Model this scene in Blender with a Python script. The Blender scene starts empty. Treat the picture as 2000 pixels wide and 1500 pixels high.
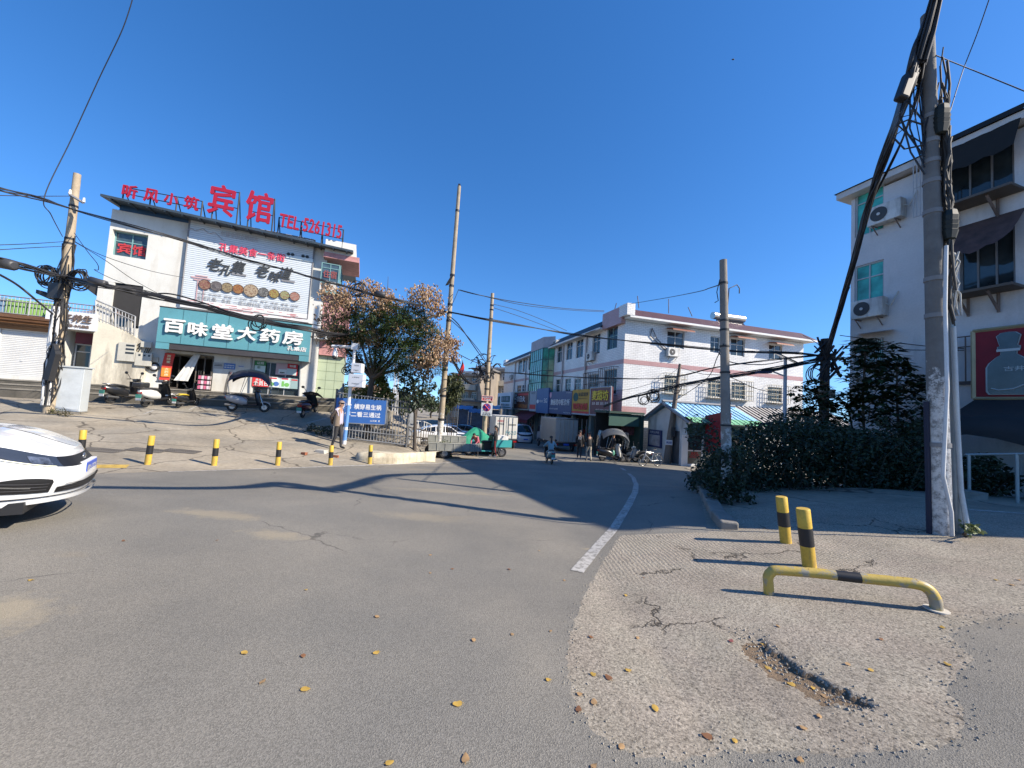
import bpy, bmesh, math, random
from mathutils import Vector as V, Matrix, noise
from mathutils.geometry import delaunay_2d_cdt
from mathutils.bvhtree import BVHTree
RAD=math.radians
rnd=random.Random(11)
SC=bpy.context.scene
COL=SC.collection
# ---------------------------------------------------------------- camera
FPX=745.0; PITCH=RAD(3.42); ROLL=RAD(3.56); EYE=V((0,0,1.6))
_F=V((0,math.cos(PITCH),math.sin(PITCH))); _R0=V((1,0,0)); _U0=V((0,-math.sin(PITCH),math.cos(PITCH)))
_R=_R0*math.cos(ROLL)+_U0*math.sin(ROLL); _U=_U0*math.cos(ROLL)-_R0*math.sin(ROLL)
cd=bpy.data.cameras.new('camera'); cam=bpy.data.objects.new('camera',cd); COL.objects.link(cam)
cd.sensor_width=36; cd.lens=FPX/2000*36; cd.clip_start=.05; cd.clip_end=5000
m=Matrix.Identity(4)
for i in range(3):
    m[i][0]=_R[i]; m[i][1]=_U[i]; m[i][2]=-_F[i]; m[i][3]=EYE[i]
cam.matrix_world=m; SC.camera=cam
# ---------------------------------------------------------------- sky and sun
SUN_EL=RAD(36); SUN_H=V((.95,-.31)).normalized()
w=bpy.data.worlds.new('World'); SC.world=w; w.use_nodes=True
nt=w.node_tree; bg=nt.nodes['Background']
sky=nt.nodes.new('ShaderNodeTexSky'); sky.sky_type='NISHITA'; sky.sun_disc=False
sky.sun_elevation=SUN_EL; sky.sun_rotation=math.atan2(SUN_H.x,SUN_H.y)
sky.altitude=0; sky.air_density=1.0; sky.dust_density=.2; sky.ozone_density=4.5
hs=nt.nodes.new('ShaderNodeHueSaturation'); hs.inputs['Saturation'].default_value=1.24; hs.inputs['Hue'].default_value=.505; hs.inputs['Value'].default_value=1.27
tcw=nt.nodes.new('ShaderNodeTexCoord'); va=nt.nodes.new('ShaderNodeVectorMath'); va.operation='ADD'; va.inputs[1].default_value=(0,0,.09); vn=nt.nodes.new('ShaderNodeVectorMath'); vn.operation='NORMALIZE'
nt.links.new(tcw.outputs['Generated'],va.inputs[0]); nt.links.new(va.outputs[0],vn.inputs[0]); nt.links.new(vn.outputs[0],sky.inputs['Vector'])
nt.links.new(sky.outputs[0],hs.inputs['Color']); nt.links.new(hs.outputs[0],bg.inputs[0]); bg.inputs[1].default_value=.105
sl=bpy.data.lights.new('sun','SUN'); sl.energy=5.0; sl.angle=RAD(.53); sl.color=(1,.90,.76)
so=bpy.data.objects.new('sun',sl); COL.objects.link(so)
sd=V((SUN_H.x*math.cos(SUN_EL),SUN_H.y*math.cos(SUN_EL),math.sin(SUN_EL)))
so.rotation_euler=(-sd).to_track_quat('-Z','Y').to_euler(); so.location=sd*60
SC.view_settings.view_transform='Standard'; SC.view_settings.look='None'
SC.view_settings.exposure=.8; SC.view_settings.gamma=1
SC.cycles.max_bounces=6; SC.cycles.transparent_max_bounces=8
# ---------------------------------------------------------------- materials
_mats={}
def nodes(name):
    mt=bpy.data.materials.new(name); mt.use_nodes=True
    t=mt.node_tree; return mt,t,t.nodes['Principled BSDF']
def N(t,kind,**k):
    n=t.nodes.new('ShaderNode'+kind)
    for a,b in k.items():
        if a in n.inputs: n.inputs[a].default_value=b
        else: setattr(n,a,b)
    return n
def ramp(t,src,a,b):
    r=N(t,'MapRange'); r.clamp=True
    r.inputs[1].default_value,r.inputs[2].default_value=a
    r.inputs[3].default_value,r.inputs[4].default_value=b
    t.links.new(src,r.inputs[0]); return r.outputs[0]
def mixc(t,f,a,b,mode='MIX'):
    n=N(t,'Mix',data_type='RGBA',blend_type=mode)
    for i,x in ((0,f),(6,a),(7,b)):
        if isinstance(x,bpy.types.NodeSocket): t.links.new(x,n.inputs[i])
        elif i==0: n.inputs[0].default_value=x
        else: n.inputs[i].default_value=(*x,1) if len(x)==3 else x
    return n.outputs[2]
def noi(t,vec,scale,detail=5,rough=.6):
    n=N(t,'TexNoise',Scale=scale,Detail=detail,Roughness=rough); t.links.new(vec,n.inputs['Vector']); return n.outputs[0]
def bumpn(t,h,strength,dist=.02):
    b=N(t,'Bump',Strength=strength,Distance=dist); t.links.new(h,b.inputs['Height']); return b.outputs[0]
def M(name,c,r=.75,m=0.,v=.14,vs=2.,f=.06,fs=45.,b=0.,bs=60.,coat=0.,dirt=None,dirtc=(.12,.1,.08),stretch=None):
    if name in _mats: return _mats[name]
    mt,t,p=nodes(name); L=t.links.new
    tc=N(t,'TexCoord').outputs['Object']
    vec=tc
    if stretch:
        mp=N(t,'Mapping'); mp.inputs['Scale'].default_value=stretch; L(tc,mp.inputs['Vector']); vec=mp.outputs[0]
    n1=ramp(t,noi(t,vec,vs),(.3,.7),(1-v,1+v)); n2=ramp(t,noi(t,tc,fs,3),(.3,.7),(1-f,1+f))
    mu=N(t,'Math',operation='MULTIPLY'); L(n1,mu.inputs[0]); L(n2,mu.inputs[1])
    cc=N(t,'CombineColor'); 
    for i in range(3): L(mu.outputs[0],cc.inputs[i])
    col=mixc(t,1.,c,cc.outputs[0],'MULTIPLY')
    if dirt:
        mp2=N(t,'Mapping'); mp2.inputs['Scale'].default_value=(1,1,.22); L(tc,mp2.inputs['Vector'])
        d=ramp(t,noi(t,mp2.outputs[0],dirt[0],7,.65),(dirt[1],dirt[1]+.16),(0,dirt[2]))
        col=mixc(t,d,col,dirtc)
    L(col,p.inputs['Base Color']); p.inputs['Roughness'].default_value=r; p.inputs['Metallic'].default_value=m
    if coat: p.inputs['Coat Weight'].default_value=coat; p.inputs['Coat Roughness'].default_value=.05
    if b: L(bumpn(t,noi(t,tc,bs,4),b),p.inputs['Normal'])
    _mats[name]=mt; return mt
def leafmat(name,c1,c2,tr=.25):
    if name in _mats: return _mats[name]
    mt,t,p=nodes(name); L=t.links.new
    tc=N(t,'TexCoord').outputs['Object']; g=N(t,'NewGeometry')
    k=ramp(t,noi(t,tc,2.2,4),(.35,.65),(0,1))
    col=mixc(t,k,c1,c2)
    r2=ramp(t,g.outputs['Random Per Island'],(0,1),(.65,1.4)); cc=N(t,'CombineColor')
    for i in range(3): L(r2,cc.inputs[i])
    col=mixc(t,1.,col,cc.outputs[0],'MULTIPLY')
    L(col,p.inputs['Base Color']); p.inputs['Roughness'].default_value=.55
    tl=N(t,'BsdfTranslucent'); L(col,tl.inputs[0]); ms=N(t,'MixShader'); ms.inputs[0].default_value=tr
    L(p.outputs[0],ms.inputs[1]); L(tl.outputs[0],ms.inputs[2]); L(ms.outputs[0],t.nodes['Material Output'].inputs[0])
    _mats[name]=mt; return mt
def tilemat(name,c1,c2,mortar,bw=.6,bh=.24,ms=.02,r=.35,swap=False):
    mt,t,p=nodes(name); L=t.links.new
    tc=N(t,'TexCoord').outputs['Object']; s=N(t,'SeparateXYZ'); L(tc,s.inputs[0])
    a=N(t,'Math',operation='ADD'); L(s.outputs[0],a.inputs[0]); L(s.outputs[1],a.inputs[1])
    c=N(t,'CombineXYZ'); L(a.outputs[0],c.inputs[0]); L(s.outputs[2],c.inputs[1])
    bk=N(t,'TexBrick'); bk.inputs['Color1'].default_value=(*c1,1); bk.inputs['Color2'].default_value=(*c2,1); bk.inputs['Mortar'].default_value=(*mortar,1)
    bk.inputs['Scale'].default_value=1; bk.inputs['Mortar Size'].default_value=ms; bk.inputs['Brick Width'].default_value=bw; bk.inputs['Row Height'].default_value=bh; bk.inputs['Bias'].default_value=-.2
    L(c.outputs[0],bk.inputs['Vector'])
    n1=ramp(t,noi(t,tc,.7,6),(.3,.7),(.86,1.08)); cc=N(t,'CombineColor')
    for i in range(3): L(n1,cc.inputs[i])
    col=mixc(t,1.,bk.outputs[0],cc.outputs[0],'MULTIPLY')
    mp2=N(t,'Mapping'); mp2.inputs['Scale'].default_value=(1,1,.15); L(tc,mp2.inputs['Vector'])
    d=ramp(t,noi(t,mp2.outputs[0],1.3,7,.7),(.6,.78),(0,.3)); col=mixc(t,d,col,(.3,.26,.21))
    L(col,p.inputs['Base Color']); p.inputs['Roughness'].default_value=r
    L(bumpn(t,bk.outputs['Fac'],.25,-.01),p.inputs['Normal'])
    _mats[name]=mt; return mt
def glassmat(name,c,r=.06,sp=.6):
    if name in _mats: return _mats[name]
    mt,t,p=nodes(name); L=t.links.new; tc=N(t,'TexCoord').outputs['Object']
    k=ramp(t,noi(t,tc,1.1,3),(.35,.65),(.5,1.5)); cc=N(t,'CombineColor')
    for i in range(3): L(k,cc.inputs[i])
    L(mixc(t,1.,c,cc.outputs[0],'MULTIPLY'),p.inputs['Base Color'])
    p.inputs['Roughness'].default_value=r; p.inputs['Specular IOR Level'].default_value=sp
    L(bumpn(t,noi(t,tc,1.6,2),.04,.05),p.inputs['Normal'])
    _mats[name]=mt; return mt
def clearmat(name,c,op):
    if name in _mats: return _mats[name]
    mt,t,p=nodes(name); p.inputs['Base Color'].default_value=(*c,1); p.inputs['Roughness'].default_value=.08
    tr=N(t,'BsdfTransparent'); ms=N(t,'MixShader'); ms.inputs[0].default_value=op
    t.links.new(tr.outputs[0],ms.inputs[1]); t.links.new(p.outputs[0],ms.inputs[2]); t.links.new(ms.outputs[0],t.nodes['Material Output'].inputs[0])
    _mats[name]=mt; return mt
# ---------------------------------------------------------------- mesh builder and tags
class MB:
    def __init__(s): s.v=[]; s.f=[]; s.m=[]; s.s=[]
    def add(s,vs,fs,mi=0,sm=False):
        o=len(s.v); s.v+= [tuple(p) for p in vs]
        for f in fs: s.f.append([i+o for i in f]); s.m.append(mi); s.s.append(sm)
        return s
    def box(s,a,b,mi=0,mat=None):
        x0,x1=sorted((a[0],b[0])); y0,y1=sorted((a[1],b[1])); z0,z1=sorted((a[2],b[2]))
        vs=[V((x,y,z)) for z in(z0,z1) for y in(y0,y1) for x in(x0,x1)]
        if mat is not None: vs=[mat@p for p in vs]
        return s.add(vs,[(0,2,3,1),(4,5,7,6),(0,1,5,4),(2,6,7,3),(0,4,6,2),(1,3,7,5)],mi)
    def quad(s,a,b,c,d,mi=0): return s.add([a,b,c,d],[(0,1,2,3)],mi)
    def tube(s,pts,r,n=6,mi=0,caps=True,sm=True):
        pts=[V(p) for p in pts]; k=len(pts); rs=r if isinstance(r,(list,tuple)) else [r]*k
        vs=[]; up=None
        for i,p in enumerate(pts):
            t=(pts[min(i+1,k-1)]-pts[max(i-1,0)])
            if t.length<1e-9: t=V((0,0,1))
            t.normalize()
            if up is None: up=V((0,0,1)) if abs(t.z)<.9 else V((1,0,0))
            sx=t.cross(up)
            if sx.length<1e-4: sx=t.orthogonal()
            sx.normalize(); sy=sx.cross(t).normalized(); up=sy
            for j in range(n):
                a=2*math.pi*j/n; vs.append(p+(sx*math.cos(a)+sy*math.sin(a))*rs[i])
        fs=[(i*n+j,i*n+(j+1)%n,(i+1)*n+(j+1)%n,(i+1)*n+j) for i in range(k-1) for j in range(n)]
        s.add(vs,fs,mi,sm)
        if caps: s.add(vs[:n][::-1],[tuple(range(n))],mi); s.add(vs[-n:],[tuple(range(n))],mi)
        return s
    def cyl(s,a,b,r0,r1=None,n=12,mi=0,sm=True): return s.tube([a,b],[r0,r0 if r1 is None else r1],n,mi,True,sm)
    def bar(s,a,b,w,h=None,mi=0): return s.tube([a,b],w*.7071,4,mi,True,False)
    def prism(s,poly,mat,h,mi=0):
        n=len(poly); a=[mat@V((x,y,0)) for x,y in poly]; b=[mat@V((x,y,h)) for x,y in poly]
        s.add(a+b,[tuple(range(n))[::-1],tuple(range(n,2*n))]+[(i,(i+1)%n,n+(i+1)%n,n+i) for i in range(n)],mi); return s
    def ball(s,c,r,nu=12,nv=8,mi=0,mat=None,z0=-1.,z1=1.):
        r=r if isinstance(r,(tuple,list)) else (r,r,r); c=V(c); vs=[]
        a0=math.asin(z0);a1=math.asin(z1)
        for i in range(nv+1):
            ph=a0+(a1-a0)*i/nv
            for j in range(nu):
                th=2*math.pi*j/nu; p=V((r[0]*math.cos(ph)*math.cos(th),r[1]*math.cos(ph)*math.sin(th),r[2]*math.sin(ph)))
                vs.append(c+(mat@p if mat is not None else p))
        s.add(vs,[(i*nu+j,i*nu+(j+1)%nu,(i+1)*nu+(j+1)%nu,(i+1)*nu+j) for i in range(nv) for j in range(nu)],mi,True); return s
    def torus(s,c,R,r,mat=None,n=20,k=6,mi=0):
        c=V(c); pts=[]
        vs=[]
        for i in range(n):
            a=2*math.pi*i/n
            for j in range(k):
                b=2*math.pi*j/k; p=V(((R+r*math.cos(b))*math.cos(a),(R+r*math.cos(b))*math.sin(a),r*math.sin(b)))
                vs.append(c+(mat@p if mat is not None else p))
        s.add(vs,[(i*k+j,((i+1)%n)*k+j,((i+1)%n)*k+(j+1)%k,i*k+(j+1)%k) for i in range(n) for j in range(k)],mi,True); return s
    def grid(s,P,mi=0,sm=True,closed=False):
        n=len(P); k=len(P[0]); vs=[p for row in P for p in row]
        kk=k if closed else k-1
        s.add(vs,[(i*k+j,i*k+(j+1)%k,(i+1)*k+(j+1)%k,(i+1)*k+j) for i in range(n-1) for j in range(kk)],mi,sm); return s
    def build(s,name,mats,parent=None,loc=None,bevel=0,rotz=0):
        me=bpy.data.meshes.new(name); me.from_pydata(s.v,[],s.f)
        mats=mats if isinstance(mats,(list,tuple)) else [mats]
        for q in mats: me.materials.append(q)
        me.polygons.foreach_set('material_index',s.m); me.polygons.foreach_set('use_smooth',s.s); me.update()
        o=bpy.data.objects.new(name,me); COL.objects.link(o)
        if parent: o.parent=parent
        if loc is not None: o.location=loc
        if rotz: o.rotation_euler=(0,0,rotz)
        if bevel:
            md=o.modifiers.new('bevel','BEVEL'); md.width=bevel; md.segments=2; md.limit_method='ANGLE'
        return o
def tag(o,label=None,cat=None,group=None,kind=None):
    if label: o['label']=label
    if cat: o['category']=cat
    if group: o['group']=group
    if kind: o['kind']=kind
    return o
def thing(name,label,cat,loc=(0,0,0),rotz=0,group=None):
    o=bpy.data.objects.new(name,None); COL.objects.link(o); o.empty_display_size=.2
    o.location=loc; o.rotation_euler=(0,0,rotz); return tag(o,label,cat,group)
def copytree(o,parent=None,loc=None,rotz=None,label=None,scale=None):
    c=o.copy(); COL.objects.link(c)
    if parent: c.parent=parent
    for ch in list(o.children): copytree(ch,c)
    if loc is not None: c.location=loc
    if rotz is not None: c.rotation_euler=(0,0,rotz)
    if label: c['label']=label
    if scale: c.scale=(scale,)*3
    return c
_tc={}
def txtmesh(body,off):
    k=(body,off)
    if k not in _tc:
        cu=bpy.data.curves.new('lettering','FONT'); cu.body=body;  cu.resolution_u=2; cu.align_x='CENTER'; cu.space_line=1.15
        o=bpy.data.objects.new('lettering',cu); COL.objects.link(o)
        dg=bpy.context.evaluated_depsgraph_get(); me=bpy.data.meshes.new_from_object(o.evaluated_get(dg))
        bpy.data.objects.remove(o); bpy.data.curves.remove(cu)
        _tc[k]=([v.co.copy() for v in me.vertices],[tuple(p.vertices) for p in me.polygons]); bpy.data.meshes.remove(me)
    return _tc[k]
def text(mb,body,c,ux,uy,w,h,off=.02,mi=0,thick=0,sl=0):
    """letters filling w x h centred on c, lying in the plane of ux, uy (they face ux x uy); off thickens the strokes"""
    vs,fs=txtmesh(body,0); xs=[p.x for p in vs]; ys=[p.y for p in vs]
    x0,x1,y0,y1=min(xs),max(xs),min(ys),max(ys); ux=V(ux);uy=V(uy);n=ux.cross(uy); c=V(c)
    rows=body.count('\n')+1; d=off*h/rows*.8
    edges={}
    if thick:
        for f in fs:
            for i in range(len(f)):
                e=tuple(sorted((f[i],f[(i+1)%len(f)]))); edges[e]=edges.get(e,0)+1
    shifts=[(0,0)] if off<.005 else [(-d,0),(d,0),(0,-d),(0,d)]
    w-=2*d; h-=2*d
    for q,(dx,dy) in enumerate(shifts):
        P=[]
        for p in vs:
            a=(p.x-(x0+x1)/2)/(x1-x0)*w+dx; b=(p.y-(y0+y1)/2)/max(y1-y0,1e-6)*h+dy
            P.append(c+ux*(a+sl*b)+uy*b+n*(.0006*q))
        if thick:
            k=len(P); Q=[p+n*thick for p in P]
            sides=[(f[i],f[(i+1)%len(f)],f[(i+1)%len(f)]+k,f[i]+k) for f in fs for i in range(len(f)) if edges[tuple(sorted((f[i],f[(i+1)%len(f)])))]==1]
            mb.add(P+Q,[tuple(i+k for i in f) for f in fs]+sides,mi)
        else: mb.add(P,fs,mi)
    return mb
# ---------------------------------------------------------------- terrain heights
def sst(a,b,x):
    t=max(0,min(1,(x-a)/(b-a))); return t*t*(3-2*t)
def zr(y):
    if y<-6: return .36
    if y<20: return -.06*y
    if y<45: return -1.2-.04*(y-20)
    if y<110: return -2.2-.01*(y-45)
    return -2.85
E0=V((-9.5,8.8)); E1=V((-3.0,15.2)); EN=V((-.70,.713)); 
PLZ=(-17.0,21.0,.66)
def hz(x,y):
    z=zr(y)
    z+=.1*max(0,min(7.5,x-1.2))*(1-sst(9,14,y))*sst(-3,1,y)
    z+=.05*max(0,min(6,-x-1))*(1-sst(5,9,y))
    d=(V((x,y))-E0).dot(EN)
    if d>.3 and y<70:
        dl=max(0.,(x-PLZ[0])*.3665-(y-PLZ[1])*.93-2.1)      # distance to the shop steps
        k=(d-.3)/(d-.3+dl); r=(PLZ[2]-z)*k*(.75+.25*k)
        side=(x+3.2)*.94+(y-15.2)*.35       # right of the low wall the street stays low
        r*=1-sst(-.2,.6,side)
        z+=max(0,r)*(1-sst(45,70,y))
    return z
def ray(u,v):
    d=_F*FPX+_R*(u-1000)+_U*(750-v); return d/d.y if abs(d.y)>1e-6 else d
def P(u,v,Y): return EYE+ray(u,v)*Y
def G(u,v,f=None):
    f=f or hz; d=ray(u,v); t=.4; step=.05
    while t<200:
        p=EYE+d*t
        if p.z<=f(p.x,p.y): break
        t+=step*max(1,t*.15)
    a,b=t-step*max(1,t*.15),t
    for _ in range(30):
        c=(a+b)/2; p=EYE+d*c
        if p.z<=f(p.x,p.y): b=c
        else: a=c
    p=EYE+d*b; return V((p.x,p.y,f(p.x,p.y)))
def proj(p):
    q=V(p)-EYE; k=q.dot(_F); return 1000+FPX*q.dot(_R)/k, 750-FPX*q.dot(_U)/k
def wallpt(root,u,v,y=None,x=None):
    """pixel ray meets the plane local y (or local x) of a building frame; returns local coordinates"""
    mi=Matrix.LocRotScale(root.location,root.rotation_euler,None).inverted()
    o=mi@EYE; d=(mi.to_3x3())@ray(u,v)
    t=(y-o.y)/d.y if y is not None else (x-o.x)/d.x
    return o+d*t
# ---------------------------------------------------------------- ground, road, pavement
def asphaltmat():  # grey asphalt with dust patches, dark wear and a few cracks
    mt,t,p=nodes('asphalt'); L=t.links.new; tc=N(t,'TexCoord').outputs['Object']
    vo=N(t,'TexVoronoi',Scale=150.); L(tc,vo.inputs['Vector'])
    sp=N(t,'SeparateColor'); L(vo.outputs['Color'],sp.inputs[0])
    st=ramp(t,sp.outputs[0],(0,1),(.74,1.26))
    fine=ramp(t,noi(t,tc,300,2),(.3,.7),(.85,1.15)); big=ramp(t,noi(t,tc,.5,6),(.3,.7),(.86,1.14))
    a=N(t,'Math',operation='MULTIPLY'); L(st,a.inputs[0]); L(fine,a.inputs[1])
    b=N(t,'Math',operation='MULTIPLY'); L(a.outputs[0],b.inputs[0]); L(big,b.inputs[1])
    cc=N(t,'CombineColor')
    for i in range(3): L(b.outputs[0],cc.inputs[i])
    tone=mixc(t,ramp(t,noi(t,tc,.25,4),(.4,.6),(0,1)),(.182,.172,.150),(.200,.183,.152))
    col=mixc(t,1.,tone,cc.outputs[0],'MULTIPLY')
    mp=N(t,'Mapping'); mp.inputs['Scale'].default_value=(.5,1.3,1); L(tc,mp.inputs['Vector'])
    d=ramp(t,noi(t,mp.outputs[0],.75,4,.5),(.66,.74),(0,.5)); col=mixc(t,d,col,(.27,.22,.15))
    for q,rx,ry,am in((G(425,1005),.7,.25,.45),(G(540,1045),.45,.18,.45),(G(5,1195),.4,.25,.55),(G(1150,1072),.12,.06,.5),(G(820,1010),.8,.3,.3),(G(880,960),1.6,.3,.35)):
        mp3=N(t,'Mapping'); mp3.inputs['Location'].default_value=(-q.x/rx,-q.y/ry,0); mp3.inputs['Scale'].default_value=(1/rx,1/ry,0); L(tc,mp3.inputs['Vector'])
        ln=N(t,'VectorMath',operation='LENGTH'); L(mp3.outputs[0],ln.inputs[0]); ad=N(t,'Math',operation='ADD'); L(ln.outputs['Value'],ad.inputs[0]); L(ramp(t,noi(t,tc,4,6,.7),(.3,.7),(-.5,.5)),ad.inputs[1])
        col=mixc(t,ramp(t,ad.outputs[0],(.4,1.1),(am,0)),col,(.36,.3,.2))
    wx=N(t,'TexNoise',Scale=.35,Detail=3); L(mp.outputs[0],wx.inputs['Vector']); dk_=ramp(t,wx.outputs[0],(.55,.7),(0,.35)); col=mixc(t,dk_,col,(.11,.105,.098))
    v3=N(t,'TexVoronoi',feature='DISTANCE_TO_EDGE',Scale=.28); mv3=N(t,'VectorMath',operation='ADD'); nn3=N(t,'TexNoise',Scale=1.5,Detail=7); L(tc,nn3.inputs['Vector']); sc3=N(t,'VectorMath',operation='SCALE'); sc3.inputs['Scale'].default_value=.8; L(nn3.outputs['Color'],sc3.inputs[0]); L(tc,mv3.inputs[0]); L(sc3.outputs[0],mv3.inputs[1]); L(mv3.outputs[0],v3.inputs['Vector'])
    g3=ramp(t,noi(t,tc,.5,2),(.54,.6),(0,.7)); m3=N(t,'Math',operation='MULTIPLY'); L(ramp(t,v3.outputs['Distance'],(.001,.005),(1,0)),m3.inputs[0]); L(g3,m3.inputs[1]); col=mixc(t,m3.outputs[0],col,(.06,.055,.05))
    L(col,p.inputs['Base Color']); p.inputs['Roughness'].default_value=.85; p.inputs['Specular IOR Level'].default_value=.3
    L(bumpn(t,vo.outputs['Distance'],.45,.006),p.inputs['Normal']); return mt
def concretemat():
    mt,t,p=nodes('rough_concrete'); L=t.links.new; tc=N(t,'TexCoord').outputs['Object']
    vo=N(t,'TexVoronoi',Scale=75.); L(tc,vo.inputs['Vector'])
    n0=noi(t,tc,52,6,.75); n1=noi(t,tc,90,3,.7); n2=noi(t,tc,1.3,6)
    pit=ramp(t,n0,(.34,.5),(.25,1.)); g=ramp(t,n1,(.3,.7),(.72,1.28)); big=ramp(t,n2,(.3,.7),(.82,1.12))
    sp=N(t,'SeparateColor'); L(vo.outputs['Color'],sp.inputs[0]); st=ramp(t,sp.outputs[1],(0,1),(.75,1.3))
    x=pit
    for q in(g,big,st):
        a=N(t,'Math',operation='MULTIPLY'); L(x,a.inputs[0]); L(q,a.inputs[1]); x=a.outputs[0]
    cc=N(t,'CombineColor')
    for i in range(3): L(x,cc.inputs[i])
    tone=mixc(t,ramp(t,noi(t,tc,1.8,4),(.4,.6),(0,1)),(.315,.28,.222),(.31,.268,.215))
    col=mixc(t,1.,tone,cc.outputs[0],'MULTIPLY')
    v2=N(t,'TexVoronoi',feature='DISTANCE_TO_EDGE',Scale=.75); 
    mv=N(t,'VectorMath',operation='ADD'); nn=N(t,'TexNoise',Scale=2.2,Detail=7,Roughness=.65); L(tc,nn.inputs['Vector'])
    sc=N(t,'VectorMath',operation='SCALE'); sc.inputs['Scale'].default_value=.55; L(nn.outputs['Color'],sc.inputs[0]); L(tc,mv.inputs[0]); L(sc.outputs[0],mv.inputs[1]); L(mv.outputs[0],v2.inputs['Vector'])
    ck=ramp(t,v2.outputs['Distance'],(.002,.012),(1,0)); gate=ramp(t,noi(t,tc,.9,2),(.5,.58),(0,1))
    cm=N(t,'Math',operation='MULTIPLY'); L(ck,cm.inputs[0]); L(gate,cm.inputs[1])
    col=mixc(t,cm.outputs[0],col,(.05,.043,.035))
    L(col,p.inputs['Base Color']); p.inputs['Roughness'].default_value=.9; p.inputs['Specular IOR Level'].default_value=.25
    wv=N(t,'TexWave',wave_type='BANDS',Scale=6.); wv.inputs['Distortion'].default_value=3.5; wv.inputs['Detail'].default_value=2; L(tc,wv.inputs['Vector'])
    sy=N(t,'SeparateXYZ'); L(tc,sy.inputs[0]); m1=ramp(t,sy.outputs[1],(3.9,5.0),(0,.5)); wm=N(t,'Math',operation='MULTIPLY'); L(wv.outputs[0],wm.inputs[0]); L(m1,wm.inputs[1])
    ad=N(t,'Math',operation='ADD'); L(n0,ad.inputs[0]); L(wm.outputs[0],ad.inputs[1])
    s2=N(t,'Math',operation='SUBTRACT'); L(ad.outputs[0],s2.inputs[0]); L(cm.outputs[0],s2.inputs[1])
    L(bumpn(t,s2.outputs[0],.6,.012),p.inputs['Normal']); return mt
def plazamat():
    mt,t,p=nodes('worn_plaza_concrete'); L=t.links.new; tc=N(t,'TexCoord').outputs['Object']
    mp=N(t,'Mapping'); mp.inputs['Scale'].default_value=(.6,1,1); mp.inputs['Rotation'].default_value=(0,0,-.4); L(tc,mp.inputs['Vector'])
    n1=noi(t,mp.outputs[0],.55,8,.68); n2=noi(t,tc,9,5,.7); n3=noi(t,tc,60,3,.6)
    x=ramp(t,n1,(.3,.7),(.66,1.2))
    for q in(ramp(t,n2,(.3,.7),(.8,1.18)),ramp(t,n3,(.3,.7),(.88,1.12))):
        a=N(t,'Math',operation='MULTIPLY'); L(x,a.inputs[0]); L(q,a.inputs[1]); x=a.outputs[0]
    cc=N(t,'CombineColor')
    for i in range(3): L(x,cc.inputs[i])
    tone=mixc(t,ramp(t,noi(t,tc,.35,5),(.42,.58),(0,1)),(.31,.268,.205),(.275,.247,.2))
    col=mixc(t,1.,tone,cc.outputs[0],'MULTIPLY')
    v2=N(t,'TexVoronoi',feature='DISTANCE_TO_EDGE',Scale=.32); mv=N(t,'VectorMath',operation='ADD'); nn=N(t,'TexNoise',Scale=1.2,Detail=7); L(tc,nn.inputs['Vector'])
    sc=N(t,'VectorMath',operation='SCALE'); sc.inputs['Scale'].default_value=.8; L(nn.outputs['Color'],sc.inputs[0]); L(tc,mv.inputs[0]); L(sc.outputs[0],mv.inputs[1]); L(mv.outputs[0],v2.inputs['Vector'])
    ck=ramp(t,v2.outputs['Distance'],(.003,.012),(.8,0)); col=mixc(t,ck,col,(.06,.05,.04))
    L(col,p.inputs['Base Color']); p.inputs['Roughness'].default_value=.92; p.inputs['Specular IOR Level'].default_value=.25
    L(bumpn(t,n2,.5,.02),p.inputs['Normal']); return mt
def soilmat(): return M('dirt_soil',(.17,.12,.075),r=.95,v=.3,vs=9,f=.3,fs=120,b=.8,bs=90)
def path(px,step=.12,jit=0,seed=1,closed=False):
    rr=random.Random(seed); W=[G(*p).to_2d() if len(p)==2 else V(p[:2]) for p in px]; out=[]
    n=len(W)
    for i in range(n if closed else n-1):
        a,b=W[i],W[(i+1)%n]; k=max(1,int((b-a).length/step)); k=min(k,120); nn=V((-(b-a).y,(b-a).x)).normalized() if (b-a).length>0 else V((0,0))
        for j in range(k):
            q=a.lerp(b,j/k); 
            if jit and j: q=q+nn*rr.uniform(-jit,jit)
            out.append(q)
    if not closed: out.append(W[-1])
    return out
def inpoly(p,poly):
    x,y=p; c=False; n=len(poly); j=n-1
    for i in range(n):
        xi,yi=poly[i]; xj,yj=poly[j]
        if (yi>y)!=(yj>y) and x<(xj-xi)*(y-yi)/(yj-yi)+xi: c=not c
        j=i
    return c
PAV_NEAR=[(1212,1045),(1172,1105),(1135,1175),(1112,1240),(1106,1300),(1122,1365),(1150,1420),(1235,1478),(1320,1492),(1425,1466),(1490,1472),(1560,1462),(1640,1480),(1700,1470),(1830,1465),(1880,1440),(1885,1390),(1850,1345),(1872,1310),(1904,1290),(1850,1235),(1930,1210),(1990,1195)]
pav=path(PAV_NEAR,.05,.018,3)+[V((4.6,2.7)),V((7,2.9)),V((11.5,2.6)),V((13.5,3.5)),V((12.6,8.5))]+path([(1985,1000),(1810,985),(1600,984),(1425,996)],.4)+path([(1384,1040),(1212,1045)],.2,.01,4)[:-1]
road=[V((-90,-6)),V((-45,-2)),V((-20,3.6))]+path([(190,925),(330,921),(600,913),(850,906),(940,896)],.5)+[V((-2.6,24)),V((-5.0,34)),V((-8.4,48)),V((-19,90)),V((-9,90)),V((2.2,48)),V((6.2,30))]+path([(1238,903),(1342,913),(1352,938),(1384,1040)],.4)[:-1]
road+=path([(1384,1040),(1212,1045)],.2,.01,4)[:-1]+path(PAV_NEAR,.05,.018,3)+[V((4.6,2.7)),V((7,2.9)),V((11.5,2.6)),V((24,0)),V((24,-8)),V((-90,-14))]
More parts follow.
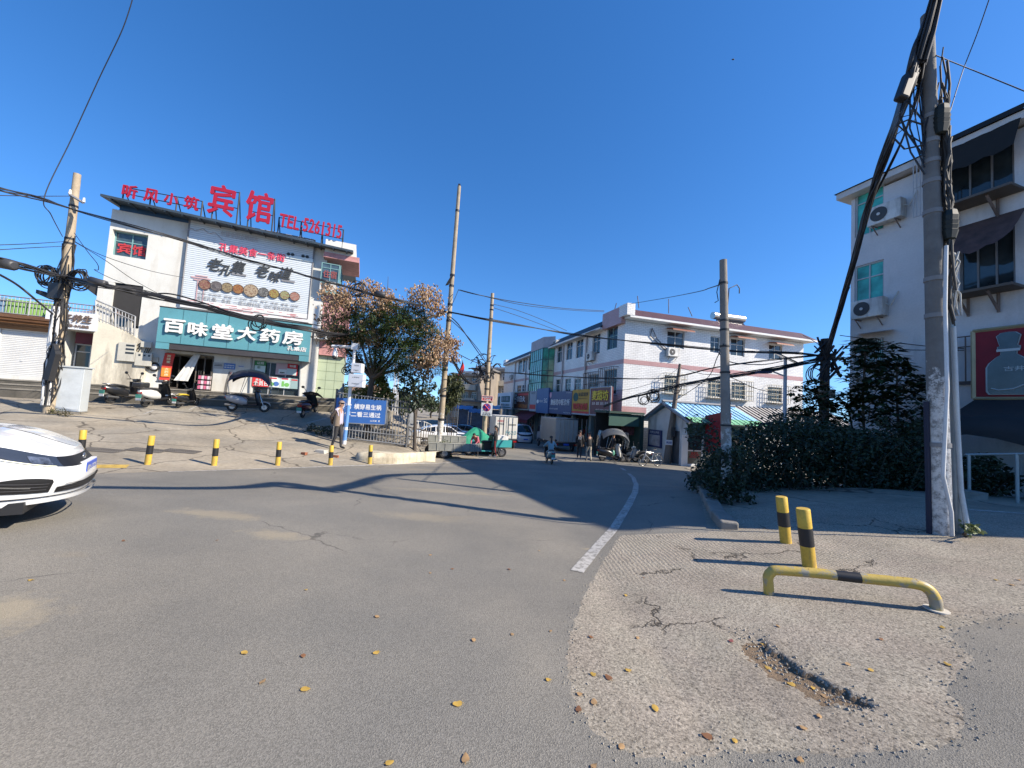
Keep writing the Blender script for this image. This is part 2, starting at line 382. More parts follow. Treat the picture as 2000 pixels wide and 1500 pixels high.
TR=[G(u,v).to_2d() for u,v in((1474,1226),(1488,1248),(1502,1266),(1530,1286),(1560,1306),(1590,1318),(1622,1340),(1655,1350),(1690,1374),(1704,1384))]
def trench(x,y):
    p=V((x,y)); best=(9,0,0); tot=len(TR)-1
    for i in range(tot):
        a,b=TR[i],TR[i+1]; d=b-a; t=max(0,min(1,(p-a).dot(d)/d.length_squared)); q=a+d*t; dd=(p-q).length
        if dd<best[0]:
            s=d.x*(p.y-a.y)-d.y*(p.x-a.x); best=(dd,-1 if s>0 else 1,(i+t)/tot)
    dd,sd,u=best
    if dd>.5: return 0
    dd+=.05*noise.noise(V((x*9,y*9,1)))+.028*noise.noise(V((x*38,y*38,2)))
    env=min(1,u*5,(1-u)*7+.1); wid=.16+.24*math.sin(math.pi*min(1,u*1.05))
    if sd<0: k=1-sst(-.01,.04,dd)
    else: k=(1-sst(.01,wid,dd))**1.4
    return -.036*env*k
def hmesh(x,y):
    z=hz(x,y)
    if .3<x<6 and .6<y<6.5:
        z+=.012*noise.noise(V((x*1.3,y*1.3,3)))+.005*noise.noise(V((x*6,y*6,7)))
        if .6<x<2.9 and 1.2<y<3.6: z+=trench(x,y)
    elif y<30: z+=.02*noise.noise(V((x*.5,y*.5,3)))*sst(30,12,y) if False else 0
    return z
def make_ground():
    pts=[];edges=[]
    def loop(l):
        o=len(pts); pts.extend(l); edges.extend((o+i,o+(i+1)%len(l)) for i in range(len(l)))
    loop(road); loop(pav)
    rr=random.Random(5)
    def gridpts(x0,x1,y0,y1,s,skip=None):
        y=y0
        while y<=y1:
            x=x0
            while x<=x1:
                if not(skip and skip[0]<x<skip[1] and skip[2]<y<skip[3]): pts.append(V((x+rr.uniform(-.2,.2)*s,y+rr.uniform(-.2,.2)*s)))
                x+=s
            y+=s
    gridpts(.95,2.35,1.5,3.1,.016); gridpts(.2,6,1,6.5,.11,(.95,2.35,1.5,3.1)); gridpts(-16,14,.2,24,.5,(.2,6,1,6.5)); gridpts(-40,30,-14,90,2.,(-16,14,.2,24))
    gridpts(-100,100,-30,180,10.,(-40,30,-14,90)); gridpts(-1600,1600,-1600,1600,160.,(-100,100,-30,180))
    vs,es,fs,_,_,_=delaunay_2d_cdt(pts,edges,[],0,1e-5)
    zs=[hmesh(*p) for p in vs]; cls={'ground':[],'road':[],'pavement':[]}; soil=set()
    bb=lambda l:(min(p.x for p in l),max(p.x for p in l),min(p.y for p in l),max(p.y for p in l)); b1,b2=bb(pav),bb(road)
    for f in fs:
        c=sum((vs[i] for i in f),V((0,0)))/len(f)
        k='ground'
        if b1[0]<c.x<b1[1] and b1[2]<c.y<b1[3] and inpoly(c,pav): k='pavement'
        elif b2[0]<c.x<b2[1] and b2[2]<c.y<b2[3] and inpoly(c,road): k='road'
        cls[k].append(f)
    V3=[V((p.x,p.y,z)) for p,z in zip(vs,zs)]
    mats={'ground':[plazamat()],'road':[asphaltmat()],'pavement':[concretemat(),soilmat()]}
    for k,l in cls.items():
        mb=MB(); idx={}
        for f in l:
            q=[]
            for i in f:
                if i not in idx: idx[i]=len(mb.v); mb.v.append(V3[i])
                q.append(idx[i])
            if V3[f[0]].x*0==0 and (V3[f[1]]-V3[f[0]]).cross(V3[f[2]]-V3[f[0]]).z<0: q=q[::-1]
            c=sum((V3[i] for i in f),V((0,0,0)))/3
            mi=1 if (k=='pavement' and .95<c.x<2.35 and 1.5<c.y<3.1 and trench(c.x,c.y)<-.010+.008*noise.noise(V((c.x*20,c.y*20,0)))) else 0
            mb.f.append(q); mb.m.append(mi); mb.s.append(True)
        o=mb.build(k,mats[k]); tag(o,kind='structure')
    return BVHTree.FromPolygons(V3,[tuple(f) for f in fs])
BV=make_ground()
def gz(x,y):
    h=BV.ray_cast(V((x,y,20)),V((0,0,-1)))
    return h[0].z if h[0] else hz(x,y)
def GP(u,v):
    p=G(u,v); p.z=gz(p.x,p.y); return p
def strip(name,px,width,mat,z=.006,step=.15,kind='structure',label=None):
    pts=path(px,step); mb=MB(); rows=[]
    for i,p in enumerate(pts):
        a=pts[max(i-1,0)]; b=pts[min(i+1,len(pts)-1)]; d=(b-a).normalized(); n=V((-d.y,d.x))
        row=[]
        for s in(-.5,-.17,.17,.5):
            q=p+n*width*s; row.append(V((q.x,q.y,gz(q.x,q.y)+z)))
        rows.append(row)
    mb.grid(rows); o=mb.build(name,mat); tag(o,kind=kind); return o
def paintmat():
    mt,t,p=nodes('worn_road_paint'); L=t.links.new; tc=N(t,'TexCoord').outputs['Object']
    n=noi(t,tc,14,6,.75); k=ramp(t,n,(.40,.54),(0,1)); col=mixc(t,k,(.2,.19,.17),(.44,.42,.385))
    g=ramp(t,noi(t,tc,1.5,4),(.3,.7),(.8,1.1)); cc=N(t,'CombineColor')
    for i in range(3): L(g,cc.inputs[i])
    L(mixc(t,1.,col,cc.outputs[0],'MULTIPLY'),p.inputs['Base Color']); p.inputs['Roughness'].default_value=.8; return mt
PAINT=paintmat()
strip('road_edge_line',[(328,922),(560,914.5),(850,906),(905,901),(940,895.5),(972,889)],.11,PAINT)
strip('road_edge_line',[(1127,1117),(1160,1077),(1200,1031),(1228,986),(1240.5,962),(1242.5,946),(1237,933),(1228,925)],.155,PAINT,step=.05)
strip('road_dash_line',[(1213,914),(1221,919)],.16,PAINT)
strip('side_road_line',[(1892,996),(2010,1004)],.1,PAINT)
for a,b in(((370,800),(432,791)),((505,832),(560,826)),((282,808),(300,802)),((600,826),(640,816))):
    strip('parking_line',[a,b],.09,PAINT)
strip('yellow_ramp_paint',[(150,913),(200,911),(250,911)],.42,M('worn_yellow_paint',(.42,.28,.06),v=.3,vs=6,f=.25,fs=60),step=.1)

# crumbs of broken concrete and grit along the ragged edges
rr=random.Random(77); mb=MB()
edge=path(PAV_NEAR,.04,.03,9)
def stone(x,y,s):
    c=V((x,y,gz(x,y)+s*.25)); vs=[c+V((rr.uniform(.6,1)*s*dx,rr.uniform(.6,1)*s*dy,rr.uniform(.5,.9)*s*dz)) for dx,dy,dz in((1,0,0),(-1,0,0),(0,1,0),(0,-1,0),(0,0,1),(0,0,-.6))]
    mb.add(vs,[(0,2,4),(2,1,4),(1,3,4),(3,0,4),(2,0,5),(1,2,5),(3,1,5),(0,3,5)])
for p in edge:
    for k in range(3): q=p+V((rr.gauss(0,.05),rr.gauss(0,.05))); stone(q.x,q.y,rr.uniform(.003,.011))
for i in range(260): k=rr.randrange(len(TR)-1); q=TR[k].lerp(TR[k+1],rr.random())+V((rr.gauss(-.06,.07),rr.gauss(-.03,.07))); stone(q.x,q.y,rr.uniform(.004,.016))
for i in range(300): q=G(rr.uniform(1120,1950),rr.uniform(1060,1480)); stone(q.x,q.y,rr.uniform(.002,.007))
o=mb.build('gravel',[M('gravel_grey',(.27,.245,.2),v=.4,vs=30)]); tag(o,'loose grit and crumbs along the broken concrete edges','gravel',None,'stuff')
# ---------------------------------------------------------------- facades
class Fac:
    def __init__(s,root,org,ux,n): s.root=root; s.org=V(org); s.ux=V(ux); s.n=V(n)
    def pt(s,x,z,o=0): return s.org+s.ux*x+s.n*o+V((0,0,z))
    def px(s,u,v,o=0):
        mi=Matrix.LocRotScale(s.root.location,s.root.rotation_euler,None).inverted()
        e=mi@EYE; d=mi.to_3x3()@ray(u,v); q=s.org+s.n*o
        t=(q-e).dot(s.n)/d.dot(s.n); p=e+d*t-s.org
        return p.dot(s.ux),p.z
    def rc(s,u0,v0,u1,v1,o=0):
        a=s.px(u0,v0,o); b=s.px(u1,v1,o); return min(a[0],b[0]),max(a[0],b[0]),min(a[1],b[1]),max(a[1],b[1])
    def wall(s,mb,x0,x1,z0,z1,holes=(),depth=.2,mi=0,o=0):
        xs=sorted({x0,x1,*[min(max(h[i],x0),x1) for h in holes for i in(0,1)]}); zs=sorted({z0,z1,*[min(max(h[i],z0),z1) for h in holes for i in(2,3)]})
        for i in range(len(xs)-1):
            for j in range(len(zs)-1):
                cx=(xs[i]+xs[i+1])/2; cz=(zs[j]+zs[j+1])/2
                if any(h[0]<cx<h[1] and h[2]<cz<h[3] for h in holes): continue
                mb.quad(s.pt(xs[i],zs[j],o),s.pt(xs[i+1],zs[j],o),s.pt(xs[i+1],zs[j+1],o),s.pt(xs[i],zs[j+1],o),mi)
        for h in holes:
            a,b,c,d=h[:4]; dp=h[4] if len(h)>4 else depth
            for p,q in(((a,c),(b,c)),((b,c),(b,d)),((b,d),(a,d)),((a,d),(a,c))):
                mb.quad(s.pt(*p,o),s.pt(*p,o-dp),s.pt(*q,o-dp),s.pt(*q,o),mi)
            if len(h)<6: mb.quad(s.pt(a,c,o-dp),s.pt(b,c,o-dp),s.pt(b,d,o-dp),s.pt(a,d,o-dp),mi)
    def box(s,mb,x0,x1,z0,z1,o0,o1,mi=0):
        c=[s.pt(x,z,o) for o in(o0,o1) for z in(z0,z1) for x in(x0,x1)]
        mb.add(c,[(0,1,3,2),(4,6,7,5),(0,4,5,1),(2,3,7,6),(0,2,6,4),(1,5,7,3)],mi)
    def window(s,parent,r,cols=2,rows=(.68,),o=-.1,fw=.05,fm=None,gm=None,name='window'):
        x0,x1,z0,z1=r[:4]; mb=MB(); fm=fm or M('window_frame_white',(.62,.64,.63),r=.5); gm=gm or glassmat('dark_glass',(.025,.035,.04))
        s.box(mb,x0,x0+fw,z0,z1,o,o+.05); s.box(mb,x1-fw,x1,z0,z1,o,o+.05); s.box(mb,x0+fw,x1-fw,z0,z0+fw,o,o+.05); s.box(mb,x0+fw,x1-fw,z1-fw,z1,o,o+.05)
        for i in range(1,cols):
            x=x0+(x1-x0)*i/cols; s.box(mb,x-fw*.4,x+fw*.4,z0+fw,z1-fw,o+.003,o+.042)
        for k in rows:
            z=z0+(z1-z0)*k; s.box(mb,x0+fw,x1-fw,z-fw*.4,z+fw*.4,o+.006,o+.046)
        w=mb.build(name,fm,parent)
        g=MB(); 
        rr=[0,*rows,1]
        for i in range(cols):
            for j in range(len(rr)-1):
                xa=x0+(x1-x0)*i/cols+.01; xb=x0+(x1-x0)*(i+1)/cols-.01; za=z0+(z1-z0)*rr[j]+.01; zb=z0+(z1-z0)*rr[j+1]-.01
                k=rnd.uniform(-.006,.006)
                g.quad(s.pt(xa,za,o+.012+k),s.pt(xb,za,o+.012-k),s.pt(xb,zb,o+.016-k),s.pt(xa,zb,o+.016+k))
        g.build('pane',gm,w); return w
    def text(s,mb,body,x,z,w,h,o,off=.02,thick=0,mi=0,sl=0): text(mb,body,s.pt(x,z,o),s.ux,V((0,0,1)),w,h,off,mi,thick,sl)
    def top(s,name,mb,mats,label,cat,group=None,at=None):
        """a thing that hangs on this facade: its mesh stays in world space"""
        r=thing(name,label,cat,s.root.location,s.root.rotation_euler.z,group); return r
def hang(f,name,label,cat,x,z,o=0,group=None):
    """root Empty at facade point with local x along wall, y into wall"""
    p=Matrix.LocRotScale(f.root.location,f.root.rotation_euler,None)@f.pt(x,z,o)
    ang=f.root.rotation_euler.z+math.atan2(f.ux.y,f.ux.x)
    return thing(name,label,cat,p,ang,group)
def acunit(f,x,z,o,label,w=.86,h=.58,pipe=True,group='air conditioner outdoor units'):
    t=hang(f,'air_conditioner',label,'air conditioner',x,z,o,group)
    mb=MB(); mb.box((-w/2,-.3,0),(w/2,0,h)); b=mb.build('casing',M('ac_plastic',(.6,.59,.55),r=.5,v=.1,dirt=(3,.5,.5)),t,bevel=.02)
    g=MB(); Rx=Matrix.Rotation(RAD(90),3,'X'); cx=-w*.14
    for R_ in(.24,.19,.14,.09): g.torus((cx,-.31,h/2),R_,.008,Rx,20,4)
    g.cyl((cx,-.305,h/2),(cx,-.315,h/2),.235,n=24)
    fr=g.build('fan_grille',M('ac_dark_grille',(.05,.05,.05),r=.6),t)
    k=MB(); k.cyl((cx,-.314,h/2),(cx,-.33,h/2),.05,n=12); k.build('hub',M('ac_plastic',(.6,.59,.55)),fr)
    q=MB()
    for sx in(-.32,.32): q.bar((sx,0,-.03),(sx,-.34,-.03),.035); q.bar((sx,0,-.3),(sx,-.3,-.03),.03)
    q.build('bracket',M('rusty_bracket',(.16,.12,.1),v=.3),t)
    if pipe:
        pp=MB(); pp.tube([(w/2,-.12,h*.6),(w/2+.12,-.1,h*.5),(w/2+.22,-.05,h*.9),(w/2+.25,.04,h*1.2)],.022); pp.build('pipe',M('pipe_wrap',(.5,.48,.42)),t)
    return t
white=M('white_plaster',(.58,.575,.53),v=.1,vs=.8,f=.05,fs=20,b=.15,bs=25,dirt=(.9,.5,.5),dirtc=(.36,.31,.24))
# ================================================================ corner hotel building (left)
lb0=P(365,740,21.)
LB=thing('corner_building','white three storey building with dark blue roof and red rooftop characters','building',(lb0.x,lb0.y,0),math.atan2(.3665,.93))
LF=Fac(LB,(0,0,0),(1,0,0),(0,-1,0))
zfl=LF.px(565,773,.95)[1]; print('ZFL',zfl,tuple(lb0))                     # floor level
xl=LF.px(205,520)[0]; xr=LF.px(634,560)[0]; ztop=LF.px(222,408)[1]
win3=LF.rc(219,447,284,507); ter=LF.rc(206,549,270,642); door=LF.rc(325,688,411,764); door=(*door[:2],zfl,door[3],3.2); shw=LF.rc(497,704,583,775)
mb=MB(); LF.wall(mb,xl,xr,zfl-.6,ztop,[(xl+.12,win3[1],win3[2],win3[3],.35),(xl,ter[1],ter[2],ter[3],0,1),door,(*shw,.9)])
D=9.
for za_,zb_,oa_ in((zfl-.6,ter[2],0),(ter[2],ter[3],-3.2),(ter[3],ztop,0)): mb.quad(LF.pt(xl,za_,oa_),LF.pt(xl,zb_,oa_),LF.pt(xl,zb_,-D),LF.pt(xl,za_,-D))
mb.quad(LF.pt(ter[1],ter[2]),LF.pt(ter[1],ter[2],-3.2),LF.pt(ter[1],ter[3],-3.2),LF.pt(ter[1],ter[3])); mb.quad(LF.pt(xl,ter[2],-3.2),LF.pt(ter[1],ter[2],-3.2),LF.pt(ter[1],ter[3],-3.2),LF.pt(xl,ter[3],-3.2)) if False else None; mb.quad(LF.pt(xr,zfl-.6),LF.pt(xr,zfl-.6,-D),LF.pt(xr,ztop,-D),LF.pt(xr,ztop))
mb.quad(LF.pt(xl,zfl-.6,-D),LF.pt(xl,ztop,-D),LF.pt(xr,ztop,-D),LF.pt(xr,zfl-.6,-D))
mb.build('wall',white,LB)
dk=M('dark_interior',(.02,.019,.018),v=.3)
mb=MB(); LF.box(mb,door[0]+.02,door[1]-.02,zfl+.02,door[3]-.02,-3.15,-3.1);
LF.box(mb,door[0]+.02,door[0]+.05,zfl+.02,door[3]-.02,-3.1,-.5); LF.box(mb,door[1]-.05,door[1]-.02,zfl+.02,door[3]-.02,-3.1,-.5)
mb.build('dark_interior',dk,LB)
# roof, with the blue wall under it
ea=LF.px(196,378,.95); eb=LF.px(690,489,.95)
mb=MB(); sl=(eb[1]-ea[1])/(eb[0]-ea[0])
mb.add([LF.pt(ea[0],ea[1],.95),LF.pt(eb[0],eb[1],.95),LF.pt(eb[0],eb[1]+1.0,-D-.5),LF.pt(ea[0],ea[1]+1.0,-D-.5),LF.pt(ea[0],ea[1]-.12,.95),LF.pt(eb[0],eb[1]-.12,.95),LF.pt(eb[0],eb[1]+.88,-D-.5),LF.pt(ea[0],ea[1]+.88,-D-.5)],[(0,1,2,3),(4,7,6,5),(0,4,5,1),(2,6,7,3),(1,5,6,2),(0,3,7,4)])
for k in range(16):
    x=ea[0]+(eb[0]-ea[0])*(k+.5)/16; z=ea[1]+sl*(x-ea[0]); mb.bar(LF.pt(x,z-.15,.93),LF.pt(x,z-.08,0),.06)
mb.build('roof',M('dark_blue_roof_metal',(.035,.05,.065),r=.45,v=.2),LB)
mb=MB(); z1=LF.px(225,396)[1]
x1=LF.px(640,487)[0]; mb.add([LF.pt(xl+.3,ztop-.02,.03),LF.pt(x1,ztop-.02,.03),LF.pt(x1,LF.px(640,478)[1],.03),LF.pt(xl+.3,ea[1]-.05,.03)],[(0,1,2,3)])
mb.quad(LF.pt(xl+.3,ztop-.02,.03),LF.pt(xl+.3,ea[1]-.05,.03),LF.pt(xl+.3,ea[1]+.6,-D),LF.pt(xl+.3,ztop-.02,-D))
mb.build('roof_gable_panel',M('navy_panel',(.02,.075,.17),r=.5),LB)
# corner window with frame
w3=(xl+.12,win3[1],win3[2],win3[3]); LF.window(LB,w3,2,(.62,),-.3,.06,M('teal_frame',(.16,.3,.3),r=.5),glassmat('window_glass_blue',(.05,.08,.1),r=.03))
mb=MB(); cx=(w3[0]+w3[1])/2; LF.text(mb,'宾馆',cx+.02,w3[2]+.5*(w3[3]-w3[2])*.72,.82*(w3[1]-w3[0]),.42*(w3[3]-w3[2]),-.235,.03); mb.build('window_lettering',M('red_film',(.42,.03,.04)),LB)
# parapet slab under terrace opening, columns, stair soffit
mb=MB(); a=LF.px(158,556); b=LF.px(271,640)
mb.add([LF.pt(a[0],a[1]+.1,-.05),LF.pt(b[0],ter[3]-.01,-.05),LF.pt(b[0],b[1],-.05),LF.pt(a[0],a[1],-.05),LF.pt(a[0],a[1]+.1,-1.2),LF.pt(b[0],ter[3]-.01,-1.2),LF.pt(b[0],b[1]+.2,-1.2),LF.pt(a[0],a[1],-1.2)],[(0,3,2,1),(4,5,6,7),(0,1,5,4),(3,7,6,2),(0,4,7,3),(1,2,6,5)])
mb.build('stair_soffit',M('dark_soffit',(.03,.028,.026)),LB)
mb=MB(); r=LF.rc(194,552,213,642); LF.box(mb,r[0],r[1],r[2]-.2,r[3]+.1,-.35,.06); mb.build('column',white,LB)
# right hand bay, pink and glazed
mb=MB(); pink=M('pink_tiles',(.45,.22,.21),v=.2,vs=3,f=.2,fs=30,dirt=(1.2,.58,.4)); xb=LF.px(686,560)[0]
zb1=LF.px(660,578)[1]; zb0=LF.px(640,694)[1]
LF.box(mb,xr+.02,xb,zb0,zb1,-2.4,-.02); mb.build('pink_cladding',pink,LB); mb=MB(); LF.box(mb,xr-.15,xb+.35,LF.px(640,508)[1],LF.px(640,498)[1],-2.6,.55); mb.build('pink_eave',pink,LB)
mb=MB(); LF.box(mb,xr-.12,xb+.1,LF.px(625,500)[1]+.02,LF.px(625,470)[1],-2.5,.5); mb.build('roof_parapet',white,LB)
mb=MB(); LF.box(mb,xr+.02,xb-.1,zb1,zb1+.12,-2.2,.45,0); mb.build('bay_sill',M('teal_frame',(.16,.3,.3)),LB)
bw=(LF.px(628,520,.4)[0],LF.px(664,520,.4)[0],LF.px(640,553,.4)[1],LF.px(640,514,.4)[1])
LF.window(LB,bw,2,(.75,),.38,.05,M('teal_frame',(.16,.3,.3)),glassmat('window_glass_blue',(.05,.08,.1)))
SF=Fac(LB,LF.pt(bw[1]+.02,0,.40),(0,1,0),(1,0,0)); SF.window(LB,(0.02,2.2,bw[2],bw[3]),3,(.75,),0,.05,M('teal_frame',(.16,.3,.3)),glassmat('window_glass_blue',(.05,.08,.1)))
mb=MB(); LF.text(mb,'住宿',(bw[0]+bw[1])/2,bw[2]+.45*(bw[3]-bw[2]),.75*(bw[1]-bw[0]),.38*(bw[3]-bw[2]),.446,.02); mb.build('window_lettering',M('faded_red_film',(.25,.06,.06)),LB)
# pale green ground floor panels on the right
mb=MB(); g0=LF.px(602,700)[0]; gx=LF.px(683,720)[0]
LF.box(mb,xr+.01,xb,zfl-.6,zb0-.02,-2.3,-.25); gm_=M('pale_green_panel',(.38,.44,.3),v=.08,r=.4)
mb.build('green_panel_wall',gm_,LB)
mb=MB()
for i in range(1,6): z=zfl+i*.55; LF.box(mb,xr+.01,xb,z-.01,z+.01,-.26,-.243)
for i in range(1,3): x=xr+(xb-xr)*i/3; LF.box(mb,x-.01,x+.01,zfl-.5,zb0-.05,-.262,-.2455)
mb.build('panel_seam',M('seam_grey_green',(.16,.2,.13)),LB)
# downpipes and conduit
mb=MB(); 
for u,v0,v1 in((492,693,780),(588,700,785)): a=LF.px(u,v0); b=LF.px(u-4,v1); mb.cyl(LF.pt(*a,.06),LF.pt(*b,.06),.05,n=8)
mb.build('downpipe',M('grey_pipe',(.32,.33,.33)),LB)
# ---- steps in front (one flight, part of the pavement in front of the shops)
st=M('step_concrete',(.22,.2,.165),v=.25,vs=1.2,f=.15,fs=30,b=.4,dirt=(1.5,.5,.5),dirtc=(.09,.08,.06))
s=thing('entrance_steps','three long worn concrete steps in front of the shop fronts','steps',LB.location,LB.rotation_euler.z)
x0=LF.px(-330,760)[0]; x1=xb-.3
for k,(o,dz) in enumerate(((1.25,0),(1.62,-.2),(2.0,-.4))):
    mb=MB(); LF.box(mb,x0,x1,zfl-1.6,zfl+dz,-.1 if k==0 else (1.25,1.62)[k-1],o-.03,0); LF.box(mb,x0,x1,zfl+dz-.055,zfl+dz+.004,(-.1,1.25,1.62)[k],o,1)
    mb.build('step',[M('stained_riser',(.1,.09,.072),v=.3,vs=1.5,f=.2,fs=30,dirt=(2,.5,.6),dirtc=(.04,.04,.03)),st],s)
# ---- shop window with posters
mb=MB(); LF.box(mb,shw[0]+.01,shw[1]-.01,shw[2]+.01,shw[3]-.01,-.88,-.85); mb.build('shop_display_back',M('dark_shelves',(.05,.06,.075),v=.5,vs=3),LB)
LF.window(LB,shw,3,(),-.12,.05,M('steel_frame',(.4,.41,.42),r=.4),clearmat('shop_glass',(.05,.07,.08),.45),'shop_window')
def poster(px,bg,label,items=(),o=.02,f=LF):
    r=f.rc(*px,o); t=hang(f,'poster',label,'poster',(r[0]+r[1])/2,r[2],o,'posters on the pharmacy front'); w=r[1]-r[0];h=r[3]-r[2]
    mb=MB(); mb.box((-w/2,-.012,0),(w/2,.0,h)); mb.build('sheet',M(*bg,v=.05),t)
    for kind,x,z,a,b,c in items:
        q=MB()
        if kind=='b': q.box((x*w-a*w/2,-.017,z*h-b*h/2),(x*w+a*w/2,-.0125,z*h+b*h/2))
        elif kind=='o':
            q.prism([(a*w/2*math.cos(i*math.pi/12),a*w/2*math.sin(i*math.pi/12)*b) for i in range(24)],Matrix.Translation((x*w,-.0125,z*h))@Matrix.Rotation(RAD(90),4,'X'),.004)
        else: text(q,kind,(x*w,-.0175,z*h),(1,0,0),(0,0,1),a*w,b*h,.03)
        q.build('print' if kind in 'bo' else 'lettering',M(*c,v=.05),t)
    return t
RED=('poster_red',(.55,.03,.035)); GRN=('poster_green',(.04,.2,.07)); WH=('poster_white',(.62,.68,.66)); PALE=('poster_pale_green',(.5,.62,.6)); LG=('print_leaf_green',(.15,.42,.1)); BL=('print_blue',(.06,.15,.42)); PK=('poster_pinkish',(.5,.36,.38))
poster((498,704,518,731),GRN,'green and white poster in the top left of the pharmacy window',[('b',0,.33,.92,.62,PALE),('证照',0,.83,.62,.2,WH),('b',-.1,.5,.25,.18,GRN),('b',0,.18,.7,.03,GRN)])
poster((540,709,560,733),PK,'pinkish poster in the top middle of the pharmacy window',[('b',.1,.3,.7,.4,WH),('b',.1,.2,.45,.12,('print_dark',(.05,.05,.06)))])
poster((561,710,580,734),RED,'red topped poster in the top right of the pharmacy window',[('b',-.03,.3,.9,.56,PALE),('特惠',.05,.8,.6,.22,WH),('o',.1,.3,.5,.8,BL)])
poster((494,733,525,756),RED,'red sale poster below the green one in the pharmacy window',[('会员日',.0,.3,.85,.45,WH),('周五 周六',.05,.63,.75,.18,WH),('b',.2,.88,.4,.1,('print_orange',(.7,.3,.05)))])
poster((525,735,546,757),WH,'white product poster right of the red sale poster',[('o',-.15,.3,.4,.8,LG),('o',.18,.33,.5,.9,BL),('b',-.1,.85,.6,.12,RED)])
poster((547,737,567,759),PALE,'pale poster with green bottle under the pinkish poster',[('b',-.2,.4,.22,.5,LG),('o',.15,.33,.45,.9,LG),('b',-.05,.88,.6,.12,RED)])
poster((567,739,582,760),('poster_grey_green',(.27,.38,.38)),'grey green poster in the bottom right of the pharmacy window',[('b',0,.86,.7,.12,RED)])
poster((416,707,437,721),('plaque_steel',(.4,.39,.37)),'grey metal plaque beside the pharmacy door',[('b',0,.5,.7,.1,('print_dark',(.05,.05,.06))),('b',0,.7,.6,.06,('print_dark',(.05,.05,.06)))])
poster((437.5,709,459,722),('plaque_blue',(.06,.16,.42)),'blue plaque with white lettering beside the grey plaque',[('定点零售药店',0,.66,.85,.22,WH),('医保定点',0,.3,.85,.24,WH)])
poster((465,712.5,477,720),('plaque_white',(.55,.55,.52)),'small white notice right of the blue plaque',[('营业时间',0,.6,.8,.4,BL)])
# ---- pharmacy door leaves, banner, display rack
fr=M('bronze_door_frame',(.1,.085,.07),r=.4)
mb=MB()
for u0,u1 in((337,345),(386,410)):
    r=LF.rc(u0,694,u1,764); w=r[1]-r[0]
    for x in(r[0],r[1],(r[0]+r[1])/2 if w>.5 else r[1]): mb.bar(LF.pt(x,zfl+.02,.02),LF.pt(x,r[3],.02),.05)
    for z in(zfl+.05,zfl+.5,r[3]): mb.bar(LF.pt(r[0],z,.025),LF.pt(r[1],z,.025),.045)
mb.build('door',fr,LB)
r=LF.rc(373,692,388,746); mb=MB(); rows=[[LF.pt(r[1]-(.28+.34*k/10)*j/6-.42*k/10,r[3]-(r[3]-r[2])*k/10,.18+.05*math.sin(j*2.2)) for j in range(7)] for k in range(11)]
mb.grid(rows); mb.build('door_curtain',M('white_cloth',(.62,.61,.57)),LB)
r=LF.rc(322,689,336,743,.15); t=hang(LF,'banner','tall red and orange banner hanging beside the open pharmacy door','banner',(r[0]+r[1])/2,r[2],.15); w=r[1]-r[0];h=r[3]-r[2]
mb=MB(); mb.grid([[V((-w/2+w*i/4-.12*(1-k/8),.02*math.sin(k),h*k/8)) for i in range(5)] for k in range(9)]); mb.build('cloth',M('banner_red',(.6,.05,.035)),t)
mb=MB(); mb.box((-w/2-.05,-.03,h*.12),(w/2-.1,-.025,h*.45)); mb.build('orange_field',M('banner_orange',(.75,.24,.03)),t)
mb=MB(); text(mb,'大\n药\n房',(-.05,-.035,h*.3),(1,0,0),(0,0,1),w*.4,h*.3,.03); text(mb,'百\n味\n堂',(-.01,-.035,h*.78),(1,0,0),(0,0,1),w*.4,h*.3,.03); mb.build('lettering',M('banner_cream',(.8,.7,.4)),t)
r=LF.rc(386,726,411,766,.7); t=hang(LF,'display_rack','low wire rack of pink and white packets outside the pharmacy door','display rack',(r[0]+r[1])/2,zfl+.01,.75); w=(r[1]-r[0])*.8; h=r[3]-r[2]
mb=MB()
for x in(-w/2,w/2):
    for y in(0,.3): mb.bar((x,y,0),(x,y,h),.025)
for k in range(4): mb.box((-w/2,-.02,h*k/4+.05),(w/2,.3,h*k/4+.07))
mb.build('frame',M('black_metal',(.02,.02,.02),r=.5),t)
for k in range(3):
    mb=MB()
    for i in range(4): mb.box((-w/2+w*i/4+.015,-.015,h*k/4+.075),(-w/2+w*(i+1)/4-.01,.2,h*k/4+.05+h*.2),i%2)
    mb.build('packets',[M('packet_pink',(.5,.12,.2),v=.4,vs=12),M('packet_white',(.6,.5,.52),v=.3,vs=14)],t)
# ---- meter boxes and wires on the retaining wall
def cab(px,label,o=.27,d=.1,slots=None,name='meter_box',cat='meter box'):
    r=LF.rc(*px,o); t=hang(LF,name,label,cat,(r[0]+r[1])/2,r[2],o); w=r[1]-r[0];h=r[3]-r[2]
    mb=MB(); mb.box((-w/2,-d,0),(w/2,0,h)); mb.build('casing',M('cream_metal',(.48,.46,.39),r=.5,v=.08,dirt=(2,.55,.4)),t,bevel=.012)
    if slots:
        q=MB()
        for a,b in slots: q.box((a*w-.045,-d-.006,b*h-.05),(a*w+.045,-d+.0,b*h+.05))
        q.build('meter_window',M('meter_dark',(.03,.035,.04),r=.2),t)
    return t
cab((234,668,264,707),'large cream electric meter box with three rows of dials on stained wall',slots=[(x,z) for x in(.0,.12,.24,.36) for z in(.45,.65,.85)])
cab((267,688,296,716),'cream meter box with three dark dials beside the larger one',slots=[(-.25,.8),(.05,.8),(.33,.8)])
cab((277,667,297,680),'small blank white box fixed above the meter boxes')
cab((300,697,310,708),'small pale blue junction box beside the pharmacy door',o=.02)
r=LF.rc(296,711,309,723); t=hang(LF,'round_lamp','round white lamp with dark rim on wall beside pharmacy door','lamp',(r[0]+r[1])/2,(r[2]+r[3])/2,.02)
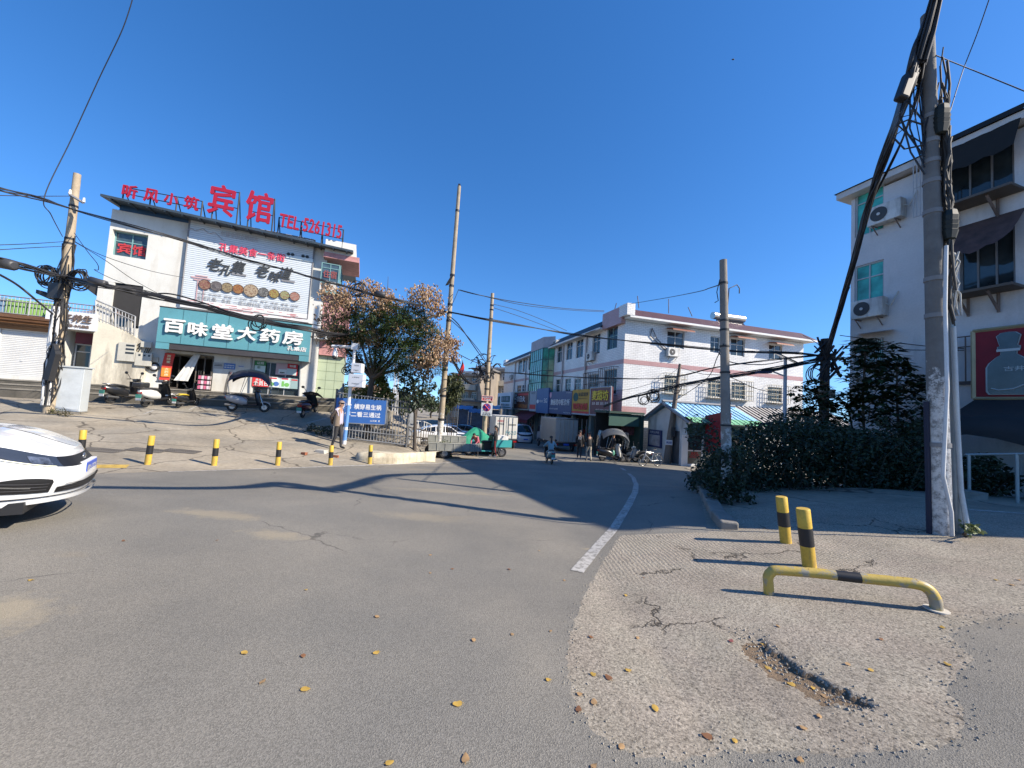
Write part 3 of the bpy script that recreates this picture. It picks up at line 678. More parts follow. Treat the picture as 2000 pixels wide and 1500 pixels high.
mb=MB(); RX=Matrix.Rotation(RAD(90),3,'X'); mb.torus((0,-.06,0),.19,.05,RX,20,6); mb.build('rim',M('black_metal',(.02,.02,.02)),t); mb=MB(); mb.ball((0,-.05,0),(.16,.05,.16)); mb.build('lens',M('white_plastic',(.6,.6,.6)),t)
mb=MB()
for i in range(9):
    a=V((*LF.px(rnd.uniform(236,300),rnd.uniform(704,716)),0)); b=V((*LF.px(rnd.uniform(250,305),rnd.uniform(704,722)),0)); 
    mb.tube([LF.pt(a.x+(b.x-a.x)*k/8,a.y+(b.y-a.y)*k/8-.5*math.sin(math.pi*k/8)*rnd.uniform(.5,1),.1) for k in range(9)],.014,5)
for i in range(6):
    a=LF.px(264+i,690+i*3); b=LF.px(290+i*2,680); mb.tube([LF.pt(a[0]+(b[0]-a[0])*k/8,a[1]+(b[1]-a[1])*k/8+.5*math.sin(math.pi*k/8)*(-1 if i%2 else .7),.3) for k in range(9)],.018,5)
o=mb.build('meter_wiring',M('cable_black',(.018,.018,.02),r=.6),None,LB.location,rotz=LB.rotation_euler.z); tag(o,'tangle of black wires hanging between the meter boxes','wiring')
# ================================================================ stained retaining wall with stair railing
RW=thing('retaining_wall','stained cream stair wall between the shutter shop and the pharmacy','wall',LB.location,LB.rotation_euler.z)
xa,za=LF.px(186,627,.25); xc,zc=LF.px(288,672,.25)
mb=MB(); stain=M('stained_cream_plaster',(.62,.57,.45),v=.12,vs=1,f=.08,fs=30,b=.25,dirt=(1.1,.47,.7),dirtc=(.16,.14,.11))
pts=[(xa,za),(LF.px(215,634,.25)[0],LF.px(215,634,.25)[1]),(LF.px(255,654,.25)[0],LF.px(255,654,.25)[1]),(xc,zc)]
fa=[LF.pt(x,z,.25) for x,z in pts]; fb=[LF.pt(x,z,-.1) for x,z in pts]; ga=[LF.pt(x,zfl-.05,.25) for x,z in pts]
for i in range(3): mb.quad(ga[i],ga[i+1],fa[i+1],fa[i]); mb.quad(fa[i],fa[i+1],fb[i+1],fb[i])
mb.quad(ga[0],fa[0],fb[0],LF.pt(xa,zfl-.05,-.1)); mb.quad(ga[3],LF.pt(xc,zfl-.05,-.1),fb[3],fa[3]); mb.build('wall',stain,RW)
mb=MB(); gr=M('galvanised_rail',(.3,.31,.32),r=.45,m=.4)
p0=LF.px(187,586,.2); p1=LF.px(264,618,.2); q0=LF.px(187,624,.2); q1=LF.px(262,656,.2)
for k in range(13):
    a=k/12; mb.bar(LF.pt(q0[0]+(q1[0]-q0[0])*a,q0[1]+(q1[1]-q0[1])*a,.2),LF.pt(p0[0]+(p1[0]-p0[0])*a,p0[1]+(p1[1]-p0[1])*a,.2),.055 if k%6==0 else .026)
for z in(0,-.25): mb.bar(LF.pt(p0[0],p0[1]+z,.2),LF.pt(p1[0],p1[1]+z,.2),.045)
mb.bar(LF.pt(q0[0],q0[1]+.1,.2),LF.pt(q1[0],q1[1]+.1,.2),.03); mb.build('railing',gr,RW)
# ================================================================ shutter shop (far left)
SS=thing('shutter_shop','low shop with closed white roller shutter and a railed roof terrace','building',LB.location,LB.rotation_euler.z)
xL=LF.px(-420,700)[0]; zt=LF.px(60,628,.05)[1]; xS=LF.px(187,640,.05)[0]
sh=LF.rc(2,644,92,742,.05); sh=(*sh[:2],zfl+.15,sh[3]+.1); d2=LF.rc(124,643,180,746,.05); d2=(*d2[:2],zfl,d2[3])
mb=MB(); LF.wall(mb,xL,xS,zfl-.5,zt,[(*sh,.12),(*d2,1.6)],o=.05); mb.quad(LF.pt(xS,zfl-.5,.05),LF.pt(xS,zfl-.5,-5),LF.pt(xS,zt,-5),LF.pt(xS,zt,.05)); mb.build('wall',white,SS)
mb=MB(); LF.box(mb,xL,xS,zt,zt+.16,-6,.22); mb.build('terrace_slab',M('step_concrete',(.22,.2,.165)),SS)
mb=MB(); n=26
for k in range(n):
    dz=(sh[3]-sh[2])/n; z=sh[2]+dz*k
    mb.quad(LF.pt(sh[0],z,-.01),LF.pt(sh[1],z,-.01),LF.pt(sh[1],z+dz*.8,.015),LF.pt(sh[0],z+dz*.8,.015)); mb.quad(LF.pt(sh[0],z+dz*.8,.015),LF.pt(sh[1],z+dz*.8,.015),LF.pt(sh[1],z+dz,-.01),LF.pt(sh[0],z+dz,-.01))
LF.box(mb,sh[0]+.95*(sh[1]-sh[0])*.45,sh[0]+.95*(sh[1]-sh[0])*.5,sh[2]+.75,sh[2]+.8,0,.03); mb.build('roller_shutter',M('white_shutter',(.6,.6,.58),r=.5,v=.06),SS)
mb=MB()
for k in range(7): a=RAD(-80+k*28); mb.bar(LF.pt(sh[0]-.6,sh[3]+.35+.28*math.sin(a),.1+.3*math.cos(a)),LF.pt(sh[1]+.1,sh[3]+.35+.28*math.sin(a),.1+.3*math.cos(a)),.14)
mb.build('shutter_roll_cover',M('brown_rusted_metal',(.13,.065,.03),r=.4,m=.3,v=.35,vs=2,stretch=(1,6,6)),SS)
mb=MB(); LF.box(mb,d2[0]+.02,d2[1]-.02,d2[2],d2[3]-.02,-1.5,-1.45); mb.build('dark_interior',dk,SS)
LF.window(SS,(d2[0]+.05,d2[1]-.02,d2[2],d2[3]-.6),2,(.2,.8),-.9,.06,M('steel_frame',(.4,.41,.42)),glassmat('dark_glass',(.025,.035,.04)),'glass_door')
mb=MB(); LF.box(mb,d2[0]+.3,d2[1]-.05,d2[3]-.62,d2[3]-.05,-.35,-.3); mb.build('transom_panel',M('maroon_panel',(.1,.015,.02)),SS)
mb=MB(); r=LF.rc(180,646,186,750,.06); LF.box(mb,d2[1]+.02,xS,zfl,zfl+1.0,.05,.09); mb.build('tan_dado',M('tan_dado',(.5,.36,.22)),SS)
mb=MB(); p=LF.px(-200,574,.15); q=LF.px(187,588,.15); zr0=zt+.17
xa_=xL+.1
for k in range(int((xS-xa_)/.13)):
    x=xa_+k*.13; mb.bar(LF.pt(x,zr0,.12),LF.pt(x,zr0+.95,.12),.022 if k%9 else .055)
for dz in(.12,.72,.95): mb.bar(LF.pt(xa_,zr0+dz,.12),LF.pt(xS,zr0+dz,.12),.045)
mb.build('railing',gr,SS)
mb=MB(); x1=LF.px(126,600)[0]
LF.box(mb,LF.px(8,600)[0],x1,zr0+.05,zr0+.85,-.1,-.06); mb.build('green_screen',M('green_screen_sheet',(.24,.42,.11),v=.25,vs=1.2,stretch=(6,6,1)),SS)
mb=MB(); LF.box(mb,LF.px(-60,600)[0],LF.px(6,600)[0],zr0+.02,zr0+.9,-.15,-.1); mb.build('blue_screen',M('blue_screen_sheet',(.16,.28,.42)),SS)
sg=LF.rc(94,606,189,648,.2); t=hang(LF,'shop_sign','white shop sign with brown raised characters above dark doorway','shop sign',(sg[0]+sg[1])/2,sg[2]+.0,.2); w=sg[1]-sg[0]
mb=MB(); hh=.88; mb.box((-w/2,-.12,0),(w/2,.1,hh)); mb.build('board',M('sign_white',(.62,.64,.66),v=.05),t)
mb=MB(); bm=M('brown_letters',(.14,.1,.08)); text(mb,'亲子养生',(.05,-.125,.55),(1,0,0),(0,0,1),w*.78,.4,.025,0,.06,.15); mb.build('lettering',bm,t)
mb=MB(); text(mb,'中医推拿·小儿推拿',(.12,-.125,.17),(1,0,0),(0,0,1),w*.62,.16,.03,0,.03); mb.build('lettering',bm,t)
# ================================================================ billboard
TLb=LF.px(371,427,.12); BLb=LF.px(351.5,604,.12); TRb=LF.px(615,468,.12); BRb=LF.px(602,613,.12)
bx0=(TLb[0]+BLb[0])/2; bx1=(TRb[0]+BRb[0])/2; bz1=(TLb[1]+TRb[1])/2+.05; bz0=(BLb[1]+BRb[1])/2
BB=hang(LF,'billboard','white striped food street billboard with nine round dish pictures on building wall','billboard',(bx0+bx1)/2,bz0,.12); bw_=bx1-bx0; bh=bz1-bz0
mb=MB(); n=44
for k in range(n):
    z=bh*k/n; d=bh/n; mb.box((-bw_/2,-.025,z+.002),(bw_/2,-.0,z+d*.78),0)
mb.box((-bw_/2,-.012,0),(bw_/2,.1,bh),1); mb.build('slat_panel',[M('billboard_white',(.57,.61,.63),v=.04,r=.5),M('billboard_gap',(.33,.39,.44),v=.05)],BB)
mb=MB()
for a,b in(((-bw_/2,0),(-bw_/2,bh)),((bw_/2,0),(bw_/2,bh)),((-bw_/2,0),(bw_/2,0)),((-bw_/2,bh),(bw_/2,bh))): mb.bar((a[0],-.03,a[1]),(b[0],-.03,b[1]),.06)
mb.build('frame',M('grey_frame',(.2,.2,.21)),BB)
def bloc(u,v): x,z=LF.px(u,v,.16); return x-(bx0+bx1)/2,z-bz0
def btext(body,u0,v0,u1,v1,h,mat,off=.02,thick=.03,sl=0,y=-.06):
    a=bloc(u0,v0); b=bloc(u1,v1); q=MB(); ux=V((b[0]-a[0],0,b[1]-a[1])); L_=ux.length; ux.normalize(); ux=V((1,0,0))
    text(q,body,((a[0]+b[0])/2,y,(a[1]+b[1])/2),ux,(0,0,1),L_,h,off,0,thick,sl); q.build('lettering',mat,BB)
btext('创建全国文明城市',431,458,505,467,.32,M('print_pale_grey',(.45,.42,.43)),.0,.005)
btext('孔集美食一条街',428,485,557,502,.5,M('letters_pink_red',(.62,.06,.12)),.012,.03)
bk=M('letters_charcoal',(.035,.04,.045))
for ch,u,v,s in(('老',420,517,.75),('孔',441,528,.62),('集',466,523,.78),('老',513,530,.75),('味',537,541,.66),('道',558,534,.78)):
    x,z=bloc(u,v); q=MB(); text(q,ch,(x,-.06,z),(1,0,0),(0,0,1),s*.86,s,.025,0,.03,.25); q.build('lettering',bk,BB)
x,z=bloc(467,536); q=MB(); q.box((x-.35,-.07,z-.07),(x+.35,-.06,z+.05)); x,z=bloc(563,549); q.box((x-.35,-.07,z-.07),(x+.35,-.06,z+.05)); q.build('caption_strip',M('grey_frame',(.2,.2,.21)),BB)
x,z=bloc(586,503); q=MB(); q.box((x-.72,-.07,z-.16),(x+.72,-.06,z+.03)); q.build('white_strip',M('poster_white',(.62,.68,.66)),BB)
q=MB()
for u,v in((563.5,496.5),(571.5,497.5),(592,500.5),(600,502)):
    x,z=bloc(u,v); q.prism([(.1*math.cos(a*math.pi/4),.1*math.sin(a*math.pi/4)) for a in range(8)],Matrix.Translation((x,-.06,z))@Matrix.Rotation(RAD(90),4,'X'),.012)
q.build('emblem',bk,BB)
def dishmat(i,a,b,c):
    mt,t,p=nodes('dish_food_%d'%i); tc=N(t,'TexCoord').outputs['Object']; k=noi(t,tc,7+i*.6,5,.7); c1=mixc(t,ramp(t,k,(.38,.5),(0,1)),a,b); c2=mixc(t,ramp(t,noi(t,tc,11,4,.7),(.5,.6),(0,1)),c1,c)
    t.links.new(c2,p.inputs['Base Color']); p.inputs['Roughness'].default_value=.5; return mt
foods=[((.2,.05,.04),(.36,.16,.12),(.5,.35,.2)),((.08,.07,.07),(.2,.17,.16),(.33,.3,.28)),((.3,.2,.1),(.5,.4,.22),(.15,.1,.06)),((.4,.1,.04),(.5,.25,.08),(.2,.05,.03)),((.5,.35,.2),(.65,.52,.35),(.25,.12,.06)),((.05,.05,.05),(.2,.19,.17),(.4,.4,.38)),((.35,.25,.08),(.5,.42,.12),(.35,.08,.04)),((.3,.36,.12),(.5,.5,.25),(.35,.12,.06)),((.4,.1,.06),(.55,.25,.18),(.55,.45,.35))]
for i,(u,v,r_) in enumerate(((400.7,556.5,.275),(423,559.5,.27),(444.5,562,.27),(465.5,565,.265),(490.5,568,.36),(515,571.3,.265),(535.5,574,.26),(556.5,577,.25),(576,579.5,.26))):
    x,z=bloc(u,v); q=MB(); q.prism([(r_*math.cos(a*math.pi/16),r_*math.sin(a*math.pi/16)) for a in range(32)],Matrix.Translation((x,-.05,z))@Matrix.Rotation(RAD(90),4,'X'),.05); q.build('dish_picture',dishmat(i,*[tuple(k*.55 for k in q_) for q_ in foods[i]]),BB)
    q=MB(); q.torus((x,-.1,z),r_,.013,Matrix.Rotation(RAD(90),3,'X'),28,4); q.build('dish_rim',M('dish_rim_dark',(.06,.05,.045)),BB)
sm=M('print_small_grey',(.25,.25,.26))
btext('泥鳅  牛肉汤  豆腐  小龙虾  羊肉  臭干  凉皮  春卷  烧饼',385,575,583,596,.12,sm,0,.005)
btext('走进孔集一条街  一座山野村庄  记忆深处的味道',385,583,575,604,.24,sm,.0,.005)
x,z=bloc(384,565); q=MB(); 
for a,b,c,d in((0,-.75,.05,.55),(.3,-.75,.05,.55),(-.18,.5,.66,.07),(-.3,.62,.9,.08),(-.1,.75,.55,.06)): q.box((x+a,-.06,z+b),(x+a+c,-.054,z+b+d+ (0 if d<.2 else .75)))
q.build('gate_drawing',M('print_pale_pink',(.5,.33,.33)),BB)
x,z=bloc(400,455); q=MB(); q.tube([(x-1.0,-.06,z-.1),(x-.6,-.06,z+.1),(x-.4,-.06,z+.02),(x-.1,-.06,z+.22),(x+.2,-.06,z+.0),(x+.45,-.06,z+.12),(x+.9,-.06,z-.25)],.018,4); q.build('mountain_drawing',M('print_pale_grey',(.45,.42,.43)),BB)
nb=LF.px(351,606,.12); nc=LF.px(603,630,.12); NB=hang(LF,'notice_strip','long white notice strip with faint red print below the striped billboard','notice',(nb[0]+nc[0])/2,nc[1],.12); w=nc[0]-nb[0]
mb=MB(); hh=LF.px(351,603,.12)[1]-LF.px(351,621,.12)[1]; mb.box((-w/2,-.04,0),(w/2,.1,hh)); mb.build('board',M('notice_white',(.62,.61,.6),v=.04),NB)
q=MB(); rr=random.Random(8)
for i in range(60):
    x=rr.uniform(-w/2+.1,w/2-.7); z=rr.uniform(.08,hh-.1); q.box((x,-.046,z),(x+rr.uniform(.1,.5),-.0405,z+.03))
q.build('print',M('print_faint_red',(.5,.2,.2)),NB)
# ================================================================ teal pharmacy sign
o=.9; s0=LF.rc(311,604,607,690,o); sx0=(LF.px(312,604,o)[0]+LF.px(305,683,o)[0])/2; sx1=(LF.px(610,633,o)[0]+LF.px(602,706,o)[0])/2; sz1=LF.px(312,602,o)[1]; sz1=(sz1+LF.px(610,633,o)[1])/2; sz0=(LF.px(305,681,o)[1]+LF.px(602,706,o)[1])/2
PS=hang(LF,'pharmacy_sign','long teal sign board with large white raised characters over the pharmacy door','shop sign',(sx0+sx1)/2,sz0,o); w=sx1-sx0; h=sz1-sz0
teal=M('teal_panel',(.095,.27,.31),r=.45,v=.1,vs=.7,dirt=(1.2,.62,.25),dirtc=(.1,.2,.22))
mb=MB(); e=.34
mb.box((-w/2,-.06,e),(w/2,0,h)); mb.box((-w/2,-.06,0),(-w/2+.55,0,e)); mb.box((w/2-.5,-.06,0),(w/2,0,e)); mb.build('panel',teal,PS)
mb=MB()
for k in range(1,7): x=-w/2+w*k/7; mb.box((x-.012,-.066,e),(x+.012,-.061,h))
mb.box((-w/2,-.068,e-.012),(w/2,-.0625,e+.008)); mb.build('seam',M('seam_dark_teal',(.03,.1,.12)),PS)
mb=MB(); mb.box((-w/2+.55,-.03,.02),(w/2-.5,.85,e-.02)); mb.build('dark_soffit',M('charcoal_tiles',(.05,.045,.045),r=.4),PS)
mb=MB(); mb.box((-w/2+.01,0.001,.02),(-w/2+.06,o-.02,h-.02)); mb.box((w/2-.06,.001,.02),(w/2-.01,o-.02,h-.02)); mb.box((-w/2+.06,.001,h-.06),(w/2-.06,o-.02,h-.02)); mb.build('side_panel',M('grey_side_panel',(.3,.31,.31)),PS)
mb=MB(); mb.box((-w/2-.02,-.075,h),(w/2+.02,.02,h+.05)); mb.build('top_edge',M('black_metal',(.02,.02,.02)),PS)
lw=M('letter_white',(.72,.71,.68),r=.4,v=.05)
for ch,u0,v0,u1,v1 in(('百',321,624,362,651),('味',369,630,407,657),('堂',416,634,456,663),('大',465,639,501,665),('药',509,643,547,669),('房',553,647,592,674)):
    a=LF.px(u0,v0,o+.06); b=LF.px(u1,v1,o+.06); q=MB(); zc=(LF.px((u0+u1)/2,v0,o+.06)[1]+LF.px((u0+u1)/2,v1,o+.06)[1])/2-sz0; hh=LF.px((u0+u1)/2,v0,o+.06)[1]-LF.px((u0+u1)/2,v1,o+.06)[1]
    text(q,ch,((a[0]+b[0])/2-(sx0+sx1)/2,-.1,zc),(1,0,0),(0,0,1),(b[0]-a[0])*.96,hh*1.0,.04,0,.1); q.build('character',lw,PS)
q=MB(); a=LF.px(561,676,o+.06); b=LF.px(598,688,o+.06); text(q,'孔集店',((a[0]+b[0])/2-(sx0+sx1)/2,-.07,(a[1]+b[1])/2-sz0+.02),(1,0,0),(0,0,1),b[0]-a[0],.27,.03,0,.02); q.build('small_lettering',lw,PS)
# ================================================================ rooftop letters
o=.55; rl=M('letter_red',(.32,.008,.025),r=.4,v=.06); fk=M('black_metal',(.02,.02,.02),r=.5)
def eavez(x): return ea[1]+sl*(x-ea[0])
def rsign(name,label,chars,fr):
    a=LF.px(*fr[0],o); b=LF.px(*fr[1],o); cx=(a[0]+b[0])/2; T=hang(LF,name,label,'rooftop sign',cx,eavez(cx),o,None); z0=eavez(cx)
    q=MB()
    for ch,u,v,wp,hp in chars:
        c=LF.px(u,v,o); l=LF.px(u-wp/2,v,o)[0]; r_=LF.px(u+wp/2,v,o)[0]; hh=LF.px(u,v-hp/2,o)[1]-LF.px(u,v+hp/2,o)[1]
        text(q,ch,(c[0]-cx,-.06,c[1]-z0),(1,0,0),(0,0,1),r_-l,hh,.024,0,.08,.04)
    q.build('lettering',rl,T)
    mb=MB(); x0=a[0]-cx; x1=b[0]-cx
    zt0=a[1]-z0; zt1=LF.px(fr[1][0],fr[2],o)[1]-z0; k=max(2,int(abs(x1-x0)/1.0)+1)
    for i in range(k):
        f=i/(k-1); x=x0+(x1-x0)*f; e_=eavez(cx+x)-z0; zt_=zt0+(zt1-zt0)*f; mb.bar((x,.07,e_),(x,.07,zt_),.05); mb.bar((x,.9,e_+.1),(x,.08,zt_-.1),.04)
    for f in(0.02,.5,.98): 
        mb.bar((x0,.07,(eavez(cx+x0)-z0)+.12+(zt0-(eavez(cx+x0)-z0)-.12)*f),(x1,.07,(eavez(cx+x1)-z0)+.12+(zt1-(eavez(cx+x1)-z0)-.12)*f),.035)
    mb.build('frame',fk,T); return T
rsign('roof_sign','red four character rooftop sign on black frame at left end of the roof',[('听',256,376,30,26),('风',297.5,384,29,26),('小',336,391,28,24),('筑',375.5,398.5,30,27)],[(241,364),(392,415),391])
rsign('roof_sign','tall red character with spread strokes standing alone in the middle of the roof',[('宾',434.5,393,52,60)],[(419,367),(462,425),373])
rsign('roof_sign','tall red character right beside the middle one on the roof edge',[('馆',507,406,53,60)],[(489,379),(531,440),386])
rsign('roof_sign','red telephone number sign on black frame at right end of the roof',[('TEL',566,435,40,26),(':',591,439,3,14),('5261315',631,447.5,76,27)],[(545,423),(668,480),447])
acunit(LF,*LF.px(640,570,.1),.1,'white air conditioner under the bay window of the corner building',.9,.6,False)
acunit(LF,*LF.px(630,664,.1),.1,'white air conditioner beside the right end of the teal sign',.9,.6,False)
# air conditioners standing on the steps side
# ================================================================ long white tiled building
wbp=P(1216,760,28.)
WB=thing('tiled_building','long white tiled building with pink bands and brown roof edge behind the hut','building',(wbp.x,wbp.y,0),RAD(14.74))
WR=Fac(WB,(0,0,0),(1,0,0),(0,-1,0)); WL=Fac(WB,(0,0,0),(0,-1,0),(-1,0,0))
tile=tilemat('white_wall_tiles',(.68,.67,.645),(.62,.61,.59),(.33,.33,.33),.38,.13,.011)
tpink=tilemat('pink_wall_tiles',(.42,.24,.23),(.38,.21,.2),(.3,.18,.17),.38,.13,.009)
zt=WR.px(1221,624)[1]; zg=-2.3; xR=WR.px(1569,700)[0]; yL=-WL.px(986,720)[0]
print('WB',zt,xR,yL)
holes=[]; specs=[]
def hR(*px): r=WR.rc(*px); holes.append(r); return r
up=[hR(1304,645,1336,682),hR(1388,656,1406,690),hR(1428,660,1454,697),hR(1502,672,1527,704)]
lo=[hR(1298,732,1326,768),hR(1383,742,1408,776),hR(1429,746,1455,780),hR(1500,755,1527,786)]
mb=MB(); WR.wall(mb,0,xR,zg,zt,holes,.18)
mb.quad(WR.pt(xR,zg),WR.pt(xR,zg,-9),WR.pt(xR,zt,-9),WR.pt(xR,zt))
mb.quad(V((9,yL,zg)),V((0,yL,zg)),V((0,yL,zt)),V((9,yL,zt)))
hl=[]; 
def hL(*px): r=WL.rc(*px); hl.append(r); return r
l_up=[hL(1187,640,1205,679),hL(1158,655,1171,690),hL(1126,665,1138,697),hL(1107,671,1117,701),hL(1089,677,1099,706),hL(1033,698,1039,721),hL(1022,702,1029,725),hL(1013,705,1019,728)]
l_lo=[hL(1180,723,1203,770),hL(1150,732,1168,770),hL(1122,740,1134,766),hL(1104,740,1114,768),hL(1086,741,1097,771),hL(1031,750,1037,769),hL(1020,752,1026,770),hL(1010,753,1017,772)]
gf=[(-36,-.8,-1.9,.9+.6)]
WL.wall(mb,-yL,0,zg,zt,hl+[(-yL+.4,-.9,zg+.1,1.55,3.)],.18)
mb.quad(V((9,0,zt)),V((9,yL,zt)),V((9,yL,zg)),V((9,0,zg))) if False else None
mb.build('wall',tile,WB)
mb=MB(); 
b0=WR.px(1216.5,700.5)[1]; b1=WR.px(1216,709.5)[1]
WR.box(mb,-.012,xR,b1,b0,0,.012); WL.box(mb,-yL,0,b1,b0,0,.012)
c0=WR.px(1214,793)[1]; c1=WR.px(1213,806)[1]
WR.box(mb,-.012,WR.px(1262,800)[0],c1,c0,0,.012)
mb.build('pink_band',tpink,WB)
mb=MB()
for r in hl[5:8]+hl[13:16]: pass
# roof edge: white eave slab, brown tiles, parapets
e0=WR.px(1232,607,.8); 
mb=MB(); WR.box(mb,-.1,xR+.5,zt+.02,zt+.16,-1,.8); WL.box(mb,-yL+1,-2.9,zt-.25,zt-.1,-1,.6); mb.build('eave',M('eave_white',(.62,.62,.6),v=.08,dirt=(1,.55,.3)),WB)
mb=MB(); brown=tilemat('brown_roof_tiles',(.11,.045,.042),(.085,.035,.033),(.04,.02,.02),.3,.12,.02,.5)
p=[WR.pt(.25,zt+.165,.8),WR.pt(xR+.5,zt+.165,.8),WR.pt(xR-.2,zt+.85,-.05),WR.pt(.25,zt+.85,-.05)]
mb.quad(*p); mb.quad(WR.pt(xR+.5,zt+.165,.8),WR.pt(xR+.5,zt+.165,-8),WR.pt(xR-.2,zt+.85,-7),WR.pt(xR-.2,zt+.85,-.05)); mb.quad(WR.pt(.25,zt+.85,-.05),WR.pt(xR-.2,zt+.85,-.05),WR.pt(xR-.2,zt+.85,-.4),WR.pt(.25,zt+.85,-.4)); mb.build('roof_edge',brown,WB)
mb=MB(); dkr=M('dark_grey_roof',(.035,.035,.04),r=.6)
ya=-2.9; 
for y0,y1 in((-2.9,-15.3),(-22.4,-yL+.6)):
    mb.quad(WL.pt(y0,zt-.095,.6),WL.pt(y1,zt-.095,.6),WL.pt(y1,zt+.75,-.3),WL.pt(y0,zt+.75,-.3)); mb.quad(WL.pt(y0,zt-.095,.6),WL.pt(y0,zt+.75,-.3),WL.pt(y0,zt-.095,-.3),WL.pt(y0,zt-.1,-.2))
mb.quad(V((0,-.0,zt-.02)),V((xR,0,zt-.02)),V((9,yL,zt-.02)),V((0,yL,zt-.02)))
mb.build('roof',dkr,WB)
mb=MB(); WL.box(mb,-2.95,-.02,zt-.28,zt+1.0,-.25,.35); mb.build('parapet',tpink,WB)
mb=MB(); WR.box(mb,-.4,.25,zt+.17,zt+1.02,-.3,.82); mb.build('parapet_end',tile,WB); mb=MB(); WL.box(mb,-yL-.1,-yL+1.6,zt-.2,zt+.7,-.3,.3,0); mb.build('parapet_end',tile,WB)
# stair glazing
y1=-WL.px(1046,700)[0]; y0=-WL.px(1083,700)[0]; ym=(y0+y1)/2
mb=MB(); gt=zt-.15; gb=2.0; gz_=glassmat('green_glass',(.03,.2,.13),r=.12)
A=V((0,y0,0));B=V((-1.0,y0+1.1,0));C=V((-1.0,y1-1.1,0));Dd=V((0,y1,0))
def zz(p,z): return V((p.x,p.y,z))
gl=MB(); fm=MB()
for p,q,n in((A,B,2),(B,C,6),(C,Dd,2)):
    for i in range(n):
        a=p.lerp(q,i/n); b=p.lerp(q,(i+1)/n); nr=(b-a).cross(V((0,0,1))).normalized()
        for k in range(5):
            za=gb+(gt-gb)*k/5; zb=gb+(gt-gb)*(k+1)/5; t_=rnd.uniform(-.012,.012)
            gl.quad(zz(a,za+.03)-nr*.02*t_,zz(b,za+.03),zz(b,zb-.03)+nr*t_,zz(a,zb-.03)); fm.bar(zz(a,zb),zz(b,zb),.06)
        fm.bar(zz(a,gb),zz(a,gt),.06)
    fm.bar(zz(q,gb),zz(q,gt),.08)
g=gl.build('stair_glazing',gz_,WB); fm.build('glazing_bars',M('dark_teal_frame',(.05,.12,.11)),g)
mb=MB(); 
for p,q in((A,B),(B,C),(C,Dd)): mb.add([zz(p,gt+.02),zz(q,gt+.02),zz(q,gt+1.25),zz(p,gt+1.25)],[(0,1,2,3)]); pass
mb.add([zz(A,gt+1.25),zz(B,gt+1.25),zz(C,gt+1.25),zz(Dd,gt+1.25)],[(0,1,2,3)]); mb.build('stair_head',M('grey_render',(.33,.33,.36)),WB)
mb=MB()
for p,q in((A,B),(B,C),(C,Dd)): mb.add([zz(p,1.6),zz(q,1.6),zz(q,gb-.02),zz(p,gb-.02)],[(0,1,2,3)])
mb.build('stair_base',M('grey_render',(.33,.33,.36)),WB)
# windows
wf=M('window_frame_white',(.62,.64,.63)); gl_=glassmat('window_glass_shade',(.02,.03,.04),r=.12,sp=.25)
for r in up: WR.window(WB,r,2,(.65,),-.14,.05,wf)
cream=M('cream_bars',(.5,.45,.33),r=.5)
for i,r in enumerate(lo):
    w_=WR.window(WB,r,3,(.45,.8),-.14,.05,M('cream_frame',(.45,.42,.34)))
    mb=MB(); x0,x1,z0,z1=r; x0-=.25;x1+=.25; z0-=.12; z1+=.1; o=.55
    n=9
    for k in range(n): x=x0+(x1-x0)*k/(n-1); mb.bar(WR.pt(x,z0,o),WR.pt(x,z1,o),.03)
    for z in(z0,z0+.25*(z1-z0),z0+.5*(z1-z0),z0+.75*(z1-z0),z1): mb.bar(WR.pt(x0,z,o),WR.pt(x1,z,o),.03); mb.bar(WR.pt(x0,z,.02),WR.pt(x0,z,o),.025); mb.bar(WR.pt(x1,z,.02),WR.pt(x1,z,o),.025)
    for k in range(1,3):
        for x in(x0,x1): mb.bar(WR.pt(x,z0,o*k/3),WR.pt(x,z1,o*k/3),.02)
    mb.build('window_cage',cream,w_); mb=MB(); WR.box(mb,x0,x1,z0-.03,z0-.01,.02,o); mb.build('cage_shelf',M('rust_dark',(.1,.085,.07)),w_)
for i,r in enumerate((up[0],up[2],up[3])):
    mb=MB(); x0=r[0]-.15; x1=r[1]+.25; z=r[3]+.12; rows=[]
    for k in range(6):
        a=RAD(90*k/5); rows.append([WR.pt(x0,z-.22+.24*math.cos(a),.02+.85*math.sin(a)),WR.pt(x1,z-.22+.24*math.cos(a),.02+.85*math.sin(a))])
    mb.grid(rows); n=len(mb.v); mb.grid([[p-V((0,0,.03)) for p in q] for q in rows]); mb.build('awning',M('rust_red_awning',(.2,.065,.035),r=.5,v=.2),WB)
for i,r in enumerate(l_up):
    if i==0: WL.window(WB,r,2,(.55,),-.12,.06,M('teal_frame',(.16,.3,.3)),gl_)
    else: WL.window(WB,r,2,(.65,),-.12,.05,wf,gl_)
r=l_up[1]; mb=MB(); rows=[[WL.pt(r[0]-.3,r[3]+.35-.35*k/4,.02+.9*k/4),WL.pt(r[1]+.3,r[3]+.35-.35*k/4,.02+.9*k/4)] for k in range(5)]; mb.grid(rows); mb.build('awning',M('dark_awning',(.06,.035,.03)),WB)
for i,r in enumerate(l_lo): WL.window(WB,r,2,(.65,),-.12,.05,wf,gl_)
mb=MB()
for r in l_lo[:2]:
    for k in range(8): x=r[0]-.2+(r[1]-r[0]+.4)*k/7; mb.bar(WL.pt(x,r[2]-.1,.4),WL.pt(x,r[3]+.1,.4),.035)
    for z in(r[2]-.1,(r[2]+r[3])/2,r[3]+.1): mb.bar(WL.pt(r[0]-.2,z,.4),WL.pt(r[1]+.2,z,.4),.035); mb.bar(WL.pt(r[0]-.2,z,.4),WL.pt(r[0]-.2,z,0),.03); mb.bar(WL.pt(r[1]+.2,z,.4),WL.pt(r[1]+.2,z,0),.03)
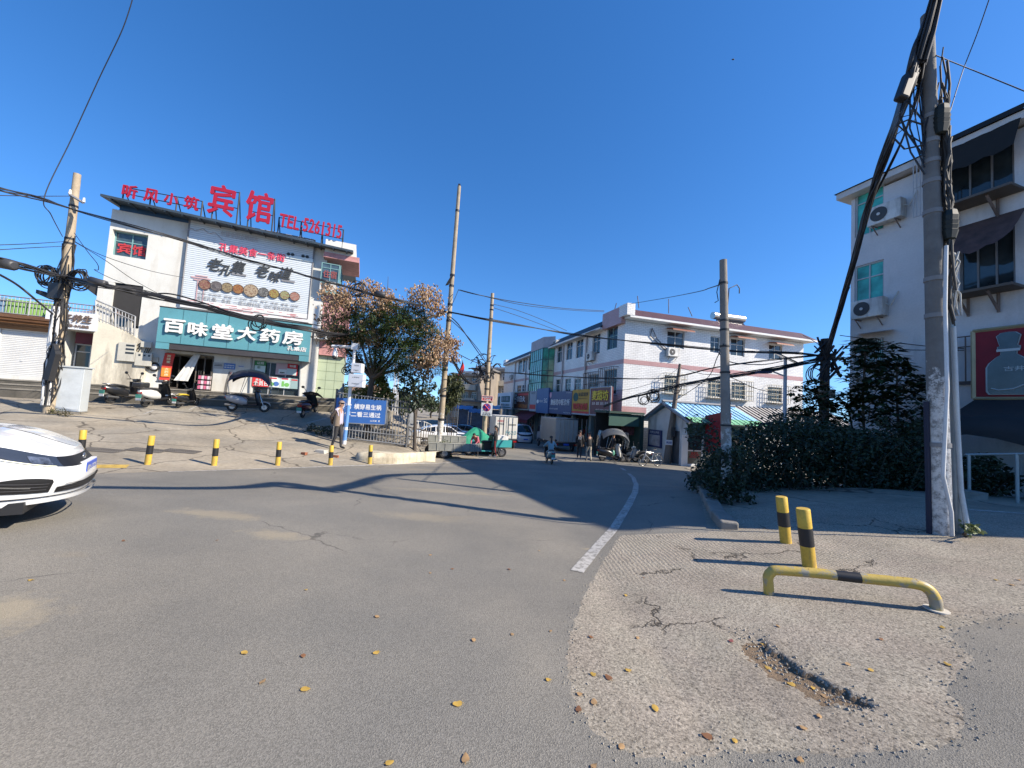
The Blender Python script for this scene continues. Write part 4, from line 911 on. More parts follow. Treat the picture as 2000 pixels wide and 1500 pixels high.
mb.build('window_cage',M('rusty_bracket',(.16,.12,.1)),WB)
mb=MB()
for u,v0,v1 in((1148,648,790),(1102.5,665,790),(1030,690,775),(1008.5,700,775)):
    a=WL.px(u,v0); mb.cyl(WL.pt(a[0],zt-.2,.1),WL.pt(a[0],1.7,.1),.09,n=8)
mb.build('downpipe',M('pale_pipe',(.5,.47,.45)),WB)
# street side ground floor: dark shop interiors between piers
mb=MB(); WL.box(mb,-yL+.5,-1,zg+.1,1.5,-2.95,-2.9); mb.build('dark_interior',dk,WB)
for k in range(10): mb=MB(); x=-1.2-k*3.7; WL.box(mb,x-.2,x+.2,zg,1.6,-.3,.06); mb.build('pier',M('grey_green_pier',(.22,.25,.23),v=.2),WB)
mb=MB()
for k in range(9):
    x=-1.5-k*3.7
    if k%2==0: WL.box(mb,x-3.0,x-1.9,zg+.1,.9,-.5,-.42)
    for j in range(3): WL.box(mb,x-3.0+j*.95,x-2.95+j*.95,zg+.1,.9,-.4,-.3)
mb.build('shop_front_frame',M('steel_frame',(.4,.41,.42)),WB)
shelf=MB(); rr=random.Random(4)
for k in range(9):
    for j in range(30): x=-1.8-k*3.7-rr.uniform(0,2.8); z=zg+rr.uniform(.3,2.2); WL.box(shelf,x,x+rr.uniform(.1,.4),z,z+rr.uniform(.1,.4),-2.5,-2.3,j%3)
shelf.build('shop_goods',[M('goods_red',(.2,.03,.03)),M('goods_cream',(.3,.27,.2)),M('goods_green',(.05,.15,.08))],WB)
# porch at the corner with dark opening
pr=WR.rc(1196,818,1252,905,1.2)
PO=thing('corner_porch','dark green shop porch under the corner of the tiled building','porch',WB.location,WB.rotation_euler.z)
mb=MB(); x0=-2.2;x1=WR.px(1251,850,1.2)[0]; zp=WR.px(1250,806,1.2)[1]
WR.box(mb,x0,x1,zp-.15,zp,0.02,1.6); WR.box(mb,x1-.25,x1,zg+.2,zp-.16,.02,1.55); mb.build('roof',M('porch_dark_green',(.02,.05,.04)),PO)
mb=MB(); WR.box(mb,x0+.1,x1-.26,zg+.2,zp-.16,.03,.1); mb.build('dark_interior',dk,PO)
mb=MB(); WR.box(mb,x0+.4,x1-.3,zp-1.0,zp-.2,1.4,1.45); mb.build('signboard',M('dark_green_board',(.03,.085,.07)),PO)
mb=MB(); a=WR.px(1220,823,1.3); b=WR.px(1244,851,1.3); WR.box(mb,a[0],b[0],b[1],a[1],.9,.95); mb.build('menu_board',M('menu_dark_red',(.1,.03,.03),v=.8,vs=6),PO)
# ---- signs of the street side
def ssign(px,o,bgm,label,texts=(),extra=None,fr=None,name='shop_sign'):
    u0,vt0,vb0,u1,vt1,vb1=px
    x0=WL.px(u0,vt0,o)[0]; x1=WL.px(u1,vt1,o)[0]; z1=(WL.px(u0,vt0,o)[1]+WL.px(u1,vt1,o)[1])/2; z0=(WL.px(u0,vb0,o)[1]+WL.px(u1,vb1,o)[1])/2
    t=hang(WL,name,label,'shop sign',(x0+x1)/2,z0,o,'shop signs along the tiled building'); w=x1-x0; h=z1-z0
    mb=MB(); mb.box((-w/2+.03,-.06,0),(w/2-.03,.12,h)); mb.build('board',bgm,t)
    if fr: 
        q=MB()
        for a,b in(((-w/2+.03,0),(-w/2+.03,h)),((w/2-.03,0),(w/2-.03,h)),((-w/2,0),(w/2,0)),((-w/2,h),(w/2,h))): q.bar((a[0],-.07,a[1]),(b[0],-.07,b[1]),.09)
        q.build('frame',fr,t)
    for i,(b_,cx,cz,tw,th,c,off) in enumerate(texts):
        q=MB()
        if b_=='box': q.box((cx*w-tw*w/2,-.066,cz*h-th*h/2),(cx*w+tw*w/2,-.0605,cz*h+th*h/2))
        elif b_=='oval': q.prism([(tw*w/2*math.cos(k*math.pi/12),th*h/2*math.sin(k*math.pi/12)) for k in range(24)],Matrix.Translation((cx*w,-.062-.002*i,cz*h))@Matrix.Rotation(RAD(90),4,'X'),.006)
        else: text(q,b_,(cx*w,-.072-.0008*i,cz*h),(1,0,0),(0,0,1),tw*w,th*h,off,0,.03 if th>.2 else 0)
        q.build({'box':'colour_field','oval':'emblem'}.get(b_,'lettering'),c,t)
    return t
YEL=M('sign_yellow_letters',(.62,.5,.06)); WT=M('sign_white_letters',(.66,.66,.66)); DG=M('sign_dark_green',(.03,.09,.08)); MR=M('sign_maroon',(.10,.018,.024),v=.1,r=.5); NAVY=M('sign_blue',(.035,.05,.14),r=.5); NAVY2=M('sign_blue_bright',(.03,.085,.23),r=.5); OCH=M('sign_yellow_board',(.42,.26,.045)); LGREY=M('sign_pale_grey',(.33,.35,.38)); RDX=M('sign_red_print',(.5,.06,.05)); DKP=M('sign_dark_print',(.05,.06,.05))
ssign((1155,758.5,809,1196,755,815.5),1.0,MR,'maroon shop sign with big yellow characters nearest the building corner',[('麦甜坊',0,.72,.78,.36,YEL,.03),('主食  蛋糕  面包  甜点',0,.43,.78,.11,WT,.01),('电话:13955417288',.12,.2,.6,.08,WT,.0)],None,M('steel_frame',(.4,.41,.42)))
ssign((1119.5,762,809,1154.5,759,812),1.0,OCH,'yellow bakery sign with green round emblem left of the maroon sign',[('oval',-.28,.7,.3,.36,DG,0),('味家烧饼',.15,.8,.52,.17,DKP,.03),('WEIJIA SHAOBING',.12,.63,.5,.06,DKP,0),('现烤面馍',0,.33,.82,.26,RDX,.03),('box',0,.1,.98,.08,RDX,0),('box',0,.03,.98,.06,LGREY,0)])
ssign((1074,766,807,1119,763,811),1.0,NAVY,'wide navy blue clinic sign with pale characters in the middle of the row',[('詹丽君中医诊所',.02,.52,.82,.27,WT,.02),('oval',-.42,.85,.1,.26,M('sign_pink_emblem',(.5,.3,.38)),0),('中医内科 针灸推拿',-.25,.22,.4,.07,WT,0),('电话 5268120',.33,.08,.26,.06,WT,0),('诊所执业',.38,.93,.2,.06,WT,0)])
ssign((1050,760,806,1073.5,757,808),1.1,NAVY2,'tall blue telephone shop sign with 5G lettering',[('oval',-.38,.47,.2,.16,WT,0),('中国电信',-.08,.48,.32,.1,WT,.01),('5G',.28,.5,.26,.18,WT,.02)])
ssign((1036,765,801,1049.5,762.5,806),1.0,LGREY,'narrow pale grey sign with red block beside the tall blue sign',[('旺铺招租',0,.9,.6,.08,DKP,0),('box',0,.22,.85,.22,RDX,0)])
ssign((1006,767,797,1035,764,803),1.0,M('sign_food_brown',(.12,.04,.02),v=.8,vs=1.6),'dark brown food sign with pale tall characters in white frame',[('农日火',-.02,.6,.58,.34,WT,.03),('小\n吃\n店',-.38,.6,.13,.6,WT,.01),('box',.1,.2,.6,.18,M('sign_food_orange',(.3,.1,.02),v=.8,vs=3),0),('box',.1,.86,.7,.12,RDX,0)],None,M('cream_frame',(.45,.42,.34)))
ssign((973,768,798,1000,766,799),2.2,M('sign_white',(.62,.64,.66)),'white sign with dark green block at far end of the sign row',[('box',.12,.6,.6,.36,DG,0),('box',-.36,.5,.16,.56,DG,0),('鲜果',.12,.6,.5,.26,LGREY,.02),('蔬菜水果店',.12,.25,.62,.12,DKP,.02),('box',0,.1,1.,.05,DG,0)])
mb=MB(); a=WL.px(1000,801,1.6); b=WL.px(1032,806,1.6); p=hang(WL,'canopy','dark red fabric canopy over a shop door beside the parked minivan','canopy',(a[0]+b[0])/2,a[1]-.4,0.1); w=(b[0]-a[0])
mb.grid([[V((-w/2,-1.6*k/5,.5-.12*k-.02*k*k)),V((w/2,-1.6*k/5,.5-.12*k-.02*k*k))] for k in range(6)]); mb.quad((-w/2,-1.6,-.6),(w/2,-1.6,-.6),(w/2,-1.6,-1.0),(-w/2,-1.6,-1.0)); mb.build('cloth',M('canopy_red',(.12,.01,.02)),p)
# ---- air conditioners and oddments of the tiled building
a=WR.px(1313,697,.05); acunit(WR,a[0]-.1,a[1],.05,'white air conditioner below the upper left window of the sunlit tiled wall',.95,.65)
a=WL.px(1156,705,.05); acunit(WL,a[0],a[1],.05,'grey air conditioner on the shaded tiled wall above the maroon sign',1.1,.75)
a=WL.px(1089,676,.05); acunit(WL,a[0]-.2,a[1],.05,'small air conditioner high on the shaded wall beside the green glazing',.9,.65)
a=WL.px(1000,740,.05); acunit(WL,a[0],a[1],.05,'distant air conditioner on the shaded wall left of the green glazing',.9,.65)
mb=MB(); t=thing('solar_water_heater','silver solar water heater tank lying on the brown edged roof','water heater',WB.location,WB.rotation_euler.z)
a=WR.px(1392,616,-1.2); b=WR.px(1452,624,-1.2); mb.cyl(WR.pt(a[0],a[1],-1.2),WR.pt(b[0],b[1],-1.2),.3,n=16); mb.build('tank',M('brushed_steel',(.55,.53,.5),r=.3,m=.8),t)
mb=MB(); mb.add([WR.pt(a[0]+.3,a[1]-.2,-1.2),WR.pt(b[0]-.1,b[1]-.2,-1.2),WR.pt(b[0]-.1,zt+.3,-.3),WR.pt(a[0]+.3,zt+.3,-.3)],[(0,1,2,3)]); 
for x in(a[0]+.4,b[0]-.3): mb.bar(WR.pt(x,zt,-1.2),WR.pt(x,a[1],-1.2),.06)
mb.build('collector',M('dark_collector',(.03,.03,.04),r=.2),t)
for i,(u,v0,v1,dx,lb) in enumerate(((1248,596,578,-3,'thin bare antenna rod at left end of the brown roof'),(1306,606,584,0,'thin upright antenna rod in the middle of the brown roof'),(1352,612,600,-8,'short leaning roof pipe near the solar water heater'),(1197,612,592,7,'slanted antenna rod on the dark grey street side roof'))):
    f=WR if i<3 else WL; p0=f.px(u,v0+6,-.8); p1=f.px(u+dx,v1,-.8); q=MB(); q.cyl(f.pt(*p0,-.8),f.pt(*p1,-.8),.03,n=6); o=q.build('antenna',M('rusty_bracket',(.16,.12,.1)),None,WB.location,rotz=WB.rotation_euler.z); tag(o,lb,'antenna','antennas on the tiled building')
mb=MB(); bb=[WR.px(1274,641,.1),WR.px(1271,655,.1),WR.px(1280,665,.1),WR.px(1296,680,.1),WR.px(1304,684,.1)]; mb.tube([WR.pt(*p,.08) for p in bb],.035,6); mb.tube([WR.pt(*p,.08) for p in (WR.px(1274,641,.1),WR.px(1284,662,.1),WR.px(1304,683,.1))],.03,6); o=mb.build('drain_hose',M('hose_grey',(.12,.12,.13)),None,WB.location,rotz=WB.rotation_euler.z); tag(o,'dark looped hose hanging from a hole above the wall mounted air conditioner','hose')
# ================================================================ hut with blue metal roof
cr=P(1344,850,23.4)
HT=thing('roadside_hut','small white gabled hut with blue and green metal roof on the street corner','hut',(cr.x,cr.y,0),RAD(14.74))
HR=Fac(HT,(0,0,0),(1,0,0),(0,-1,0)); HL=Fac(HT,(0,0,0),(0,-1,0),(-1,0,0))
zb=gz(cr.x,cr.y)-.3; ze=HR.px(1330,826,.5)[1]; dep=4.1; zpk=HL.px(1295,792)[1]; Wd=HR.px(1480,840)[0]
hw=M('hut_plaster',(.6,.6,.58),v=.12,vs=1.2,dirt=(1.5,.52,.5))
dr=HR.rc(1342,846,1374,905); op=HR.rc(1375,845,1412,902)
mb=MB(); HR.wall(mb,0,Wd,zb,ze+.1,[(dr[0],dr[1],zb+.35,dr[3],.12),(op[0]+.05,op[1]+1.5,zb+.35,op[3],2.)])
mb.add([V((0,0,zb)),V((0,dep,zb)),V((0,dep,ze+.1)),V((0,dep/2,zpk)),V((0,0,ze+.1))],[(0,4,3,2,1)]); mb.add([V((Wd,0,zb)),V((Wd,dep,zb)),V((Wd,dep,ze)),V((Wd,dep/2,zpk)),V((Wd,0,ze))],[(0,1,2,3,4)]); mb.quad(V((0,dep,zb)),V((Wd,dep,zb)),V((Wd,dep,ze)),V((0,dep,ze)))
mb.build('wall',hw,HT)
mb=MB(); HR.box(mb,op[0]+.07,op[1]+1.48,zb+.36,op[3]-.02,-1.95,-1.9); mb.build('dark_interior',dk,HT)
blue=M('blue_roof_metal',(.22,.46,.72),r=.4,v=.18,vs=1.2,f=.05,dirt=(1.6,.58,.5),dirtc=(.4,.45,.5)); green=M('green_roof_metal',(.17,.42,.24),r=.45,v=.2)
sl_=(zpk+.12-ze)/(dep/2+.55)
def rp(x,d,up=0): return V((x,-.55+d,ze+.1+sl_*d+up))
rl_=dep/2+.55
mb=MB(); gr_=MB(); rb=MB()
mb.quad(rp(-.35,.62),rp(Wd+.2,.62),rp(Wd+.2,rl_),rp(-.35,rl_)); mb.quad(rp(-.35,rl_),rp(Wd+.2,rl_),V((Wd+.2,dep+.5,ze-.1)),V((-.35,dep+.5,ze-.1)))
gr_.quad(rp(-.1,-.05,.008),rp(Wd+.2,-.05,.008),rp(Wd+.2,.66,.008),rp(-.1,.66,.008))
k=-.3
while k<Wd: 
    rb.bar(rp(k,-.02 if k>-.1 else .62,.012),rp(k,rl_,.012),.034); k+=.4
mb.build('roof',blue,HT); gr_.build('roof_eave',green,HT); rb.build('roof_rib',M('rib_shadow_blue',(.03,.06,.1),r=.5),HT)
mb=MB(); mb.bar(rp(-.4,-.0,-.08),rp(-.4,rl_,-.08),.13); mb.bar(rp(-.4,rl_,-.08),V((-.4,dep+.5,ze-.14)),.13); mb.bar(rp(-.4,rl_,.06),rp(Wd+.2,rl_,.06),.14); mb.build('verge_board',M('grey_frame',(.2,.2,.21)),HT)
HR.window(HT,(dr[0]+.02,dr[1]-.02,zb+.36,dr[3]-.02),1,(.46,),-.1,.08,M('door_aluminium',(.6,.61,.62),r=.4),glassmat('dark_glass',(.025,.035,.04)),'glass_door')
mb=MB(); cx=(dr[0]+dr[1])/2; rz=M('red_film',(.42,.03,.04))
HR.text(mb,'理发店',cx,zb+.36+.38*(dr[3]-zb-.36),.5,.15,-.06,.03); HR.text(mb,'大众烫染 接发\n美发美容 护理',cx,zb+.36+.29*(dr[3]-zb-.36),.72,.24,-.06,.02); mb.build('door_lettering',rz,HT)
mb=MB(); HR.box(mb,dr[0],op[1]+1.6,ze-.75,ze-.02,.02,.06); mb.build('fascia_board',M('porch_dark_green',(.02,.05,.04)),HT)
mb=MB(); r_=HR.rc(1325,866,1341,905); HR.box(mb,r_[0]+.2,r_[1],zb+.3,zb+2.2,.02,.07); mb.build('sunlit_wall_slab',M('sunlit_wall_white',(.66,.65,.62),v=.06),HT)  # added pale slab standing in for the sunlit lower wall by the door
# things on the hut
r_=HL.rc(1269,838,1293,876); t=hang(HL,'notice_board','dark blue framed notice board on gable wall of the hut','notice board',(r_[0]+r_[1])/2,r_[2],.02); w=r_[1]-r_[0];h=r_[3]-r_[2]
mb=MB(); mb.box((-w/2,-.08,0),(w/2,0,h)); mb.build('frame',M('sign_blue',(.035,.05,.14)),t); mb=MB(); mb.box((-w/2+.15,-.086,.12),(w/2-.15,-.081,h-.35)); mb.build('map_sheet',M('map_print',(.35,.33,.34),v=.35,vs=3),t); mb=MB(); text(mb,'村务公开栏',(0,-.088,h-.17),(1,0,0),(0,0,1),w*.7,.17,.01); mb.build('lettering',WT,t)
mb=MB(); r_=(-1.2,-.1); HL.box(mb,-1.75,-.75,zb+.3,ze-.55,.01,.03); mb.build('dark_doorway',M('hut_dark_door',(.1,.1,.1),v=.3),HT)
r_=HR.rc(1406,812,1424,890,.8); t=hang(HR,'standing_sign','tall dark red sign panel standing on end beside the hut door','sign',r_[0],zb+1.2,1.3); h=r_[3]-zb-1.0
mb=MB(); mb.add([V((-.35,-.02,0)),V((-.35,1.3,0)),V((-.35,1.3,h-.25)),V((-.35,.0,h)),V((-.25,-.02,0)),V((-.25,1.3,0)),V((-.25,1.3,h-.25)),V((-.25,.0,h))],[(0,3,2,1),(4,5,6,7),(0,4,7,3),(3,7,6,2)]); mb.box((-.25,0,0),(.35,.1,h)); mb.build('panel',M('sign_crimson',(.2,.01,.02)),t)
mb=MB(); text(mb,'烟\n酒\n百\n货',(-.1,-.012,h*.5),(1,0,0),(0,0,1),.16,h*.7,.02); mb.build('lettering',WT,t)
# grey roofed shed behind the hedge
sp=P(1428,820,24.5); SH=thing('grey_roof_shed','long low shed with ribbed pale grey metal roof behind the hedge','shed',(sp.x,sp.y,0),RAD(14.74)); SHf=Fac(SH,(0,0,0),(1,0,0),(0,-1,0))
a=SHf.px(1432,838,0); b=SHf.px(1655,850,0); c=SHf.px(1440,793,-3.4); 
L_=b[0]+3; mb=MB(); rb=MB()
mb.quad(V((-1,0,a[1])),V((L_,0,a[1])),V((L_,3.4,c[1])),V((-1,3.4,c[1]))); k=-.9
while k<L_: rb.bar(V((k,.0,a[1]+.03)),V((k,3.4,c[1]+.03)),.05); k+=.42
mb.build('roof',M('pale_grey_roof',(.40,.38,.36),r=.6,v=.22,vs=.8,dirt=(1,.5,.5),dirtc=(.2,.16,.13)),SH); rb.build('roof_rib',M('rib_grey_dark',(.1,.095,.09)),SH)
mb=MB(); mb.box((-1,.3,-2.5),(L_,3.3,a[1]-.02)); mb.build('wall',M('shed_wall_white',(.5,.5,.48),v=.2),SH)
# ================================================================ right hand building
rbp=P(1661,600,14.); RB=thing('plaster_building','tall plastered building with mint green windows and dark awnings, standing in shade','building',(rbp.x,rbp.y,0),math.atan2(-.952,.307))
RF=Fac(RB,(0,0,0),(1,0,0),(0,-1,0)); 
pl=M('bluish_plaster',(.56,.555,.55),v=.07,vs=.9,f=.05,fs=18,b=.2,bs=30,dirt=(.9,.52,.5),dirtc=(.25,.24,.22))
zt=RF.px(1663,392,0)[1]; zg=-1.6; Ln=12.4
print('RB',zt)
w1=RF.rc(1668,376,1726,446); w2=RF.rc(1668,522,1726,598); w3=RF.rc(1690,664,1726,722)
b1=RF.rc(1852,300,1982,372); b2=RF.rc(1873,460,1984,560)
w1=(.12,w1[1],w1[2],w1[3]); w2=(.12,w2[1],w2[2],w2[3])
mb=MB(); RF.wall(mb,0,Ln,zg,zt,[w1,w2,w3,b1,b2,(5.2,Ln-.3,zg+.2,2.4,2.2)],.16)
mb.quad(RF.pt(0,zg),RF.pt(0,zt),RF.pt(0,zt,-9),RF.pt(0,zg,-9)); mb.quad(RF.pt(Ln,zg),RF.pt(Ln,zg,-9),RF.pt(Ln,zt,-9),RF.pt(Ln,zt)); mb.quad(RF.pt(0,zg,-9),RF.pt(0,zt,-9),RF.pt(Ln,zt,-9),RF.pt(Ln,zg,-9)); mb.build('wall',pl,RB)
mb=MB(); RF.box(mb,-.3,Ln+.3,zt+.08,zt+.3,-9.3,.35); mb.build('eave',M('eave_grey_white',(.5,.49,.47)),RB)
mb=MB(); a=RF.pt(-.35,zt+.31,.4); mb.add([RF.pt(-.35,zt+.31,.42),RF.pt(Ln+.35,zt+.31,.42),RF.pt(Ln+.35,zt+.62,-.3),RF.pt(-.35,zt+.62,-.3),RF.pt(Ln+.35,zt+.62,-9.3),RF.pt(-.35,zt+.62,-9.3),RF.pt(-.35,zt+.31,-9.3),RF.pt(Ln+.35,zt+.31,-9.3)],[(0,1,2,3),(3,2,4,5),(0,3,5,6),(1,7,4,2),(6,5,4,7)]); mb.build('roof',M('roof_felt_dark',(.05,.045,.05),r=.8),RB)
mb=MB(); RF.box(mb,0.02,Ln,RF.px(1770,752)[1]-.04,RF.px(1770,752)[1]+.04,.0,.08); mb.build('ledge',M('ledge_dark',(.12,.115,.12)),RB)
gg=glassmat('mint_glass',(.05,.36,.30),r=.08,sp=.5); sf=M('steel_frame',(.4,.41,.42))
for r in(w1,w2): RF.window(RB,r,2,(.7,),-.1,.05,sf,gg)
RF.window(RB,w3,2,(.7,),-.1,.05,sf,gg)
mb=MB(); 
for k in range(10): x=w3[0]+(w3[1]-w3[0])*k/9; mb.bar(RF.pt(x,w3[2],.12),RF.pt(x,w3[3],.12),.02)
mb.build('window_bars',sf,RB)
mb=MB(); mb.quad(RF.pt(w3[0]-.2,w3[3]+.25,.02),RF.pt(w3[1]+.3,w3[3]+.25,.02),RF.pt(w3[1]+.4,w3[3]+.1,.7),RF.pt(w3[0]-.2,w3[3]+.1,.7)); mb.build('awning',M('dark_awning',(.06,.035,.03)),RB)
for r in(b1,b2): RF.window(RB,r,3,(),-.1,.05,M('window_frame_dim',(.16,.165,.17)),glassmat('dark_glass',(.025,.035,.04)))
def awn(r,drop,m_,sag,name='awning',out=.95):
    mb=MB(); rows=[]
    for k in range(7):
        t_=k/6; rows.append([RF.pt(r[0]-.25+(r[1]-r[0]+.5)*j/10,r[3]+.25-drop*t_-sag*math.sin(math.pi*j/10)*t_+.04*math.sin(j*2.1+k)*t_,(.03+out*t_**.8)) for j in range(11)])
    mb.grid(rows); mb.build(name,m_,RB)
awn((b1[0],b1[1],b1[2],b1[3]+.25),1.45,M('black_mesh_awning',(.014,.012,.010),r=.95),.05,out=.7); awn(b2,.85,M('faded_brown_awning',(.085,.045,.036),v=.4,vs=3),.3,out=.8)
for r in(b1,b2):
    mb=MB(); RF.box(mb,r[0]-.2,r[1]+.2,r[2]-.1,r[2]-.03,.02,.75); mb.build('window_shelf',M('rust_dark',(.1,.085,.07),v=.4),RB)
    for x in(r[0]+.2,r[1]-.3): mb=MB(); mb.bar(RF.pt(x,r[2]-.12,.6),RF.pt(x,r[2]-.6,.05),.05); mb.bar(RF.pt(x,r[2]-.1,.05),RF.pt(x,r[2]-.65,.05),.05); mb.build('shelf_bracket',M('rusty_bracket',(.16,.12,.1)),RB)
mb=MB(); r=b1
for k in range(8): x=r[0]-.6+k*.085; mb.bar(RF.pt(x,r[2],.5),RF.pt(x,r[3],.5),.02)
for z in(r[2],(r[2]+r[3])/2,r[3]): mb.bar(RF.pt(r[0]-.6,z,.5),RF.pt(r[0],z,.5),.02)
mb.build('window_cage',sf,RB)
a=RF.px(1736,436,.05); acunit(RF,a[0],a[1],.05,'upper air conditioner with dark fan beside the top green window',.95,.66)
a=RF.px(1702,622,.05); acunit(RF,a[0],a[1],.05,'lower air conditioner below the middle green window',.95,.66)
# bottle sign
r=RF.rc(1904,648,2040,779,.35); t=hang(RF,'bottle_sign','crimson wall sign with grey bottle picture and gold edge on the shaded building','shop sign',(r[0]+r[1])/2,r[2],.35); w=r[1]-r[0]; h=r[3]-r[2]
mb=MB(); mb.box((-w/2,-.1,0),(w/2,.2,h)); mb.build('board',M('sign_crimson',(.2,.01,.02)),t)
mb=MB(); gold=M('gold_edge',(.40,.33,.19),r=.4,m=.2)
for a,b in(((-w/2,0),(-w/2,h)),((w/2,0),(w/2,h)),((-w/2,0),(w/2,0)),((-w/2,h),(w/2,h))): mb.bar((a[0],-.1,a[1]),(b[0],-.1,b[1]),.07)
mb.build('frame',gold,t)
c=RF.px(1972,700,.45)[0]-(r[0]+r[1])/2
prof=[(.0,.12),(.60,.12),(.68,.22),(.68,.98),(.6,1.12),(.38,1.3),(.24,1.38),(.24,1.52),(.33,1.54),(.33,1.64),(.26,1.66),(.36,1.98),(.22,2.08),(0,2.1)]
s_=h/2.25
pp=[(x*s_*.72+0,z*s_) for x,z in prof]+[(-x*s_*.72,z*s_) for x,z in prof[::-1][1:-1]]
mb=MB(); mb.prism(pp,Matrix.Translation((c,-.115,0))@Matrix.Rotation(RAD(90),4,'X'),.03); mb.build('bottle_rim',M('bottle_rim_grey',(.3,.34,.35),r=.25),t)
pp2=[(x*.9,z*.985+.02) for x,z in pp]; mb=MB(); mb.prism(pp2,Matrix.Translation((c,-.15,0))@Matrix.Rotation(RAD(90),4,'X'),.02); mb.build('bottle',M('bottle_glass_grey',(.05,.065,.07),r=.15,v=.4,vs=2),t)
mb=MB(); mb.box((c-.24*s_,-.178,1.48*s_),(c+.24*s_,-.172,1.56*s_)); text(mb,'古井',(c+.1,-.176,.93*s_),(1,0,0),(0,0,1),.42*s_,.15*s_,.02); mb.tube([V((c-.36*s_,-.175,.32*s_)),V((c-.2*s_,-.175,.26*s_)),V((c+.1*s_,-.175,.3*s_)),V((c+.3*s_,-.175,.42*s_))],.022*s_,4); mb.build('bottle_print',M('bottle_print_pale',(.45,.48,.47)),t)
mb=MB(); 
for x in(-w*.3,w*.1): mb.bar((x,0,-.02),(x+.1,.3,-.7),.06); mb.bar((x,.0,-.65),(x+1.2,.0,-.75),.05)
mb.build('bracket',M('navy_bracket',(.014,.018,.04)),t)
mb=MB(); 
for k in range(4): x=r[0]-.75+k*.18; mb.bar(RF.pt(x,r[2]+.5,.3),RF.pt(x,r[3]-.1,.3),.025)
for z in(r[2]+.5,r[3]-.4,r[3]-.1): mb.bar(RF.pt(r[0]-.8,z,.3),RF.pt(r[0]-.1,z,.3),.025); mb.bar(RF.pt(r[0]-.75,z,.3),RF.pt(r[0]-.75,z,0),.025)
mb.build('small_window_cage',M('rusty_bracket',(.16,.12,.1)),RB)
mb=MB(); RF.box(mb,5.25,Ln-.35,zg+.3,2.35,-2.15,-2.1); mb.build('dark_interior',dk,RB)
# dark tarpaulin stall awning at the foot
t=thing('tarpaulin_awning','sagging black tarpaulin awning at foot of the shaded plaster building','awning',RB.location,RB.rotation_euler.z); mb=MB(); x0=RF.px(1874,812,1.2)[0]; rows=[]
for k in range(9):
    rows.append([RF.pt(x0+7*j/14,2.75-1.0*(k/8)-.12*math.sin(j*1.3+k*.4)*(k/8)-.25*(k>6),.1+2.0*min(k,6)/6) for j in range(15)])
mb.grid(rows); mb.build('cloth',M('black_tarpaulin',(.018,.018,.02),r=.7,b=.4,bs=6),t)
mb=MB(); 
for x in(x0+.3,x0+3.5,x0+6.7): mb.bar(RF.pt(x,-1.5,2.0),RF.pt(x,2.0,2.0),.06)
mb.build('post',M('rusty_bracket',(.16,.12,.1)),t)
# ================================================================ poles
def polemat(name,base,white_h=0,dirt=True):
    if name in _mats: return _mats[name]
    mt,t,p=nodes(name); L=t.links.new; tc=N(t,'TexCoord').outputs['Object']; s=N(t,'SeparateXYZ'); L(tc,s.inputs[0])
    g=ramp(t,noi(t,tc,3,6,.7),(.3,.7),(.75,1.2)); cc=N(t,'CombineColor')
    for i in range(3): L(g,cc.inputs[i])
    col=mixc(t,1.,base,cc.outputs[0],'MULTIPLY')
    if white_h:
        a=N(t,'Math',operation='ADD'); L(s.outputs[2],a.inputs[0]); L(ramp(t,noi(t,tc,6,6,.75),(.3,.7),(-.9,.9)),a.inputs[1])
        k=ramp(t,a.outputs[0],(white_h-.15,white_h+.15),(1,0)); k2=ramp(t,noi(t,tc,9,5,.8),(.4,.55),(.15,1)); m_=N(t,'Math',operation='MULTIPLY'); L(k,m_.inputs[0]); L(k2,m_.inputs[1]); col=mixc(t,m_.outputs[0],col,(.56,.55,.52))
    L(col,p.inputs['Base Color']); p.inputs['Roughness'].default_value=.85; L(bumpn(t,noi(t,tc,40,4),.3),p.inputs['Normal']); _mats[name]=mt; return mt
BLK=M('cable_black',(.018,.018,.02),r=.6)
def pole(name,label,base,top,r0,r1,mat,Yt=None,group='concrete utility poles',cat='utility pole'):
    b=GP(*base) if len(base)==2 else P(*base); tp=P(top[0],top[1],Yt or b.y)
    t=thing(name,label,cat,b,0,group); d=tp-b
    mb=MB(); n=8; mb.tube([d*(i/n)-V((0,0,.3 if i==0 else 0)) for i in range(n+1)],[r0+(r1-r0)*i/n for i in range(n+1)],14); mb.build('shaft',mat,t)
    return t,b,tp
def bands(t,d,r0,r1,fr,mat=BLK,name='band'):
    for f in fr: mb=MB(); mb.tube([d*(f-.004),d*(f+.004)],(r0+(r1-r0)*f)*1.12,12); mb.build(name,mat,t)
def onpole(b,d,f,ang,off): return d*f+V((math.cos(ang)*off,math.sin(ang)*off,0))
tan=polemat('pole_concrete_tan',(.36,.29,.2)); 
# left pole with its cables
LP,lb_,lt_=pole('utility_pole','tan concrete utility pole wrapped in cables beside the grey cabinet',(97,806),(151,340),.2,.115,tan); ld=lt_-lb_
print('LP',lb_,ld)
rr=random.Random(21)
mb=MB()
for i in range(22):
    f0=rr.uniform(.02,.15); f1=rr.uniform(.35,.78); a=rr.uniform(-2.9,.4); pts=[]
    for k in range(14):
        f=f0+(f1-f0)*k/13; pts.append(onpole(lb_,ld,f,a+rr.uniform(-.35,.35),.2-.08*f+rr.uniform(0,.10)))
    mb.tube(pts,rr.uniform(.012,.028),5)
mb.build('cable_wrap',BLK,LP)
mb=MB()
for i in range(7):
    a=rr.uniform(-2.4,-.6); pts=[onpole(lb_,ld,.03+.4*k/8,a+rr.uniform(-.1,.1),.21+rr.uniform(0,.04)) for k in range(9)]; mb.tube(pts,rr.uniform(.02,.05),6)
mb.build('white_conduit',M('white_plastic_pipe',(.6,.6,.58),r=.5,dirt=(2,.5,.5)),LP)
